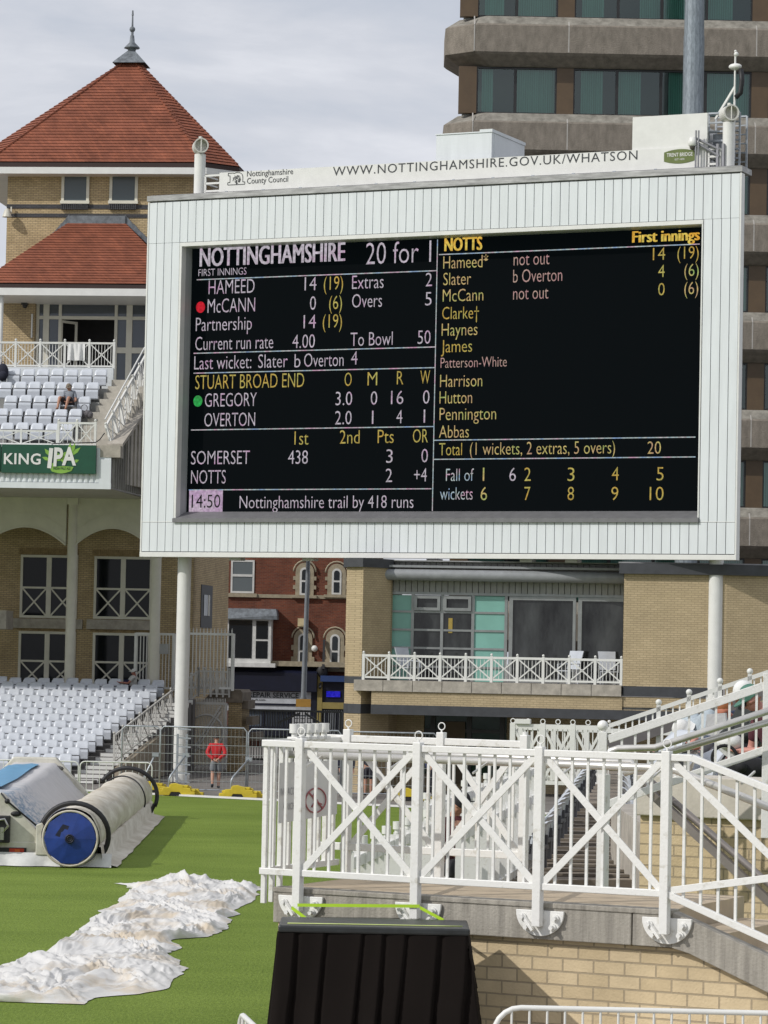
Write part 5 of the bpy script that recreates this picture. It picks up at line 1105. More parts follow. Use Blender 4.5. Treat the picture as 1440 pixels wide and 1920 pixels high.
# ------------------------------------------------------------------ people
def skin(verts, edges, radii, root, name='m', lv=2, flat=None):
    me = bpy.data.meshes.new(name); me.from_pydata(verts, edges, []); o = bpy.data.objects.new(name, me); C.objects.link(o)
    sk = o.modifiers.new('skin', 'SKIN'); sk.use_smooth_shade = True
    d = me.skin_vertices[0].data
    for i, r in enumerate(radii): d[i].radius = r if isinstance(r, tuple) else (r, r); d[i].use_root = (i == root)
    if lv: ss = o.modifiers.new('sub', 'SUBSURF'); ss.levels = lv; ss.render_levels = lv
    dg = bpy.context.evaluated_depsgraph_get(); nm = bpy.data.meshes.new_from_object(o.evaluated_get(dg)); bpy.data.objects.remove(o); bpy.data.meshes.remove(me)
    for p in nm.polygons: p.use_smooth = True
    return nm
def chain(V, E, R, pts, rad, start=None):
    prev = start
    for p, r in zip(pts, rad):
        V.append(tuple(p)); R.append(r); k = len(V)-1
        if prev is not None: E.append((prev, k))
        prev = k
    return prev
def hand(V, E, R, wrist_i, w, e):
    """palm, four unequal fingers and a thumb beyond the wrist w; e = elbow, for the direction"""
    w, e = Vector(w), Vector(e); d = (w-e).normalized(); s = d.cross(Vector((0, 0, 1))); s = s.normalized() if s.length > .1 else Vector((1, 0, 0)); n = d.cross(s)
    pc = w+d*.05; V.append(tuple(pc)); R.append((.036, .022)); pi_ = len(V)-1; E.append((wrist_i, pi_))
    for k, ln in ((-1.5, .060), (-.5, .075), (.5, .070), (1.5, .055)):
        b = pc+s*(.019*k)+d*.035; chain(V, E, R, [b, b+d*ln*.6-n*.012, b+d*ln*.9-n*.035], [.010, .009, .007], pi_)
    b = pc-s*.045-n*.005; chain(V, E, R, [b, b+d*.035-s*.012, b+d*.06-n*.015], [.012, .011, .009], pi_)
def person(label, loc, rz, J, shirt, trousers, hair, hat=None, sleeve='short', legs='short', scale=1.0, shoes=None, skinmat=SKIN, collar=None, glasses=False, group=None):
    """J: joint positions in the person's own space (faces -y, z up)"""
    V, E, R = [], [], []
    v = lambda k: Vector(J[k])
    pel = chain(V, E, R, [v('pelvis')], [.13]); sp = chain(V, E, R, [v('pelvis').lerp(v('chest'), .5), v('chest')], [(.13, .10), (.15, .11)], pel)
    nk = chain(V, E, R, [v('neck'), v('neck').lerp(v('head'), .45)], [.06, .055], sp)
    up = (v('head')-v('neck')).normalized(); f = Vector(J.get('face', (0, -1, 0))).normalized()
    hd = chain(V, E, R, [v('head')-up*.05+f*.012, v('head')+up*.03, v('head')+up*.09-f*.01], [(.072, .085), (.078, .095), (.062, .07)], nk)
    hj = len(V)-3
    chain(V, E, R, [v('head')-up*.025+f*.085, v('head')-up*.035+f*.112], [.018, .012], hj+1)     # nose
    chain(V, E, R, [v('head')-up*.10+f*.075], [.030], hj)                                          # chin
    side = up.cross(f).normalized()
    for s in (-1, 1): chain(V, E, R, [v('head')-up*.02+side*s*.088], [.022], hj+1)               # ears
    ends = {}
    for s, S_ in ((-1, 'l'), (1, 'r')):
        sh = chain(V, E, R, [v('sh'+S_), v('el'+S_), v('wr'+S_)], [.060, .047, .033], sp); hand(V, E, R, sh, J['wr'+S_], J['el'+S_])
        lg = chain(V, E, R, [v('hip'+S_), v('kn'+S_), v('kn'+S_).lerp(v('an'+S_), .35), v('an'+S_)], [.092, .064, .062, .042], pel)
        chain(V, E, R, [v('an'+S_)+Vector((0, .03, -.05)), v('toe'+S_)], [.034, .030], lg)
    me = skin(V, E, R, 0, 'person'); me.materials.append(skinmat); o = bpy.data.objects.new('person', me); C.objects.link(o)
    o.location = loc; o.rotation_euler = (0, 0, rz); o.scale = (scale,)*3; tag(o, label, 'person', group)
    def child(name, me, mat): me.materials.append(mat); c = bpy.data.objects.new(name, me); C.objects.link(c); c.parent = o; return c
    V, E, R = [], [], []
    a = chain(V, E, R, [v('pelvis')+Vector((0, 0, -.02)), v('pelvis').lerp(v('chest'), .5), v('chest'), v('neck').lerp(v('chest'), .12)], [(.175, .14), (.175, .14), (.20, .145), (.085, .075)])
    for S_ in 'lr':
        if sleeve == 'short': chain(V, E, R, [v('sh'+S_), v('sh'+S_).lerp(v('el'+S_), .75)], [.078, .066], 2)
        else: chain(V, E, R, [v('sh'+S_), v('el'+S_), v('el'+S_).lerp(v('wr'+S_), .92)], [.092, .074, .052], 2)
    child('shirt', skin(V, E, R, 0, 'shirt'), shirt)
    V, E, R = [], [], []
    a = chain(V, E, R, [v('pelvis')+Vector((0, 0, .05)), v('pelvis')-Vector((0, 0, .03))], [(.165, .135), (.16, .14)])
    for S_ in 'lr':
        if legs == 'short': chain(V, E, R, [v('hip'+S_), v('hip'+S_).lerp(v('kn'+S_), .5), v('hip'+S_).lerp(v('kn'+S_), .93)], [.112, .115, .118], 1)
        else: chain(V, E, R, [v('hip'+S_), v('kn'+S_), v('an'+S_)], [.105, .075, .062], 1)
    child('trousers', skin(V, E, R, 0, 'trousers'), trousers)
    if shoes:
        for S_ in 'lr':
            V, E, R = [], [], []; chain(V, E, R, [v('an'+S_), v('an'+S_)+Vector((0, .03, -.055)), v('an'+S_).lerp(v('toe'+S_), .6)-Vector((0, 0, .02)), v('toe'+S_)], [.045, .05, .047, .04]); child('shoe', skin(V, E, R, 0, 'shoe'), shoes)
    hc = v('head')+up*.035-f*.018
    def dome(name, mat, r, top, down, brim=0, back=0.0):
        g = MB(); n = 16; vs = []; rows = 6; rot = Vector((0, 0, 1)).rotation_difference(up).to_matrix()
        for j in range(rows+1):
            t = (pi/2+down)*j/rows
            for i in range(n): a = 2*pi*i/n; vs.append(hc-f*back+rot @ Vector((r*sin(t)*cos(a), r*1.12*sin(t)*sin(a), r*top*cos(t))))
        fs = [(j*n+i, j*n+(i+1) % n, (j+1)*n+(i+1) % n, (j+1)*n+i) for j in range(rows) for i in range(n)]
        if brim:
            k = len(vs)
            for i in range(n): a = 2*pi*i/n; vs.append(hc+rot @ Vector(((r+brim)*cos(a), (r*1.12+brim)*sin(a), -.035)))
            fs += [(rows*n+i, rows*n+(i+1) % n, k+(i+1) % n, k+i) for i in range(n)]
        g.add(vs, fs, True); c = g.build(name, mat, o); return c
    dome('hair', hair, .092, 1.05, .30, back=.014)
    if hat:
        m_, brim, kind = hat
        dome('hat', m_, .103, 1.15, .0, brim if kind == 'brim' else 0)
        if kind == 'cap':
            g = MB(); n = 10; fv = f; sv = side; p = []
            for i in range(n+1): a = pi*i/n; p.append(hc+sv*.095*cos(a)+fv*(.085+.11*sin(a))+up*.0)
            g.prism(p, up*.012); g.build('peak', m_, o)
    if glasses:
        g = MB(); 
        for s in (-1, 1): c = v('head')+up*.005+f*.095+side*s*.034; g.ball(c, .026, 10, 6, (1, .5, .8)); g.bar(c, c-f*.08+side*s*.03, .008)
        g.build('sunglasses', BLACK, o)
    else:
        g = MB()
        for s in (-1, 1): g.ball(v('head')+up*.0+f*.088+side*s*.032, .010, 8, 6)
        g.build('eye', BLACK, o)
    return o
def stand(h=1.0, **kw):
    J = dict(pelvis=(0, 0, .95), chest=(0, .0, 1.32), neck=(0, 0, 1.48), head=(0, -.02, 1.64), shl=(-.19, 0, 1.40), ell=(-.25, .05, 1.13), wrl=(-.22, -.05, .88), shr=(.19, 0, 1.40), elr=(.25, .05, 1.13), wrr=(.22, -.05, .88),
             hipl=(-.09, 0, .90), knl=(-.10, -.01, .49), anl=(-.10, .02, .085), toel=(-.11, -.13, .03), hipr=(.09, 0, .90), knr=(.10, -.01, .49), anr=(.10, .02, .085), toer=(.11, -.13, .03)); J.update(kw); return J
def sit(**kw):
    J = dict(pelvis=(0, .05, .12), chest=(0, .10, .50), neck=(0, .08, .66), head=(0, .04, .82), shl=(-.19, .10, .58), ell=(-.24, -.02, .33), wrl=(-.12, -.24, .25), shr=(.19, .10, .58), elr=(.24, -.02, .33), wrr=(.12, -.24, .25),
             hipl=(-.10, .0, .10), knl=(-.13, -.42, .13), anl=(-.13, -.42, -.34), toel=(-.14, -.56, -.40), hipr=(.10, 0, .10), knr=(.13, -.42, .13), anr=(.13, -.42, -.34), toer=(.14, -.56, -.40)); J.update(kw); return J
HAIRD = P('dark_hair', (.03, .022, .018), .7); HAIRG = P('grey_hair', (.25, .23, .21), .7)
p = ground(404, 1478)
person('person in a red top and grey shorts walking away with hands clasped behind', p, radians(184), stand(head=(0, -.06, 1.62), neck=(0, -.03, 1.48), ell=(-.31, .10, 1.14), wrl=(-.05, .20, .95), elr=(.31, .10, 1.14), wrr=(.05, .21, .93),
    knl=(-.10, -.06, .49), anl=(-.09, .02, .10), knr=(.11, .03, .50), anr=(.11, .20, .17), toer=(.12, .10, .04)), cloth('red_cotton', (.55, .02, .025)), cloth('grey_cotton', (.20, .215, .23)), HAIRD, sleeve='long', shoes=P('dark_shoe', (.02, .022, .03), .5), scale=1.05)
# man lounging in the upper deck, feet over the row in front
i = 2; x, y, z = urows[i]; xx = x-.25-.565*1
seat_p = LS.W(xx, y-.04, z+.36)
person('person in a tan hat and grey shirt lounging with bare legs on upper seats', seat_p, -LS.a+.15, sit(chest=(.02, .10, .46), neck=(.0, .06, .60), head=(-.03, .02, .76), face=(-.45, -1, -.05),
    hipl=(-.10, -.02, .12), knl=(-.34, -.32, .36), anl=(-.40, -.50, -.07), toel=(-.46, -.62, -.10), hipr=(.10, -.02, .12), knr=(.0, -.36, .36), anr=(-.09, -.58, -.09), toer=(-.12, -.70, -.14), ell=(-.22, -.02, .28), wrl=(-.16, -.22, .20), elr=(.26, -.04, .24), wrr=(.10, -.22, .18)),
    cloth('grey_shirt', (.25, .27, .31)), cloth('dark_shorts', (.03, .022, .025)), HAIRD, (cloth('tan_cap', (.20, .16, .12)), .04, 'brim'), glasses=True, skinmat=P('tanned_skin', (.40, .20, .13), .55, var=.06))
g = MB(); g.box(xx-.24, xx+.24, y-.46, y-.02, z+.36, z+.40); g.box(xx-.24, xx+.24, y+.02, y+.06, z+.4, z+.8)
s3 = rootmesh(g, 'stadium_seat', W_SEAT, 'white tip-up seat lowered under the lounging person on the upper deck', 'seat', LS, (xx, y, z), 'white seats of the upper deck', bevel=.01)
g = MB(); bx = x-.2; 
for k in range(5): g.ball((bx-.2+k*.1+.15, y-.75, z+.02+.05*(k % 2)), .12, 8, 6, (1, .8, 1.1))
g.ring((bx+.12, y-.75, z+.28), .12, .015); rootmesh(g, 'mesh_bag', P('dark_mesh', (.14, .13, .14), .7, var=.5, scale=30), 'dark see-through bag standing at the end of an upper row', 'bag', LS, (bx, y-.75, z))
x, y, z = urows[0]; bxx, _ = LS.L(5, 700, y-.2); g = MB(); g.ball((bxx, y-.2, z+.62), .26, 12, 8, (.9, .6, 1.35)); g.ball((bxx+.05, y-.38, z+.5), .16, 10, 6, (1, .5, 1)); g.ring((bxx, y-.2, z+.98), .06, .012); rootmesh(g, 'backpack', cloth('navy_nylon', (.012, .014, .03)), 'dark backpack propped on a back-row seat of the upper deck', 'backpack', LS, (bxx, y-.2, z+.35))
# man in the back row of the lower stand, seen from the side
x, y, z = rows[0]; xx = x-.25-.565*2
person('person in a white cap sitting sideways in the back row of lower seats', LS.W(xx+.05, y-.04, z+.36), -LS.a-1.25, sit(chest=(0, .16, .42), neck=(0, .17, .57), head=(0, .12, .72), wrl=(-.10, -.38, .32), ell=(-.22, -.1, .28), elr=(.22, -.1, .30), wrr=(.1, -.40, .33)), cloth('white_tee', (.50, .50, .48)), cloth('dark_trousers', (.02, .02, .03)), HAIRD, (cloth('white_cap', (.6, .6, .58)), .03, 'cap'), skinmat=P('sunburnt_skin', (.36, .15, .11), .6), legs='long')
g = MB(); g.box(xx-.24, xx+.24, y-.46, y-.02, z+.36, z+.40); g.box(xx-.24, xx+.24, y+.02, y+.06, z+.4, z+.8); rootmesh(g, 'stadium_seat', cloth('navy_cover', (.01, .012, .06)), 'navy-covered seat under the person sitting sideways in the lower stand', 'seat', LS, (xx, y, z), 'white seats of the lower stand')

# ------------------------------------------------------------------ covers on the turf
ca, cb = ground(130, 1628), ground(243, 1531)
R0 = .61
ax = (cb-ca); ax.z = 0; Ln = ax.length; RO = Fr(ca.x, ca.y, 0); an = math.atan2(ax.x, ax.y); RO = Fr(ca.x, ca.y, math.degrees(an))
rc = T('rolled_cover', 'long rolled pitch cover with a blue drum end and black hoses', 'pitch cover', RO)
CAN = P('dirty_canvas', (.59, .56, .49), .75, var=.25, scale=1.6, dirt=(.38, .33, .25), bump=.4, bscale=5, stretch=(1, .5, 1.6))
g = MB(); n, k = 36, 60; vs = []
for j in range(k+1):
    v = j/k; yy = .25+(Ln-.25)*v
    for i in range(n):
        a = 2*pi*i/n; pt = Vector((cos(a), sin(a), 0)); wob = noise.noise(Vector((cos(a)*1.3, v*9, sin(a)*1.3)))*.035 + noise.noise(Vector((cos(a)*3, v*26, sin(a)*3)))*.018
        r = R0*(1.0-.03*v)+wob+(.03 if j % 15 == 0 else 0)
        drop = -.05 if a > pi else 0
        vs.append((r*cos(a), yy, R0+.03+r*sin(a)))
g.add(vs, [(j*n+i, j*n+(i+1) % n, (j+1)*n+(i+1) % n, (j+1)*n+i) for j in range(k) for i in range(n)], True)
g.add([vs[k*n+i] for i in range(n)], [tuple(range(n))])
g.build('canvas_roll', CAN, rc)
g = MB(); m_ = 20; vs = []
for j in range(m_+1):
    yy = .3+(Ln-.5)*j/m_; b = noise.noise(Vector((j*.7, 0, 0)))
    vs += [(R0*.93, yy, R0*.75), (R0*1.0+.04, yy, .45), (R0*.95+.12, yy, .10), (R0+.40+.07*b, yy, .03)]
g.add(vs, [(j*4+i, j*4+i+1, j*4+5+i, j*4+4+i) for j in range(m_) for i in range(3)], True); g.build('canvas_flap', CAN, rc, fix=False)
g = MB(); g.add([(0, -.10, R0+.03)]+[(R0*.93*cos(2*pi*i/10), .0, R0+.03+R0*.93*sin(2*pi*i/10)) for i in range(10)]+[(R0*.93*cos(2*pi*i/10), .34, R0+.03+R0*.93*sin(2*pi*i/10)) for i in range(10)],
    [(0, 1+i, 1+(i+1) % 10) for i in range(10)]+[(1+i, 11+i, 11+(i+1) % 10, 1+(i+1) % 10) for i in range(10)])
dm = g.build('drum_end', P('royal_blue_vinyl', (.014, .046, .25), .42, var=.25, scale=2.5, bump=.15, bscale=6), rc)
g = MB(); g.cyl((0, -.12, R0+.03), (0, .1, R0+.03), .10, n=16); g.ring((0, -.12, R0+.03), .085, .02); g.prism([(-.32, -.055, R0+.1), (-.16, -.055, R0+.34), (-.02, -.055, R0+.3), (-.05, -.065, R0+.22), (-.12, -.06, R0+.24), (-.22, -.06, R0+.06)], (0, .03, 0)); g.build('hub', P('dark_blue_patch', (.006, .008, .03), .5), dm); g = MB(); g.ring((0, .02, R0+.03), R0*.97, .028, n=40); g.build('rim', CAN, dm); g = MB(); g.ring((0, -.125, R0+.03), .05, .015); g.build('hub_ring', BLACK, dm)
def hoop(yy, a0, a1, rr, nm, tail=None):
    pts = [(rr*cos(radians(a0+(a1-a0)*i/24))*1.06, yy+.05*sin(i*.4), R0+.03+rr*sin(radians(a0+(a1-a0)*i/24))) for i in range(25)]
    if tail: pts += tail
    g = MB(); g.tube(pts, .058, 10); g.build(nm, BLACK, rc)
hoop(1.1, 165, -62, R0+.10, 'hose'); hoop(Ln-1.2, 150, -20, R0+.17, 'hose', [(R0*1.25, Ln-1.2, .42), (R0*1.1, Ln-1.2, .22), (R0*.85, Ln-1.3, .20), (R0*.6, Ln-1.3, .2)])
hoop2 = MB(); hoop2.tube([((R0+.03)*cos(radians(150-i*8)), Ln-3.5+.2*sin(i*.3), R0+.03+(R0+.03)*sin(radians(150-i*8))) for i in range(22)], .022, 6); hoop2.build('strap', BLACK, rc)
# covered wheeled machine beside it
HC = Fr(ca.x, ca.y, math.degrees(an)+1.5)
for _ in range(6):
    _q = HC.L(5, 1488, .5)[0]; _t = HC.L(105, 1421, Ln+.4)[0]; HC = Fr(ca.x, ca.y, math.degrees(HC.a)+math.degrees(math.atan((_t-_q)/Ln)))
hc = T('hover_cover', 'white mobile pitch cover hull with a grey sheet and a black engine', 'pitch cover', HC)
y0h, y1h = .5, Ln+.4
qx, qz = HC.L(5, 1490, y0h); bx0h, _ = HC.L(98, 1600, y0h); tx, tz = HC.L(105, 1421, y1h); t0x, _ = HC.L(25, 1421, y1h); rx_, rz_ = HC.L(182, 1500, y1h)
half = (tx-t0x)/2; cxh = (tx+t0x)/2; slope = (rx_-tx)
W0 = half+slope*1.05
hz = tz
sec = lambda y, h, w, tw: [(cxh-w, y, .25), (cxh-tw, y, h), (cxh+tw, y, h), (cxh+w, y, .25)]
g = MB(); A = sec(y1h, hz, W0, half); A2 = sec(y1h+.5, hz, W0, half); g.add(A+A2, [(0, 1, 2, 3), (7, 6, 5, 4), (1, 5, 6, 2), (2, 6, 7, 3), (0, 4, 5, 1)]); g.build('end_panel', GRP, hc, bevel=.03)
hs = hz-.16; g = MB()
Bq = sec(y0h+.1, hs, W0-.08, half-.02); Cq = sec(y1h, hs, W0-.08, half-.02)
n1, n2 = 12, 60; vs = []
prof = []
for i in range(4): prof.append(Bq[i])
pl_ = []
for s in range(3):
    for i in range(8): t = i/8; pl_.append((Bq[s][0]+(Bq[s+1][0]-Bq[s][0])*t, Bq[s][2]+(Bq[s+1][2]-Bq[s][2])*t))
pl_.append((Bq[3][0], Bq[3][2])); k = len(pl_)
for j in range(n2+1):
    y = y0h+.1+(y1h-y0h-.1)*j/n2
    for (a, b) in pl_: w = noise.noise(Vector((a*1.2, y*.5, b)))*.05+noise.noise(Vector((a*4, y*1.6, b*4)))*.02; vs.append((a+w*.5, y, b+w-.05*sin(pi*((y-y0h)/(y1h-y0h)))))
g.add(vs, [(j*k+i, j*k+i+1, (j+1)*k+i+1, (j+1)*k+i) for j in range(n2) for i in range(k-1)], True)
def sheet_mat():
    m, nt, N, L, b = newmat('grey_sheet'); b.inputs['Roughness'].default_value = .6
    tc = N.new('ShaderNodeTexCoord'); mp = N.new('ShaderNodeMapping'); mp.inputs['Scale'].default_value = (.5, .9, 5); mp.inputs['Rotation'].default_value = (0, 0, .25); L.new(tc.outputs['Object'], mp.inputs[0])
    n = N.new('ShaderNodeTexNoise'); n.inputs['Scale'].default_value = 2.2; n.inputs['Detail'].default_value = 8; n.inputs['Roughness'].default_value = .75; n.inputs['Distortion'].default_value = .6; L.new(mp.outputs[0], n.inputs['Vector'])
    r = N.new('ShaderNodeValToRGB'); e = r.color_ramp.elements; e[0].position = .47; e[0].color = (.54, .53, .54, 1); e[1].position = .54; e[1].color = (.17, .25, .34, 1)
    L.new(n.outputs[0], r.inputs[0])
    s = N.new('ShaderNodeSeparateXYZ'); L.new(tc.outputs['Object'], s.inputs[0]); c = N.new('ShaderNodeValToRGB'); c.color_ramp.interpolation = 'LINEAR'
    mr = N.new('ShaderNodeMapRange'); mr.inputs[1].default_value = 1.0; mr.inputs[2].default_value = 12; L.new(s.outputs[1], mr.inputs[0])
    k = c.color_ramp.elements; k[0].position = .2; k[0].color = (1, 1, 1, 1); k[1].position = .85; k[1].color = (0, 0, 0, 1); L.new(mr.outputs[0], c.inputs[0])
    mx = N.new('ShaderNodeMixRGB'); mx.inputs[1].default_value = (.55, .54, .545, 1); L.new(c.outputs[0], mx.inputs[0]); L.new(r.outputs[0], mx.inputs[2])
    n3 = N.new('ShaderNodeTexNoise'); n3.inputs['Scale'].default_value = 3; n3.inputs['Detail'].default_value = 6; L.new(tc.outputs['Object'], n3.inputs['Vector']); mm = N.new('ShaderNodeMapRange'); mm.inputs[3].default_value = .8; mm.inputs[4].default_value = 1.12; L.new(n3.outputs[0], mm.inputs[0])
    mu = N.new('ShaderNodeMixRGB'); mu.blend_type = 'MULTIPLY'; mu.inputs[0].default_value = 1; L.new(mx.outputs[0], mu.inputs[1]); L.new(mm.outputs[0], mu.inputs[2]); L.new(mu.outputs[0], b.inputs['Base Color'])
    bp = N.new('ShaderNodeBump'); bp.inputs['Strength'].default_value = .3; L.new(n3.outputs[0], bp.inputs['Height']); L.new(bp.outputs[0], b.inputs['Normal']); return m
sh_ = g.build('sheet', sheet_mat(), hc, fix=False)
g = MB(); zz = hs+.02; ya_, yb_ = y0h+5, y1h-1.2; vs = []
for j in range(9):
    y = ya_+(yb_-ya_)*j/8
    for i in range(5): a = cxh-half*1.1+(half*1.45)*i/4; vs.append((a, y, zz+.02*sin(i*2+j)-(max(0, abs(a-cxh)-half)*1.1)))
g.add(vs, [(j*5+i, j*5+i+1, (j+1)*5+i+1, (j+1)*5+i) for j in range(8) for i in range(4)], True); g.build('blue_patch', P('pale_blue_vinyl', (.14, .36, .58), .4, var=.12), sh_, fix=False)
g = MB(); A = sec(y0h, hz-.04, W0, half); A2 = sec(y0h+.35, hz-.04, W0, half); g.add(A+A2, [(0, 1, 2, 3), (7, 6, 5, 4), (1, 5, 6, 2), (2, 6, 7, 3), (0, 4, 5, 1)])
g.box(cxh-W0, cxh+W0+.05, y0h-.02, y0h+.4, .22, .52); xa_ = cxh+W0; g.prism([(xa_-.5, y0h-.16, .25), (xa_-.5, y0h-.16, .9), (xa_-.38, y0h-.16, .95), (xa_-.05, y0h-.16, .25)], (0, .16, 0)); g.prism([(xa_+.0, y0h-.05, .22), (xa_+.22, y0h-.05, .75), (xa_+.26, y0h-.05, .75), (xa_+.06, y0h-.05, .22)], (0, .1, 0)); hull = g.build('hull', GRP, hc, bevel=.02)
g = MB(); ex, ez = HC.L(14, 1552, y0h-.1); g.box(ex-1.0, ex+.06, y0h-.28, y0h, ez-.32, ez+.26); g.box(ex-.12, ex-.02, y0h-.32, y0h-.28, ez-.28, ez); g.build('engine', BLACK, hc, bevel=.03)
g = MB(); g.box(ex-.14, ex-.06, y0h-.335, y0h-.32, ez-.25, ez+.02); g.tube([(ex-.3, y0h-.31, ez+.15), (ex-.05, y0h-.34, ez+.2), (ex+.03, y0h-.3, ez+.05), (ex-.1, y0h-.31, ez-.1)], .03, 6); g.build('engine_chrome', P('chrome_trim', (.45, .44, .43), .25, .9), hc)
g = MB(); lx, lz = HC.L(32, 1596, y0h-.06); g.box(lx-.5, lx+.20, y0h-.06, y0h, lz-.075, lz+.075); g.build('lamp_housing', BLACK, hull); g = MB(); g.box(lx-.17, lx+.15, y0h-.075, y0h-.06, lz-.06, lz+.06); g.build('tail_lamp', P('red_lens', (.45, .03, .015), .25), hull); g = MB(); g.box(lx-.05, lx+.06, y0h-.085, y0h-.075, lz-.03, lz+.04); g.build('indicator', P('amber_lens', (.60, .12, .02), .25), hull)
for px, py in ((30, 1527), (63, 1551)): ax_, az_ = HC.L(px, py, y0h-.0); 
g = MB(); ax_, az_ = HC.L(30, 1526, y0h-.02); g.ball((ax_, y0h-.01, az_), .12, 10, 6, (1, .3, .5)); g.tube([(HC.X(2, 1487, y0h-.02), y0h-.02, HC.Z(2, 1487, y0h-.02)), (HC.X(14, 1502, y0h-.02), y0h-.06, HC.Z(14, 1502, y0h-.02)), (HC.X(78, 1556, y0h-.02), y0h-.03, HC.Z(78, 1556, y0h-.02))], .02, 6); g.ball((HC.X(14, 1502, y0h), y0h-.06, HC.Z(14, 1502, y0h)), .06, 8, 6); g.build('fitting', BLACK, hull)
g = MB(); n = 40; vs = []
for i in range(n+1):
    x = cxh-W0-.6+(2*W0+1.75)*i/n; w = .05*sin(i*.9)+.03*noise.noise(Vector((i*.5, 0, 0))); vs += [(x, y0h-.10+w*.3, .30), (x, y0h-.22+w, .17), (x, y0h-.30+w, .02)]
g.add(vs, [(i*3+j, i*3+j+1, i*3+4+j, i*3+3+j) for i in range(n) for j in range(2)], True); g.build('skirt', P('white_skirt', (.66, .66, .64), .55, var=.2, scale=2), hc, fix=False)
g = MB(); ex2, ez2 = HC.L(90, 1421, y1h-.3); 
for px in (22, 104): a, b = HC.L(px, 1441, y1h-.25); g.ball((a, y1h-.25, b), .2, 8, 6, (1.2, .4, .45))
g.build('clip', P('grey_clip', (.12, .115, .11), .6), hc)
# crumpled ground sheets
secs = [((213, 1657), (489, 1663)), ((250, 1668), (487, 1672)), ((222, 1688), (480, 1687)), ((200, 1708), (440, 1710)), ((178, 1718), (432, 1722)), ((150, 1744), (433, 1740)), ((145, 1755), (405, 1752)), ((128, 1766), (350, 1762)), ((88, 1795), (322, 1783)), ((85, 1800), (320, 1795)), ((40, 1806), (347, 1817)), ((0, 1812), (340, 1834)), ((-60, 1822), (262, 1865)), ((-120, 1838), (132, 1884)), ((-170, 1858), (0, 1879)), ((-200, 1870), (-100, 1876))]
g = MB(); NA, NB = 330, 150; vs = []
def lerp_secs(t):
    u = t*(len(secs)-1); i = min(int(u), len(secs)-2); f = u-i
    a = ground(*[secs[i][0][k]*(1-f)+secs[i+1][0][k]*f for k in (0, 1)]); b = ground(*[secs[i][1][k]*(1-f)+secs[i+1][1][k]*f for k in (0, 1)]); return a, b
for j in range(NA+1):
    t = j/NA; a, b = lerp_secs(t)
    for i in range(NB+1):
        s = i/NB; ja = .30*noise.noise(Vector((t*22, 0, 3)))+.06*noise.noise(Vector((t*70, 1, 3))); jb = .34*noise.noise(Vector((t*20, 5, 3)))+.05*noise.noise(Vector((t*70, 6, 3)))
        p = (a+Vector((ja, 0, 0))).lerp(b+Vector((jb, 0, 0)), s); q = Vector((p.x*.8+p.y*.25, p.y*.42-p.x*.15, 0))
        rid = lambda v: 1-abs(noise.noise(v))*2.1
        warp = Vector((noise.noise(q*.7), noise.noise(q*.7+Vector((9, 0, 0))), 0))*.8
        cr = lambda v: abs(noise.noise(v)); h = .06*max(0, rid(q*.8+warp))**1.4+.22*(.42-cr(q*1.25+warp*1.2+Vector((3, 7, 0))))+.22*(.40-cr(q*2.3+warp*2.2))+.15*(.40-cr(q*4.6+warp*3.2+Vector((2, 2, 0))))+.085*(.4-cr(q*9+warp*4))+.04*(.4-cr(q*17+warp*6))+.05*max(0, rid(q*6+warp*4+Vector((1, 1, 0))))**4+.012*noise.noise(q*12+warp*5)+.07*noise.noise(q*.5)
        e = min(1, 9*min(s, 1-s), 24*min(t, 1-t)); pk = .75*math.exp(-(((p.x-ground(352, 1655).x)/.55)**2+((p.y-ground(352, 1658).y)/1.4)**2))
        cx_ = .30*noise.noise(q*1.3+Vector((0, 4, 2)))*e; cy_ = .9*noise.noise(q*1.1+Vector((6, 1, 0)))*e
        vs.append((p.x+cx_, p.y+cy_, .012+max(0.0, (h-.02+pk*(.6+.4*rid(q*3))))*e*.62))
k = NB+1
g.add(vs, [(j*k+i, j*k+i+1, (j+1)*k+i+1, (j+1)*k+i) for j in range(NA) for i in range(NB)], True)
def tarp_mat():
    m = P('crumpled_sheet', (.62, .61, .59), .45, var=.05, scale=.9, dirt=(.56, .48, .37), bump=.5, bscale=4.5); 
    for n in m.node_tree.nodes:
        if n.type == 'VALTORGB': n.color_ramp.elements[0].position = .36; n.color_ramp.elements[1].position = .50
    return m
tag(g.build('crumpled_sheet', tarp_mat(), fix=False), 'long crumpled heap of white ground sheet lying on the grass', 'ground sheet')

# ------------------------------------------------------------------ foreground: raised platform with white saltire fence
FF = Fr.at(720, 20.3, 26)
zpt = FF.Z(1017, 1400); zr1 = FF.Z(830, 1405); zr0 = FF.Z(830, 1652)
pxp = [(562, 1520), (785, 1530), (1017, 1540), (1249, 1550)]
posts = [FF.X(*p) for p in pxp]; pitch = (posts[3]-posts[0])/3
posts = [posts[0]+pitch*i for i in range(4)]
zpb = FF.Z(1010, 1737); zfl = FF.Z(950, 1689, .07); zfb = FF.Z(950, 1757, .07)
xl = FF.X(491, 1500); xe = FF.X(1262, 1690, .07)
nf = T('platform_fence', 'large white saltire fence with ring-topped posts along the brick platform edge', 'fence', FF, (posts[0], 0, zfl))
def box_part(name, x0, x1, y0, y1, z0, z1, parent, mat=W_FENCE, bev=.004):
    g = MB(); g.box(x0, x1, y0, y1, z0, z1); return g.build(name, mat, parent, bevel=bev)
slx, slz = FF.L(1300, 1424, 0); sl2x, sl2z = FF.L(1440, 1481, 0); tsl = (sl2z-slz)/(sl2x-slx)
blx, blz = FF.L(1256, 1678, 0); bl2x, bl2z = FF.L(1440, 1762, 0); bsl = (bl2z-blz)/(bl2x-blx)
xend = posts[3]+1.75
zb_at = lambda x: zr0 if x < blx else blz+bsl*(x-blx)
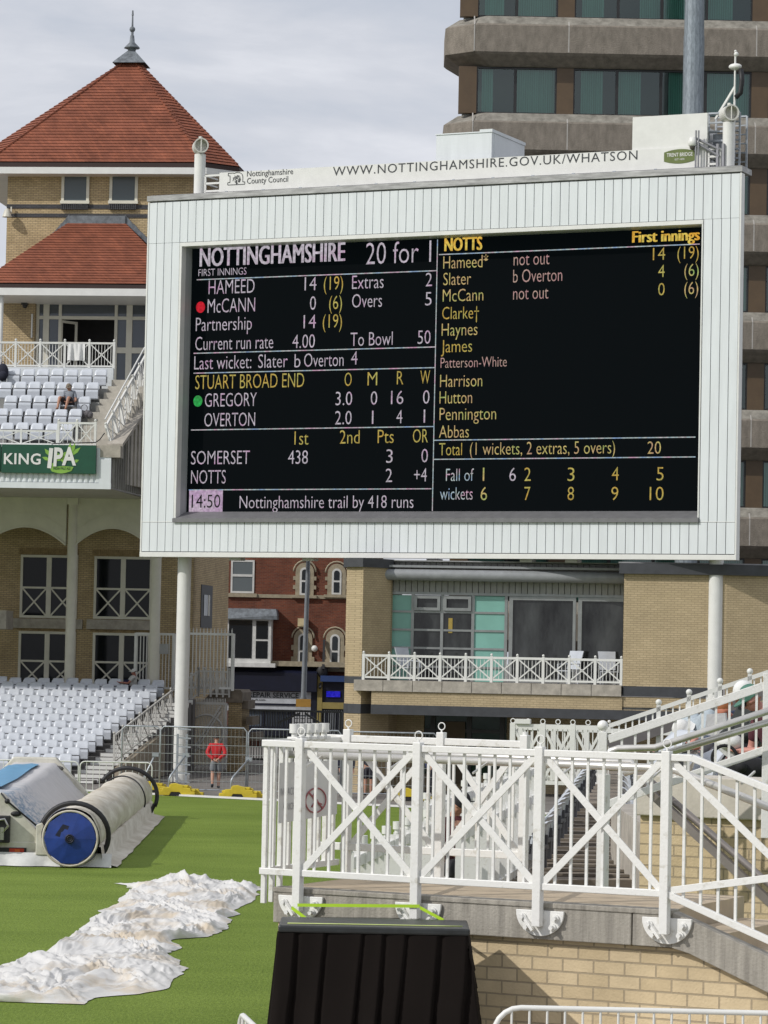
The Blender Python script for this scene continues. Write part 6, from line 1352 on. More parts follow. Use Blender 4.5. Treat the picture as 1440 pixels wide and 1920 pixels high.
zt_at = lambda x: zr1 if x < slx else zr1+tsl*(x-slx)
g = MB(); g.box(xl, slx, -.022, .022, zr1-.022, zr1+.022); g.bar((slx-.004, 0, zr1), (xend, 0, zt_at(xend)), .044, .044); g.build('top_rail', W_FENCE, nf, bevel=.004)
g = MB(); g.box(xl, posts[3], -.02, .02, zr0-.022, zr0+.022); g.bar((posts[3]+.0, 0, zb_at(blx)+.01), (xend, 0, zb_at(xend)), .04, .044); g.build('bottom_rail', W_FENCE, nf, bevel=.004)
for i, x in enumerate(posts):
    p = box_part('post', x-.0285, x+.0285, -.036, .030, zpb if i else zpb, zpt, nf)
    g = MB(); g.cyl((x, 0, zpt), (x, 0, zpt+.02), .007, n=8); g.ring((x, 0, zpt+.046), .027, .0042, n=24); g.build('ring', W_FENCE, p)
    g = MB(); n = 20; R = .168
    pl_ = [(x-R, .034, zpb+.10), (x+R, .034, zpb+.10)]+[(x+R*cos(pi*k/n), .034, zpb+.09-R*.93*sin(pi*k/n)) for k in range(n+1)]
    g.prism(pl_, (0, .022, 0)); g.bar((x-.12, .02, zpb+.07), (x-.03, .0, zpb-.03), .03, .02); q = g.build('base_plate', W_FENCE, p, bevel=.003)
    g = MB()
    for dx, dz in ((-.115, .055), (-.085, -.01), (.115, .055), (.095, -.005)): g.cyl((x+dx, .036, zpb+dz), (x+dx, -.012, zpb+dz), .0155, n=6); g.cyl((x+dx, .036, zpb+dz), (x+dx, .02, zpb+dz), .024, n=10)
    g.build('bolt', W_FENCE, q)
for i in range(4):
    a = posts[i]+.03; b = (posts[i+1] if i < 3 else xend)-.03
    for s in (0, 1):
        z0, z1 = (zb_at(a)+.02, zt_at(b)-.02) if s == 0 else (zt_at(a)-.02, zb_at(b)+.02)
        g = MB(); g.bar((a, -.006 if s == 0 else .004, z0), (b, -.006 if s == 0 else .004, z1), .012, .046, up=(0, 0, 1)); g.build('brace', W_FENCE, nf, bevel=.002)
    n = 8 if i < 3 else 15
    for k in range(1, n):
        x = posts[i]+((posts[i+1] if i < 3 else xend)-posts[i])*k/n
        g = MB(); g.box(x-.0085, x+.0085, .008, .025, zb_at(x)+.018, zt_at(x)-.018); g.build('baluster', W_FENCE, nf)
for k in (1, 2): x = posts[0]-(posts[0]-xl)*k/2.6; g = MB(); g.box(x-.0085, x+.0085, .0, .017, zr0-.0, zr1); g.build('baluster', W_FENCE, nf)
# end return of the fence, close-set square bars with round caps, carrying a notice
yb = 1.15
er = T('end_railing', 'short return of close-set white bars with round caps and a notice', 'railing', FF, (xl, .02, zfl))
for k in range(10):
    y = .03+k*.112; g = MB(); g.box(xl-.012, xl+.022, y, y+.034, zr0-.22 if k < 3 else zr0, zr1-.01); g.build('bar', W_FENCE, er, bevel=.003)
for k in range(5):
    y = .40+k*.112; g = MB(); g.cyl((xl+.03, y, zr1+.062), (xl+.03, y, zr1+.125), .036, n=16); g.cyl((xl+.03, y, zr1+.035), (xl+.03, y, zr1+.062), .022, n=12); g.box(xl-.012, xl+.07, y-.03, y+.03, zr1+.012, zr1+.036); g.build('cap', W_PAINT, er, bevel=.004)
g = MB(); g.box(xl-.02, xl+.02, .02, yb, zr1-.022, zr1+.022); g.box(xl-.02, xl+.02, .02, yb, zr0-.02, zr0+.02); g.build('rail', W_FENCE, er)
g = MB(); zp1, zp0 = FF.Z(560, 1428, .5), FF.Z(560, 1540, .5); n = 10; vs = []
for i in range(n+1):
    y = .16+i*.088; w = .006*sin(i*1.3); vs += [(xl+.045+w, y, zp0+.03*(i/n)), (xl+.045+w*.5, y, zp1)]
g.add(vs, [(i*2, i*2+2, i*2+3, i*2+1) for i in range(n)], True); nb_ = g.build('notice', P('notice_white', (.62, .62, .61), .5, var=.05), er, fix=False)
def onx(pts): return pts
RED = P('sign_red', (.36, .10, .11), .6); g = MB(); cy, cz = .70, FF.Z(578, 1500, .7)
pts = [(xl+.052, cy+.155*cos(2*pi*i/30), cz+.085*sin(2*pi*i/30)) for i in range(30)]; g.tube(pts, .0055, 5, True); g.build('prohibition_mark', RED, nb_); g = MB(); g.bar((xl+.053, cy-.11, cz+.06), (xl+.053, cy+.11, cz-.06), .006, .010); g.tube([(xl+.053, cy-.06, cz-.045), (xl+.053, cy-.02, cz-.01), (xl+.053, cy-.05, cz+.03), (xl+.053, cy-.02, cz+.05), (xl+.053, cy, cz+.02), (xl+.053, cy+.04, cz-.02), (xl+.053, cy+.09, cz-.03)], .006, 5)
g.build('prohibition_mark', RED, nb_)
MY = lambda x, yy, zz: (xl+.052, x, zz)
g = MB(); g.text('NO ACCESS', .18, .46, zp0+.19, .05, M=MY); g.text('CRICKET', .22, .46, zp0+.09, .045, M=MY); g.bar((xl+.052, .43, zp1-.18), (xl+.052, .43, zp1-.28), .012); g.build('notice_print', P('faint_print', (.33, .33, .34), .6), nb_, fix=False)
# back fence of the platform
zq1, zq0 = FF.Z(700, 1386, yb), FF.Z(850, 1597, yb); zqt = FF.Z(826, 1373, yb)
bp = [FF.X(p, 1480, yb) for p in (651, 826, 983)]; bxl = FF.X(604, 1480, yb)
bf = T('platform_fence', 'white saltire fence along the back of the brick platform', 'fence', FF, (bp[0], yb, zfl))
g = MB(); g.box(bxl, bp[2], yb-.02, yb+.02, zq1-.024, zq1+.024); g.build('top_rail', W_FENCE, bf, bevel=.004)
g = MB(); g.box(bxl, bp[2], yb-.02, yb+.02, zq0-.028, zq0+.024); g.build('bottom_rail', W_FENCE, bf, bevel=.004)
for i, x in enumerate(bp):
    p = box_part('post', x-.028, x+.028, yb-.032, yb+.03, zfl, zqt, bf)
    if i < 2: g = MB(); g.cyl((x, yb, zqt), (x, yb, zqt+.02), .007, n=8); g.ring((x, yb, zqt+.042), .025, .004, n=24); g.build('ring', W_FENCE, p)
    else: g = MB(); g.cyl((x, yb, zqt), (x, yb, zqt+.02), .02, n=8); g.build('cap', W_FENCE, p)
for i in range(2):
    for s in (0, 1):
        a, b = bp[i]+.03, bp[i+1]-.03; z0, z1 = (zq0, zq1) if s == 0 else (zq1, zq0); g = MB(); g.bar((a, yb-.004+.008*s, z0), (b, yb-.004+.008*s, z1), .012, .045); g.build('brace', W_FENCE, bf)
    for k in range(1, 7): x = bp[i]+(bp[i+1]-bp[i])*k/7; g = MB(); g.box(x-.0085, x+.0085, yb+.01, yb+.027, zq0+.02, zq1-.02); g.build('baluster', W_FENCE, bf)
# polished handrails inside the fence
STEEL = P('brushed_steel', (.70, .68, .64), .34, .6, var=.1, scale=8)
zh = FF.Z(800, 1424, .30); xh1 = FF.X(1262, 1430, .3); g = MB(); xh0 = FF.X(532, 1424, .3); hx2, hz2 = FF.L(1440, 1513, .3); hx3 = hx2+.5; hz3 = hz2+(hz2-zh)*.5/(hx2-xh1)
hr = T('steel_handrail', 'level brushed steel handrails just behind the large saltire fence', 'handrail', FF, (xh0, .3, zfl))
for dz, r in ((0, .026),):
    g = MB(); g.tube([(xh0, .3, zh), (xh1-.05, .3, zh), (xh1+.02, .3, zh-.01), (hx3, .3, hz3)], r, 12); g.build('tube', STEEL, hr)
g = MB(); g.tube([(xh0+.1, .46, zh+.028), (xh1-.35, .46, zh+.028), (xh1-.30, .46, zh-.02), (xh1-.4, .46, zh-.05)], .021, 12); g.build('tube', STEEL, hr)
g = MB()
for i in range(6): x = xh0+.3+i*.62; g.bar((x, .3, zh), (x, .05, zh-.07), .012); 
g.build('bracket', STEEL, hr)
# platform, fascia, brick wall
xfl = FF.X(513, 1720, .07)
pf = T('viewing_platform', 'raised concrete platform on pale buff brick with a stained fascia', 'platform', FF, (xfl, .07, 1.6))
g = MB(); xpe = FF.X(1262, 1650, 1.2)
g.box(xfl+.02, xe-.02, .10, yb+.35, zfb+.02, zfl); g.build('floor_slab', TANC, pf)
g = MB(); xj = FF.X(1186, 1720, .07); g.box(xfl, xj-.004, .06, .18, zfb, zfl-.012); g.box(xj+.004, xe, .06, .18, zfb, zfl-.012); g.box(xfl-.0, xe, .05, .2, zfl-.03, zfl+.003)
g.build('fascia', CONC_ST, pf, bevel=.006)
sx0_, sz0t = FF.L(1262, 1700, .05); s1x, s1z = FF.L(1440, 1782, .05); ssl = (s1z-sz0t)/(s1x-sx0_); _, sb0 = FF.L(1262, 1766, .05); _, sb1 = FF.L(1440, 1857, .05); xx = s1x+.7
g = MB(); g.prism([(xe-.0, .055, zfl-.01), (xx, .055, zfl-.01+ssl*(xx-xe)), (xx, .055, zfl-.01-.245+ssl*(xx-xe)), (xe+.12, .055, zfb-.03), (xe, .055, zfb)], (0, .13, 0)); g.build('stair_string', CONC_ST, pf, bevel=.005)
g = MB(); wl = FF.X(520, 1800, .12); 
g.prism([(wl, .12, 1.0), (xx, .12, 1.0), (xx, .12, zfb+ssl*(xx-xe)), (xe+.1, .12, zfb-.01), (wl, .12, zfb+.01)], (0, .2, 0)); g.box(wl, wl+.2, .32, yb+.3, 1.0, zfb+.02); g.build('brick_wall', BUFF_FG, pf)
g = MB()
for k in range(7): x = xe+.03+k*.27; g.box(x, x+.30, .2, 1.35, zfl-.35-(k+1)*.135, zfl-(k+1)*.135); g.box(x-.01, x+.05, .2, 1.35, zfl-(k+1)*.135, zfl-(k+1)*.135+.003)
g.build('step', TANC, pf)
# far flank of the stair: concrete upstand over brick
yk = 5.2; ka, kb = FF.X(1192, 1500, yk), FF.X(1600, 1500, yk); kz1, kz0 = FF.Z(1300, 1457, yk), FF.Z(1300, 1533, yk)
fk = T('stair_flank_wall', 'buff brick wall with a pale concrete parapet behind the descending rail', 'wall', FF, (ka, yk, 1.0))
g = MB(); g.box(ka, kb, yk, yk+.5, kz0, kz1); g.build('parapet', P('pale_parapet', (.55, .51, .44), .85, var=.12, scale=5, bump=.15), fk, bevel=.01)
g = MB(); g.box(ka+.02, kb, yk+.06, yk+.45, 1.0, kz0); g.build('brick_wall', BUFF_FG, fk)
g = MB(); g.prism([(ka+.3, yk-.7, kz1-.0), (kb, yk-.7, kz1-1.25), (kb, yk-.7, kz1-1.33), (ka+.3, yk-.7, kz1-.08)], (0, .07, 0)); g.cyl((ka+.35, yk-.6, kz1-.02), (kb, yk-.6, kz1-1.16), .03); 
rootmesh(g, 'stair_handrail', P('brown_grey_steel', (.30, .27, .25), .4, .6), 'dark steel double handrail sloping down in front of the concrete parapet', 'handrail', FF, (ka, yk-.7, kz1-1.2))
# rising stair railing at right with a ball-topped post
RS = Fr.at(1133, 24.2, 8)
rs = T('ball_post_railing', 'white stair railing rising from a ball-topped newel post', 'railing', RS, (0, 0, 2.8))
zn = RS.Z(1133, 1372)
g = MB(); g.box(-.034, .034, -.034, .034, 2.8, zn); nw = g.build('newel_post', W_FENCE, rs, bevel=.004); g = MB(); g.ball((-.002, 0, zn+.047), .044, 16, 10); g.cyl((0, 0, zn), (0, 0, zn+.02), .018); g.ball((.045, .05, zn+.08), .013, 8, 6); g.build('ball', W_FENCE, nw)
a0 = RS.L(1141, 1386); a1 = RS.L(1440, 1284); b0 = RS.L(1141, 1507); b1 = RS.L(1440, 1404)
ex_ = lambda p, q, d: (q[0]+d, q[1]+(q[1]-p[1])/(q[0]-p[0])*d)
a2, b2 = ex_(a0, a1, .05), ex_(b0, b1, .05)
g = MB(); g.bar((a0[0], 0, a0[1]), (a2[0], 0, a2[1]), .045, .066); g.build('top_rail', W_FENCE, rs, bevel=.004)
g = MB(); g.bar((b0[0], 0, b0[1]), (b2[0], 0, b2[1]), .045, .062); g.build('bottom_rail', W_FENCE, rs, bevel=.004)
xq = RS.X(1437, 1360); g = MB(); g.box(xq-.03, xq+.03, -.03, .03, 3.4, RS.Z(1437, 1262)); g.build('end_post', W_FENCE, rs, bevel=.004)
for k in range(1, 12):
    t = k/12.3; p = Vector((a0[0], 0, a0[1])).lerp(Vector((a2[0], 0, a2[1])), t); zq_ = b0[1]+(b2[1]-b0[1])*t
    g = MB(); g.box(p.x-.0095, p.x+.0095, -.0095, .0095, zq_, p.z); g.build('baluster', W_FENCE, rs)
sr0, sr1, sr2 = RS.L(1140, 1408, -.25), RS.L(1228, 1402, -.25), RS.L(1440, 1332, -.25)
g = MB(); g.tube([(sr0[0], -.25, sr0[1]-.05), (sr0[0]+.02, -.25, sr0[1]), (sr0[0]+.08, -.25, sr0[1]+.02), (sr1[0], -.25, sr1[1]), (sr2[0]+.1, -.25, sr2[1]+.03)], .028, 12); g.tube([(sr1[0]-.05, -.2, sr1[1]-.09), (sr2[0]+.1, -.2, sr2[1]-.06)], .028, 12); rootmesh(g, 'steel_handrail', STEEL, 'brushed steel handrail rising along the ball-topped stair railing', 'handrail', RS, (0, -.25, sr0[1]))
R2 = Fr.at(1140, 44, 8)
a0, a1 = R2.L(1142, 1361), R2.L(1446, 1258); b0, b1 = (a0[0], a0[1]-.16), (a1[0], a1[1]-.16)
r2 = T('far_stair_railing', 'thin white railing with small ball finials rising behind the ball-topped one', 'railing', R2, (a0[0], 0, a0[1]-1.3))
g = MB(); g.bar((a0[0], 0, a0[1]), (a1[0], 0, a1[1]), .06); g.build('top_rail', W_PAINT, r2); g = MB(); g.bar((b0[0], -.05, b0[1]-.0), (b1[0], -.05, b1[1]), .05, .05); g.build('mid_rail', W_PAINT, r2)
g = MB(); g.bar((b0[0], -.1, b0[1]-.13), (b1[0], -.1, b1[1]-.13), .05, .17); g.build('dark_handrail', P('charcoal_rail', (.13, .12, .12), .5), r2)  # dark grey handrail running below the mid rail
for px, py in ((1235, 1322), (1292, 1303), (1350, 1282), (1406, 1264)):
    x, z = R2.L(px, py); g = MB(); g.bar((x, 0, z), (x, 0, z-1.4), .06); g.ball((x, 0, z+.04), .045, 10, 8); g.build('post', W_PAINT, r2)
g = MB(); n = 24
for k in range(n): t = (k+.5)/n; p = Vector((a0[0], 0, a0[1])).lerp(Vector((a1[0], 0, a1[1])), t); g.bar(p, p-Vector((0, 0, .2)), .022)
g.build('baluster', W_PAINT, r2)
# far saltire fence by the building
R3 = Fr.at(1040, 60, 10)
xa, xb = R3.X(961, 1400), R3.X(1130, 1400); z1, z0 = R3.Z(1000, 1362), R3.Z(1000, 1362)-1.1
for dy, lab in ((0, 'far white saltire fence with small rings beyond the platform'),):
    t = xrail('far_saltire_fence', lab, R3, [(xa, dy, z1), (xb, dy, z1)], [(xa, dy, z0), (xb, dy, z0)], W_PAINT, 3, None, caps=0, nb=6, w=.09)
    g = MB()
    for i in range(4):
        for q in (0, .3): x = xa+(xb-xa)*i/3+q; g.ring((x, dy, z1+.10), .045, .010, n=14); 
    g.box(xa+.05, xa+.35, dy-.1, dy+.1, z1+.05, z1+.14); g.build('ring', W_PAINT, t)
g = MB(); g.bar((xa-.2, 1.2, z1-.05), (xb+1.5, 1.2, z1-.1), .09); 
for i in range(9): x = xa+(xb-xa)*i/8; g.bar((x, 1.2, z1-.05), (x, 1.2, z0), .03 if i % 3 else .1)
for i in range(3): a, b = xa+(xb-xa)*i/3, xa+(xb-xa)*(i+1)/3; g.bar((a, 1.2, z1), (b, 1.2, z0), .07); g.bar((a, 1.2, z0), (b, 1.2, z1), .07)
rootmesh(g, 'far_saltire_fence', W_PAINT, 'white saltire fence just behind the far one with small rings', 'fence', R3, (xa, 1.2, z0))
# ---- lower terrace seen through the fence: gangway, seats, picket railings
zg_ = 2.30
tr = MB(); q = [ground(p[0], p[1], zg_) for p in ((960, 1650), (1215, 1650), (1215, 1446), (1080, 1446))]; tr.prism(q, (0, 0, -2.29)); lw = tr.build('path', P('worn_decking', (.24, .20, .155), .9, var=.3, scale=3)); tag(lw, kind='structure')
g = MB()
for k in range(20):
    py = 1642-k*9.0*(1-.012*k); a, b = ground(1004+(1642-py)*.62, py, zg_), ground(1190-(1642-py)*.0, py, zg_); g.box(a.x, b.x, a.y-.06, a.y+.06, zg_+.01, zg_+.035)
g.build('slats', P('dark_slat', (.15, .125, .095), .8), lw)
pa, pb = ground(1003, 1648, zg_), ground(1122, 1452, zg_); nS = 22
for k in range(nS):
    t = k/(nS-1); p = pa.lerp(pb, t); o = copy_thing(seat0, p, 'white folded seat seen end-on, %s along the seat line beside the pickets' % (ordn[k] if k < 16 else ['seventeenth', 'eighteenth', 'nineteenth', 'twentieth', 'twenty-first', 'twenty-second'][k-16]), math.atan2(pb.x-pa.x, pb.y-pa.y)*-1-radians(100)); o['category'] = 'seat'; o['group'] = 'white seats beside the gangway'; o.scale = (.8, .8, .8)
pa, pb = ground(1186, 1600, zg_), ground(1170, 1452, zg_); nS = 12
for k in range(nS):
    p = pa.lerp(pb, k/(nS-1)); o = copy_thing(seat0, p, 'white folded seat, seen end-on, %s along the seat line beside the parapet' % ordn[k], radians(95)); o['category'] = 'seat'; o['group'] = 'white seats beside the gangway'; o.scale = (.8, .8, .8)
g = MB(); a = FF.L(1127, 1500, 2.6); g.box(a[0]-.03, a[0]+.03, 2.6, 2.7, 2.3, FF.Z(1127, 1452, 2.6)); rootmesh(g, 'gangway_post', W_FENCE, 'white square post at the gangway mouth seen through the large fence', 'post', FF, (a[0], 2.6, 2.3))
def pickets(p0, p1, d0, d1, n, h, lab, cap=True):
    A = cam.location+ray(*p0)*(d0/ray(*p0).y); B = cam.location+ray(*p1)*(d1/ray(*p1).y); f0 = Fr(0, 0, 0)
    t = T('picket_railing', lab, 'railing', f0, (A.x, A.y, A.z-h), 'white picket railings of the lower terrace')
    g = MB(); g.bar(A-Vector((0, 0, .12)), B-Vector((0, 0, .12)), .05, .10); g.bar(A-Vector((0, 0, h-.1)), B-Vector((0, 0, h-.1)), .05, .08); g.build('rail', W_FENCE, t)
    a_, b_ = A-Vector((0, 0, h+.02)), B-Vector((0, 0, h+.02)); g = MB(); g.add([a_+Vector((-.1, 0, 0)), b_+Vector((-.1, 0, 0)), b_+Vector((.1, 0, 0)), a_+Vector((.1, 0, 0))]+[Vector((v.x+d, v.y, .01)) for v, d in ((a_, -.1), (b_, -.1), (b_, .1), (a_, .1))], [(0, 1, 2, 3), (4, 5, 1, 0), (5, 6, 2, 1), (6, 7, 3, 2), (7, 4, 0, 3)]); g.build('plinth', CONC, t)
    for k in range(n+1):
        p = A.lerp(B, k/n); g = MB(); g.bar(p-Vector((0, 0, h)), p-Vector((0, 0, .02)), .075, .04); g.build('picket', W_FENCE, t)
        if cap and k % 2 == 0: g = MB(); g.cyl(p+Vector((0, 0, .01)), p+Vector((0, 0, .085)), .045, n=12); g.cyl(p-Vector((0, 0, .03)), p+Vector((0, 0, .01)), .028, n=8); g.build('cap', W_PAINT, t)
    return t
pickets((656, 1594), (842, 1516), 27, 34, 19, 1.0, 'lower white picket railing with round caps, standing before the grass')
pickets((800, 1500), (1000, 1432), 36, 46, 20, 1.0, 'upper white picket railing with round caps, beside the gangway')
pickets((862, 1545), (1000, 1478), 30, 36, 13, .95, 'plain white picket railing without caps, between the gangway and the capped pickets', False)
for (p0, p1, d, nm) in ():
    A = cam.location+ray(*p0)*(d/ray(*p0).y); g = MB(); w = .34
    for k in range(3): g.box(A.x+k*.42, A.x+k*.42+w, A.y+k*.5, A.y+k*.5+.05, A.z-.75, A.z-.0); g.box(A.x+k*.42, A.x+k*.42+w, A.y+k*.5+.05, A.y+k*.5+.4, A.z-.5, A.z-.44)
    tag(rootmesh(g, 'folded_bench', W_SEAT, 'white slatted bench end, %s one of two behind the second near panel' % nm, 'bench', Fr(0, 0, 0), (A.x, A.y, A.z-.75), bevel=.01))
def at(px, py, d): r = ray(px, py); return cam.location+r*(d/r.y)
q = at(856, 1645, 33); person('person in a black cap and maroon top sitting among the picket railings', q, radians(30), sit(chest=(0, .0, .48), head=(0, -.06, .80)), cloth('maroon_top', (.12, .03, .035)), cloth('black_cloth', (.012, .012, .016)), HAIRD, (cloth('black_cap', (.012, .012, .014)), .03, 'cap'))
q = ground(690, 1491); person('bare-legged person in dark clothes standing beside the brick pillar', q, radians(170), stand(), cloth('dark_jumper', (.015, .016, .03)), cloth('dark_short', (.02, .02, .03)), HAIRD, shoes=BLACK, sleeve='long')
q = ground(648, 1493); person('person in a navy jacket and black trousers standing behind the capped bars', q, radians(10), stand(), cloth('navy_jacket', (.012, .014, .04)), cloth('black_trouser', (.012, .012, .014)), HAIRG, shoes=BLACK, sleeve='long', legs='long')
q = ground(812, 1493); person('person in dark blue clothes standing behind the picket railings', q, radians(20), stand(), cloth('blue_jacket', (.02, .03, .09)), cloth('ink_trouser', (.012, .014, .025)), HAIRD, shoes=BLACK, sleeve='long', legs='long')
# spectators at right
dS = 31.0
q = at(1463, 1430, dS); PINK = P('ruddy_skin', (.52, .24, .19), .55, var=.08)
person('person in a green cap, sunglasses and maroon shirt leaning over a white hat', q, radians(-78), sit(pelvis=(0, .05, .0), chest=(0, -.10, .38), neck=(0, -.20, .50), head=(0, -.30, .60), face=(0.1, -.75, -.55), shl=(-.20, -.16, .40), shr=(.20, -.16, .40), ell=(-.27, -.20, .10), wrl=(-.1, -.42, .10), elr=(.27, -.18, .12), wrr=(.12, -.42, .11),
    hipl=(-.10, 0, -.02), knl=(-.15, -.46, .05), anl=(-.15, -.42, -.42), toel=(-.16, -.58, -.46), hipr=(.10, 0, -.02), knr=(.15, -.46, .05), anr=(.15, -.42, -.42), toer=(.16, -.58, -.46)), cloth('maroon_shirt', (.09, .02, .03)), cloth('navy_jeans', (.012, .015, .045)), HAIRG, (cloth('green_cap', (.08, .20, .15)), .03, 'cap'), skinmat=PINK, legs='long', glasses=True, scale=1.06)
g = MB(); c = at(1368, 1392, dS-.1); g.ball(c, .13, 14, 8, (1.1, 1, .7)); g.prism([c+Vector((-.12+.24*i/8, -.05, -.06-.09*sin(pi*i/8))) for i in range(9)], (0, .2, .012)); rootmesh(g, 'peaked_hat', cloth('white_cotton', (.72, .72, .70), .05), 'white peaked hat held in the hands of the person in maroon', 'hat', Fr(0, 0, 0), (c.x, c.y, c.z))
q = at(1394, 1430, dS+1.4); person('bearded person in a white sun hat and dark jacket behind the one in maroon', q, radians(-70), sit(head=(0, -.02, .72), neck=(0, .03, .58), chest=(0, .06, .42), face=(-.2, -1, -.3)), cloth('dark_jacket', (.035, .04, .04)), cloth('grey_trouser', (.06, .06, .07)), HAIRG, (cloth('sun_hat', (.74, .74, .72), .04), .07, 'brim'), skinmat=PINK, sleeve='long', legs='long')
q = at(1372, 1438, dS+2.6); person('ruddy person in a navy top reading a white sheet', q, radians(-80), sit(head=(0, -.10, .62), neck=(0, -.02, .52), chest=(0, .02, .38), face=(0, -.9, -.5), wrl=(-.1, -.42, .22), wrr=(.12, -.42, .22)), cloth('navy_top', (.03, .045, .10)), cloth('stone_trouser', (.3, .28, .24)), P('ginger_hair', (.30, .10, .03), .7), skinmat=P('ruddy_face', (.48, .17, .10), .6), sleeve='long', legs='long')
c = at(1342, 1357, dS+2.2); g = MB(); g.prism([c+Vector((-.12, 0, -.12)), c+Vector((.14, 0, -.16)), c+Vector((.10, 0, .12)), c+Vector((-.10, 0, .10))], (.02, .02, 0)); rootmesh(g, 'paper_sheet', cloth('paper', (.62, .62, .62), .05), 'white folded paper held by the ruddy person in navy', 'paper', Fr(0, 0, 0), (c.x, c.y, c.z))
c = at(1300, 1428, dS+3.5); person('person in a bone hat and pale blue top bent low behind the handrail', c, radians(-60), sit(head=(0, -.16, .34), neck=(0, -.08, .27), chest=(0, .0, .2), wrr=(.3, -.2, .25)), cloth('pale_blue_top', (.42, .48, .52)), cloth('olive_trouser', (.08, .09, .07)), HAIRG, (cloth('bone_hat', (.70, .70, .68), .04), .06, 'brim'), skinmat=PINK, sleeve='long', legs='long')
g = MB(); c = at(1396, 1441, 29.5); g.ball(c, .17, 12, 8, (1.6, .8, .75)); g.ring(c+Vector((-.2, -.05, .1)), .12, .018); g.ball(c+Vector((-.05, -.14, .02)), .06, 8, 6); rootmesh(g, 'black_bag', cloth('black_nylon', (.012, .012, .014)), 'black bag on the floor below the person in maroon', 'bag', Fr(0, 0, 0), (c.x, c.y, c.z-.15))
for k, (px, py) in enumerate(((1262, 1470), (1318, 1462), (1360, 1470), (1255, 1425), (1436, 1450))):
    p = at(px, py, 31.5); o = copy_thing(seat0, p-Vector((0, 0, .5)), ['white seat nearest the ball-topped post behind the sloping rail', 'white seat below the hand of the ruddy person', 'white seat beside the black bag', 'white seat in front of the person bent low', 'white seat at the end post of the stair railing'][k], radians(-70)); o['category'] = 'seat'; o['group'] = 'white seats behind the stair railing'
g = MB(); q = at(1330, 1463, 31.5); g.box(q.x-.55, q.x+3, q.y-.3, q.y+6, .01, q.z-.55); tag(rootmesh(g, 'seating_terrace', CONC, 'concrete terrace step under the spectators behind the stair railing', 'terrace', Fr(0, 0, 0), (q.x, q.y, q.z-1.2)))
# ---- black draped stand and its neon strap
TB = Fr.at(700, 19.3, 0)
tx0, tx1 = TB.X(523, 1742), TB.X(880, 1745); tz = TB.Z(700, 1738); td = .62
dt = T('draped_table', 'tall table draped in pleated black cloth in front of the platform', 'table', TB, ((tx0+tx1)/2, .3, 1.6))
g = MB(); g.box(tx0-.005, tx1+.005, -.012, td, tz-.045, tz); g.build('table_top', P('black_vinyl', (.022, .025, .026), .42, var=.35, scale=7, bump=.1, bscale=9), dt, bevel=.012)
g = MB(); H = tz-.04-1.6; per = []; n1, n2 = 150, 80
def loop(f):
    fl = .066*f*1.25; x0, x1, y0, y1 = tx0-fl*.5, tx1+fl*.85, -fl*.45, td+fl*.6; out = []
    for i in range(n1): t = i/n1; out.append((x0+(x1-x0)*t, y0, 0, -1, t*(x1-x0)))
    for i in range(n2): t = i/n2; out.append((x1, y0+(y1-y0)*t, 1, 0, (x1-x0)+t*(y1-y0)))
    for i in range(n1): t = i/n1; out.append((x1-(x1-x0)*t, y1, 0, 1, t*1.2))
    for i in range(n2): t = i/n2; out.append((x0, y1-(y1-y0)*t, -1, 0, t*.6))
    return out
rowsN = 26; vs = []
for j in range(rowsN+1):
    f = j/rowsN*2.6; z = tz-.046-H*j/rowsN
    for x, y, nx, ny, u in loop(f):
        u = u+.035*sin(u*9.1)+.018*sin(u*23+f*.5); ph = (u/.172) % 1.0; amp = .022+.030*min(1, f*.8)
        ph = (ph+.05*noise.noise(Vector((int(u/.172)*3.1, f*1.5, 2)))*f) % 1.0; fold = (.55+.45*ph if ph < .80 else 1-(ph-.80)*12 if ph < .88 else .04+(ph-.88)*4.3)*1.5-.4+.35*sin(u*19+1.1*sin(u*4))*min(1, f*.5)+.18*noise.noise(Vector((u*9, f*1.2, 4)))
        vs.append((x+nx*amp*(fold-.5), y+ny*amp*(fold-.5), z))
k = 2*n1+2*n2
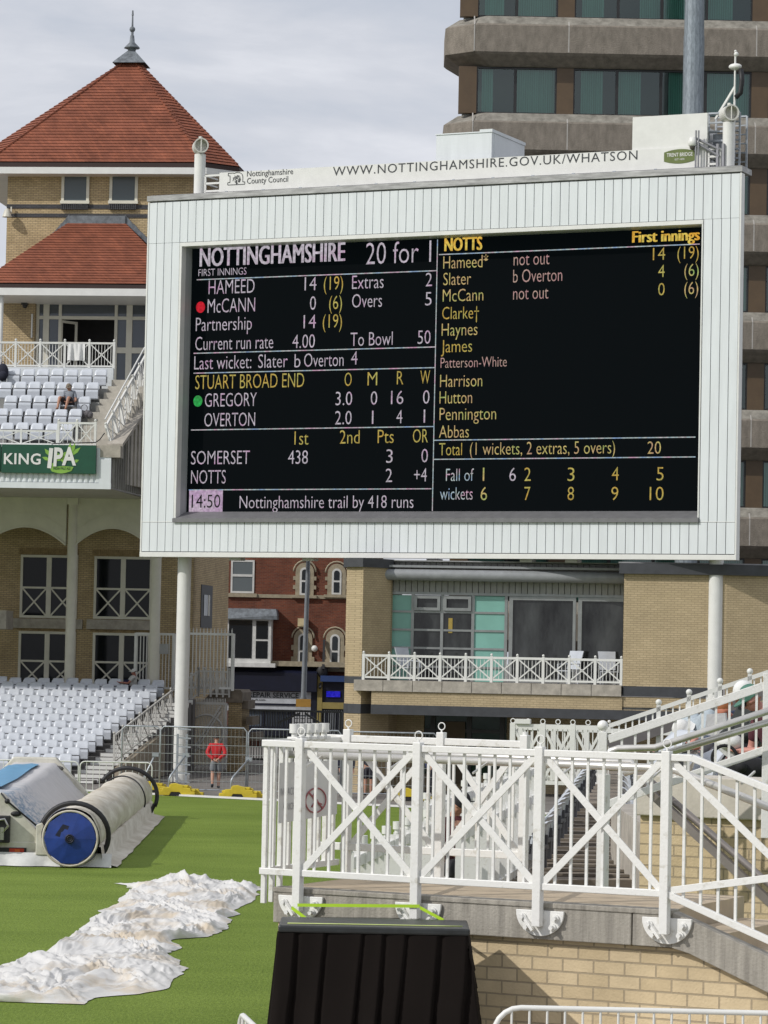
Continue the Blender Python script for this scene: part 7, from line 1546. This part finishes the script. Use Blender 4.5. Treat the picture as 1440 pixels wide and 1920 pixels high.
g.add(vs, [(j*k+i, j*k+(i+1) % k, (j+1)*k+(i+1) % k, (j+1)*k+i) for j in range(rowsN) for i in range(k)], True); g.build('drape', P('black_drape', (.0085, .006, .005), .9, var=.1, spec=.15), dt, fix=False)
NEON = P('neon_strap', (.36, .56, .02), .5, var=.05)
g = MB()
def strip(p, q, y0, y1, w):
    a, b = FF.L(*p, y0), FF.L(*q, y1); A, B = Vector((a[0], y0, a[1])), Vector((b[0], y1, b[1])); g.bar(A, B, .006, w)
strip((558, 1697), (787, 1699), -.045, -.045, .021); strip((547, 1702), (576, 1724), -.05, -.12, .022); strip((788, 1702), (832, 1726), -.045, -.16, .020)
a = TB.L(540, 1733, .1); b = TB.L(866, 1733, .12); g.tube([(0, 0, 0), (0, 0, .001)], .0001, 3) if False else None
st_ = rootmesh(g, 'neon_strap', NEON, 'neon yellow strap tied round two fence posts above the black table', 'strap', FF, (posts[0], -.05, zpb))
g = MB(); g.tube([(tx0+.05, .10, tz+.004), (tx0+.5, .12, tz+.004), (tx1-.2, .12, tz+.004), (tx1-.04, .14, tz+.003)], .0035, 5); rootmesh(g, 'yellow_string', P('pale_neon', (.62, .72, .25), .5), 'thin pale yellow cord lying across the black table top', 'cord', TB, (tx0, .1, tz))
g = MB(); q = [FF.W(-3, -8), FF.W(6, -8), FF.W(6, .3), FF.W(-.87, .3), FF.W(-.87, -2), FF.W(-3, -2)]; g.poly([(p.x, p.y, 1.6) for p in q]); tag(g.build('footpath', CONC), kind='structure')
B1 = Fr.at(1180, 18.2, 1); barrier(B1, B1.X(926, 1915), B1.X(1560, 1915), 0, 1.6, B1.Z(1180, 1894), 'white crowd barrier in front of the brick wall under the platform', 19, .0165)
cpt = at(449, 1905, 17.2); B2 = Fr(cpt.x, cpt.y, 72); z1 = B2.Z(447, 1897)
barrier(B2, 0 - 0.0, 2.2, 0, 1.6, z1, 'white crowd barrier end just showing at the bottom left edge of the table', 12, .02) if False else None
B2 = Fr(cpt.x, cpt.y, 80); barrier(B2, 0.0, 2.0, 0, 1.6, z1, 'white crowd barrier end just showing on the grass side of the black table', 14, .016)
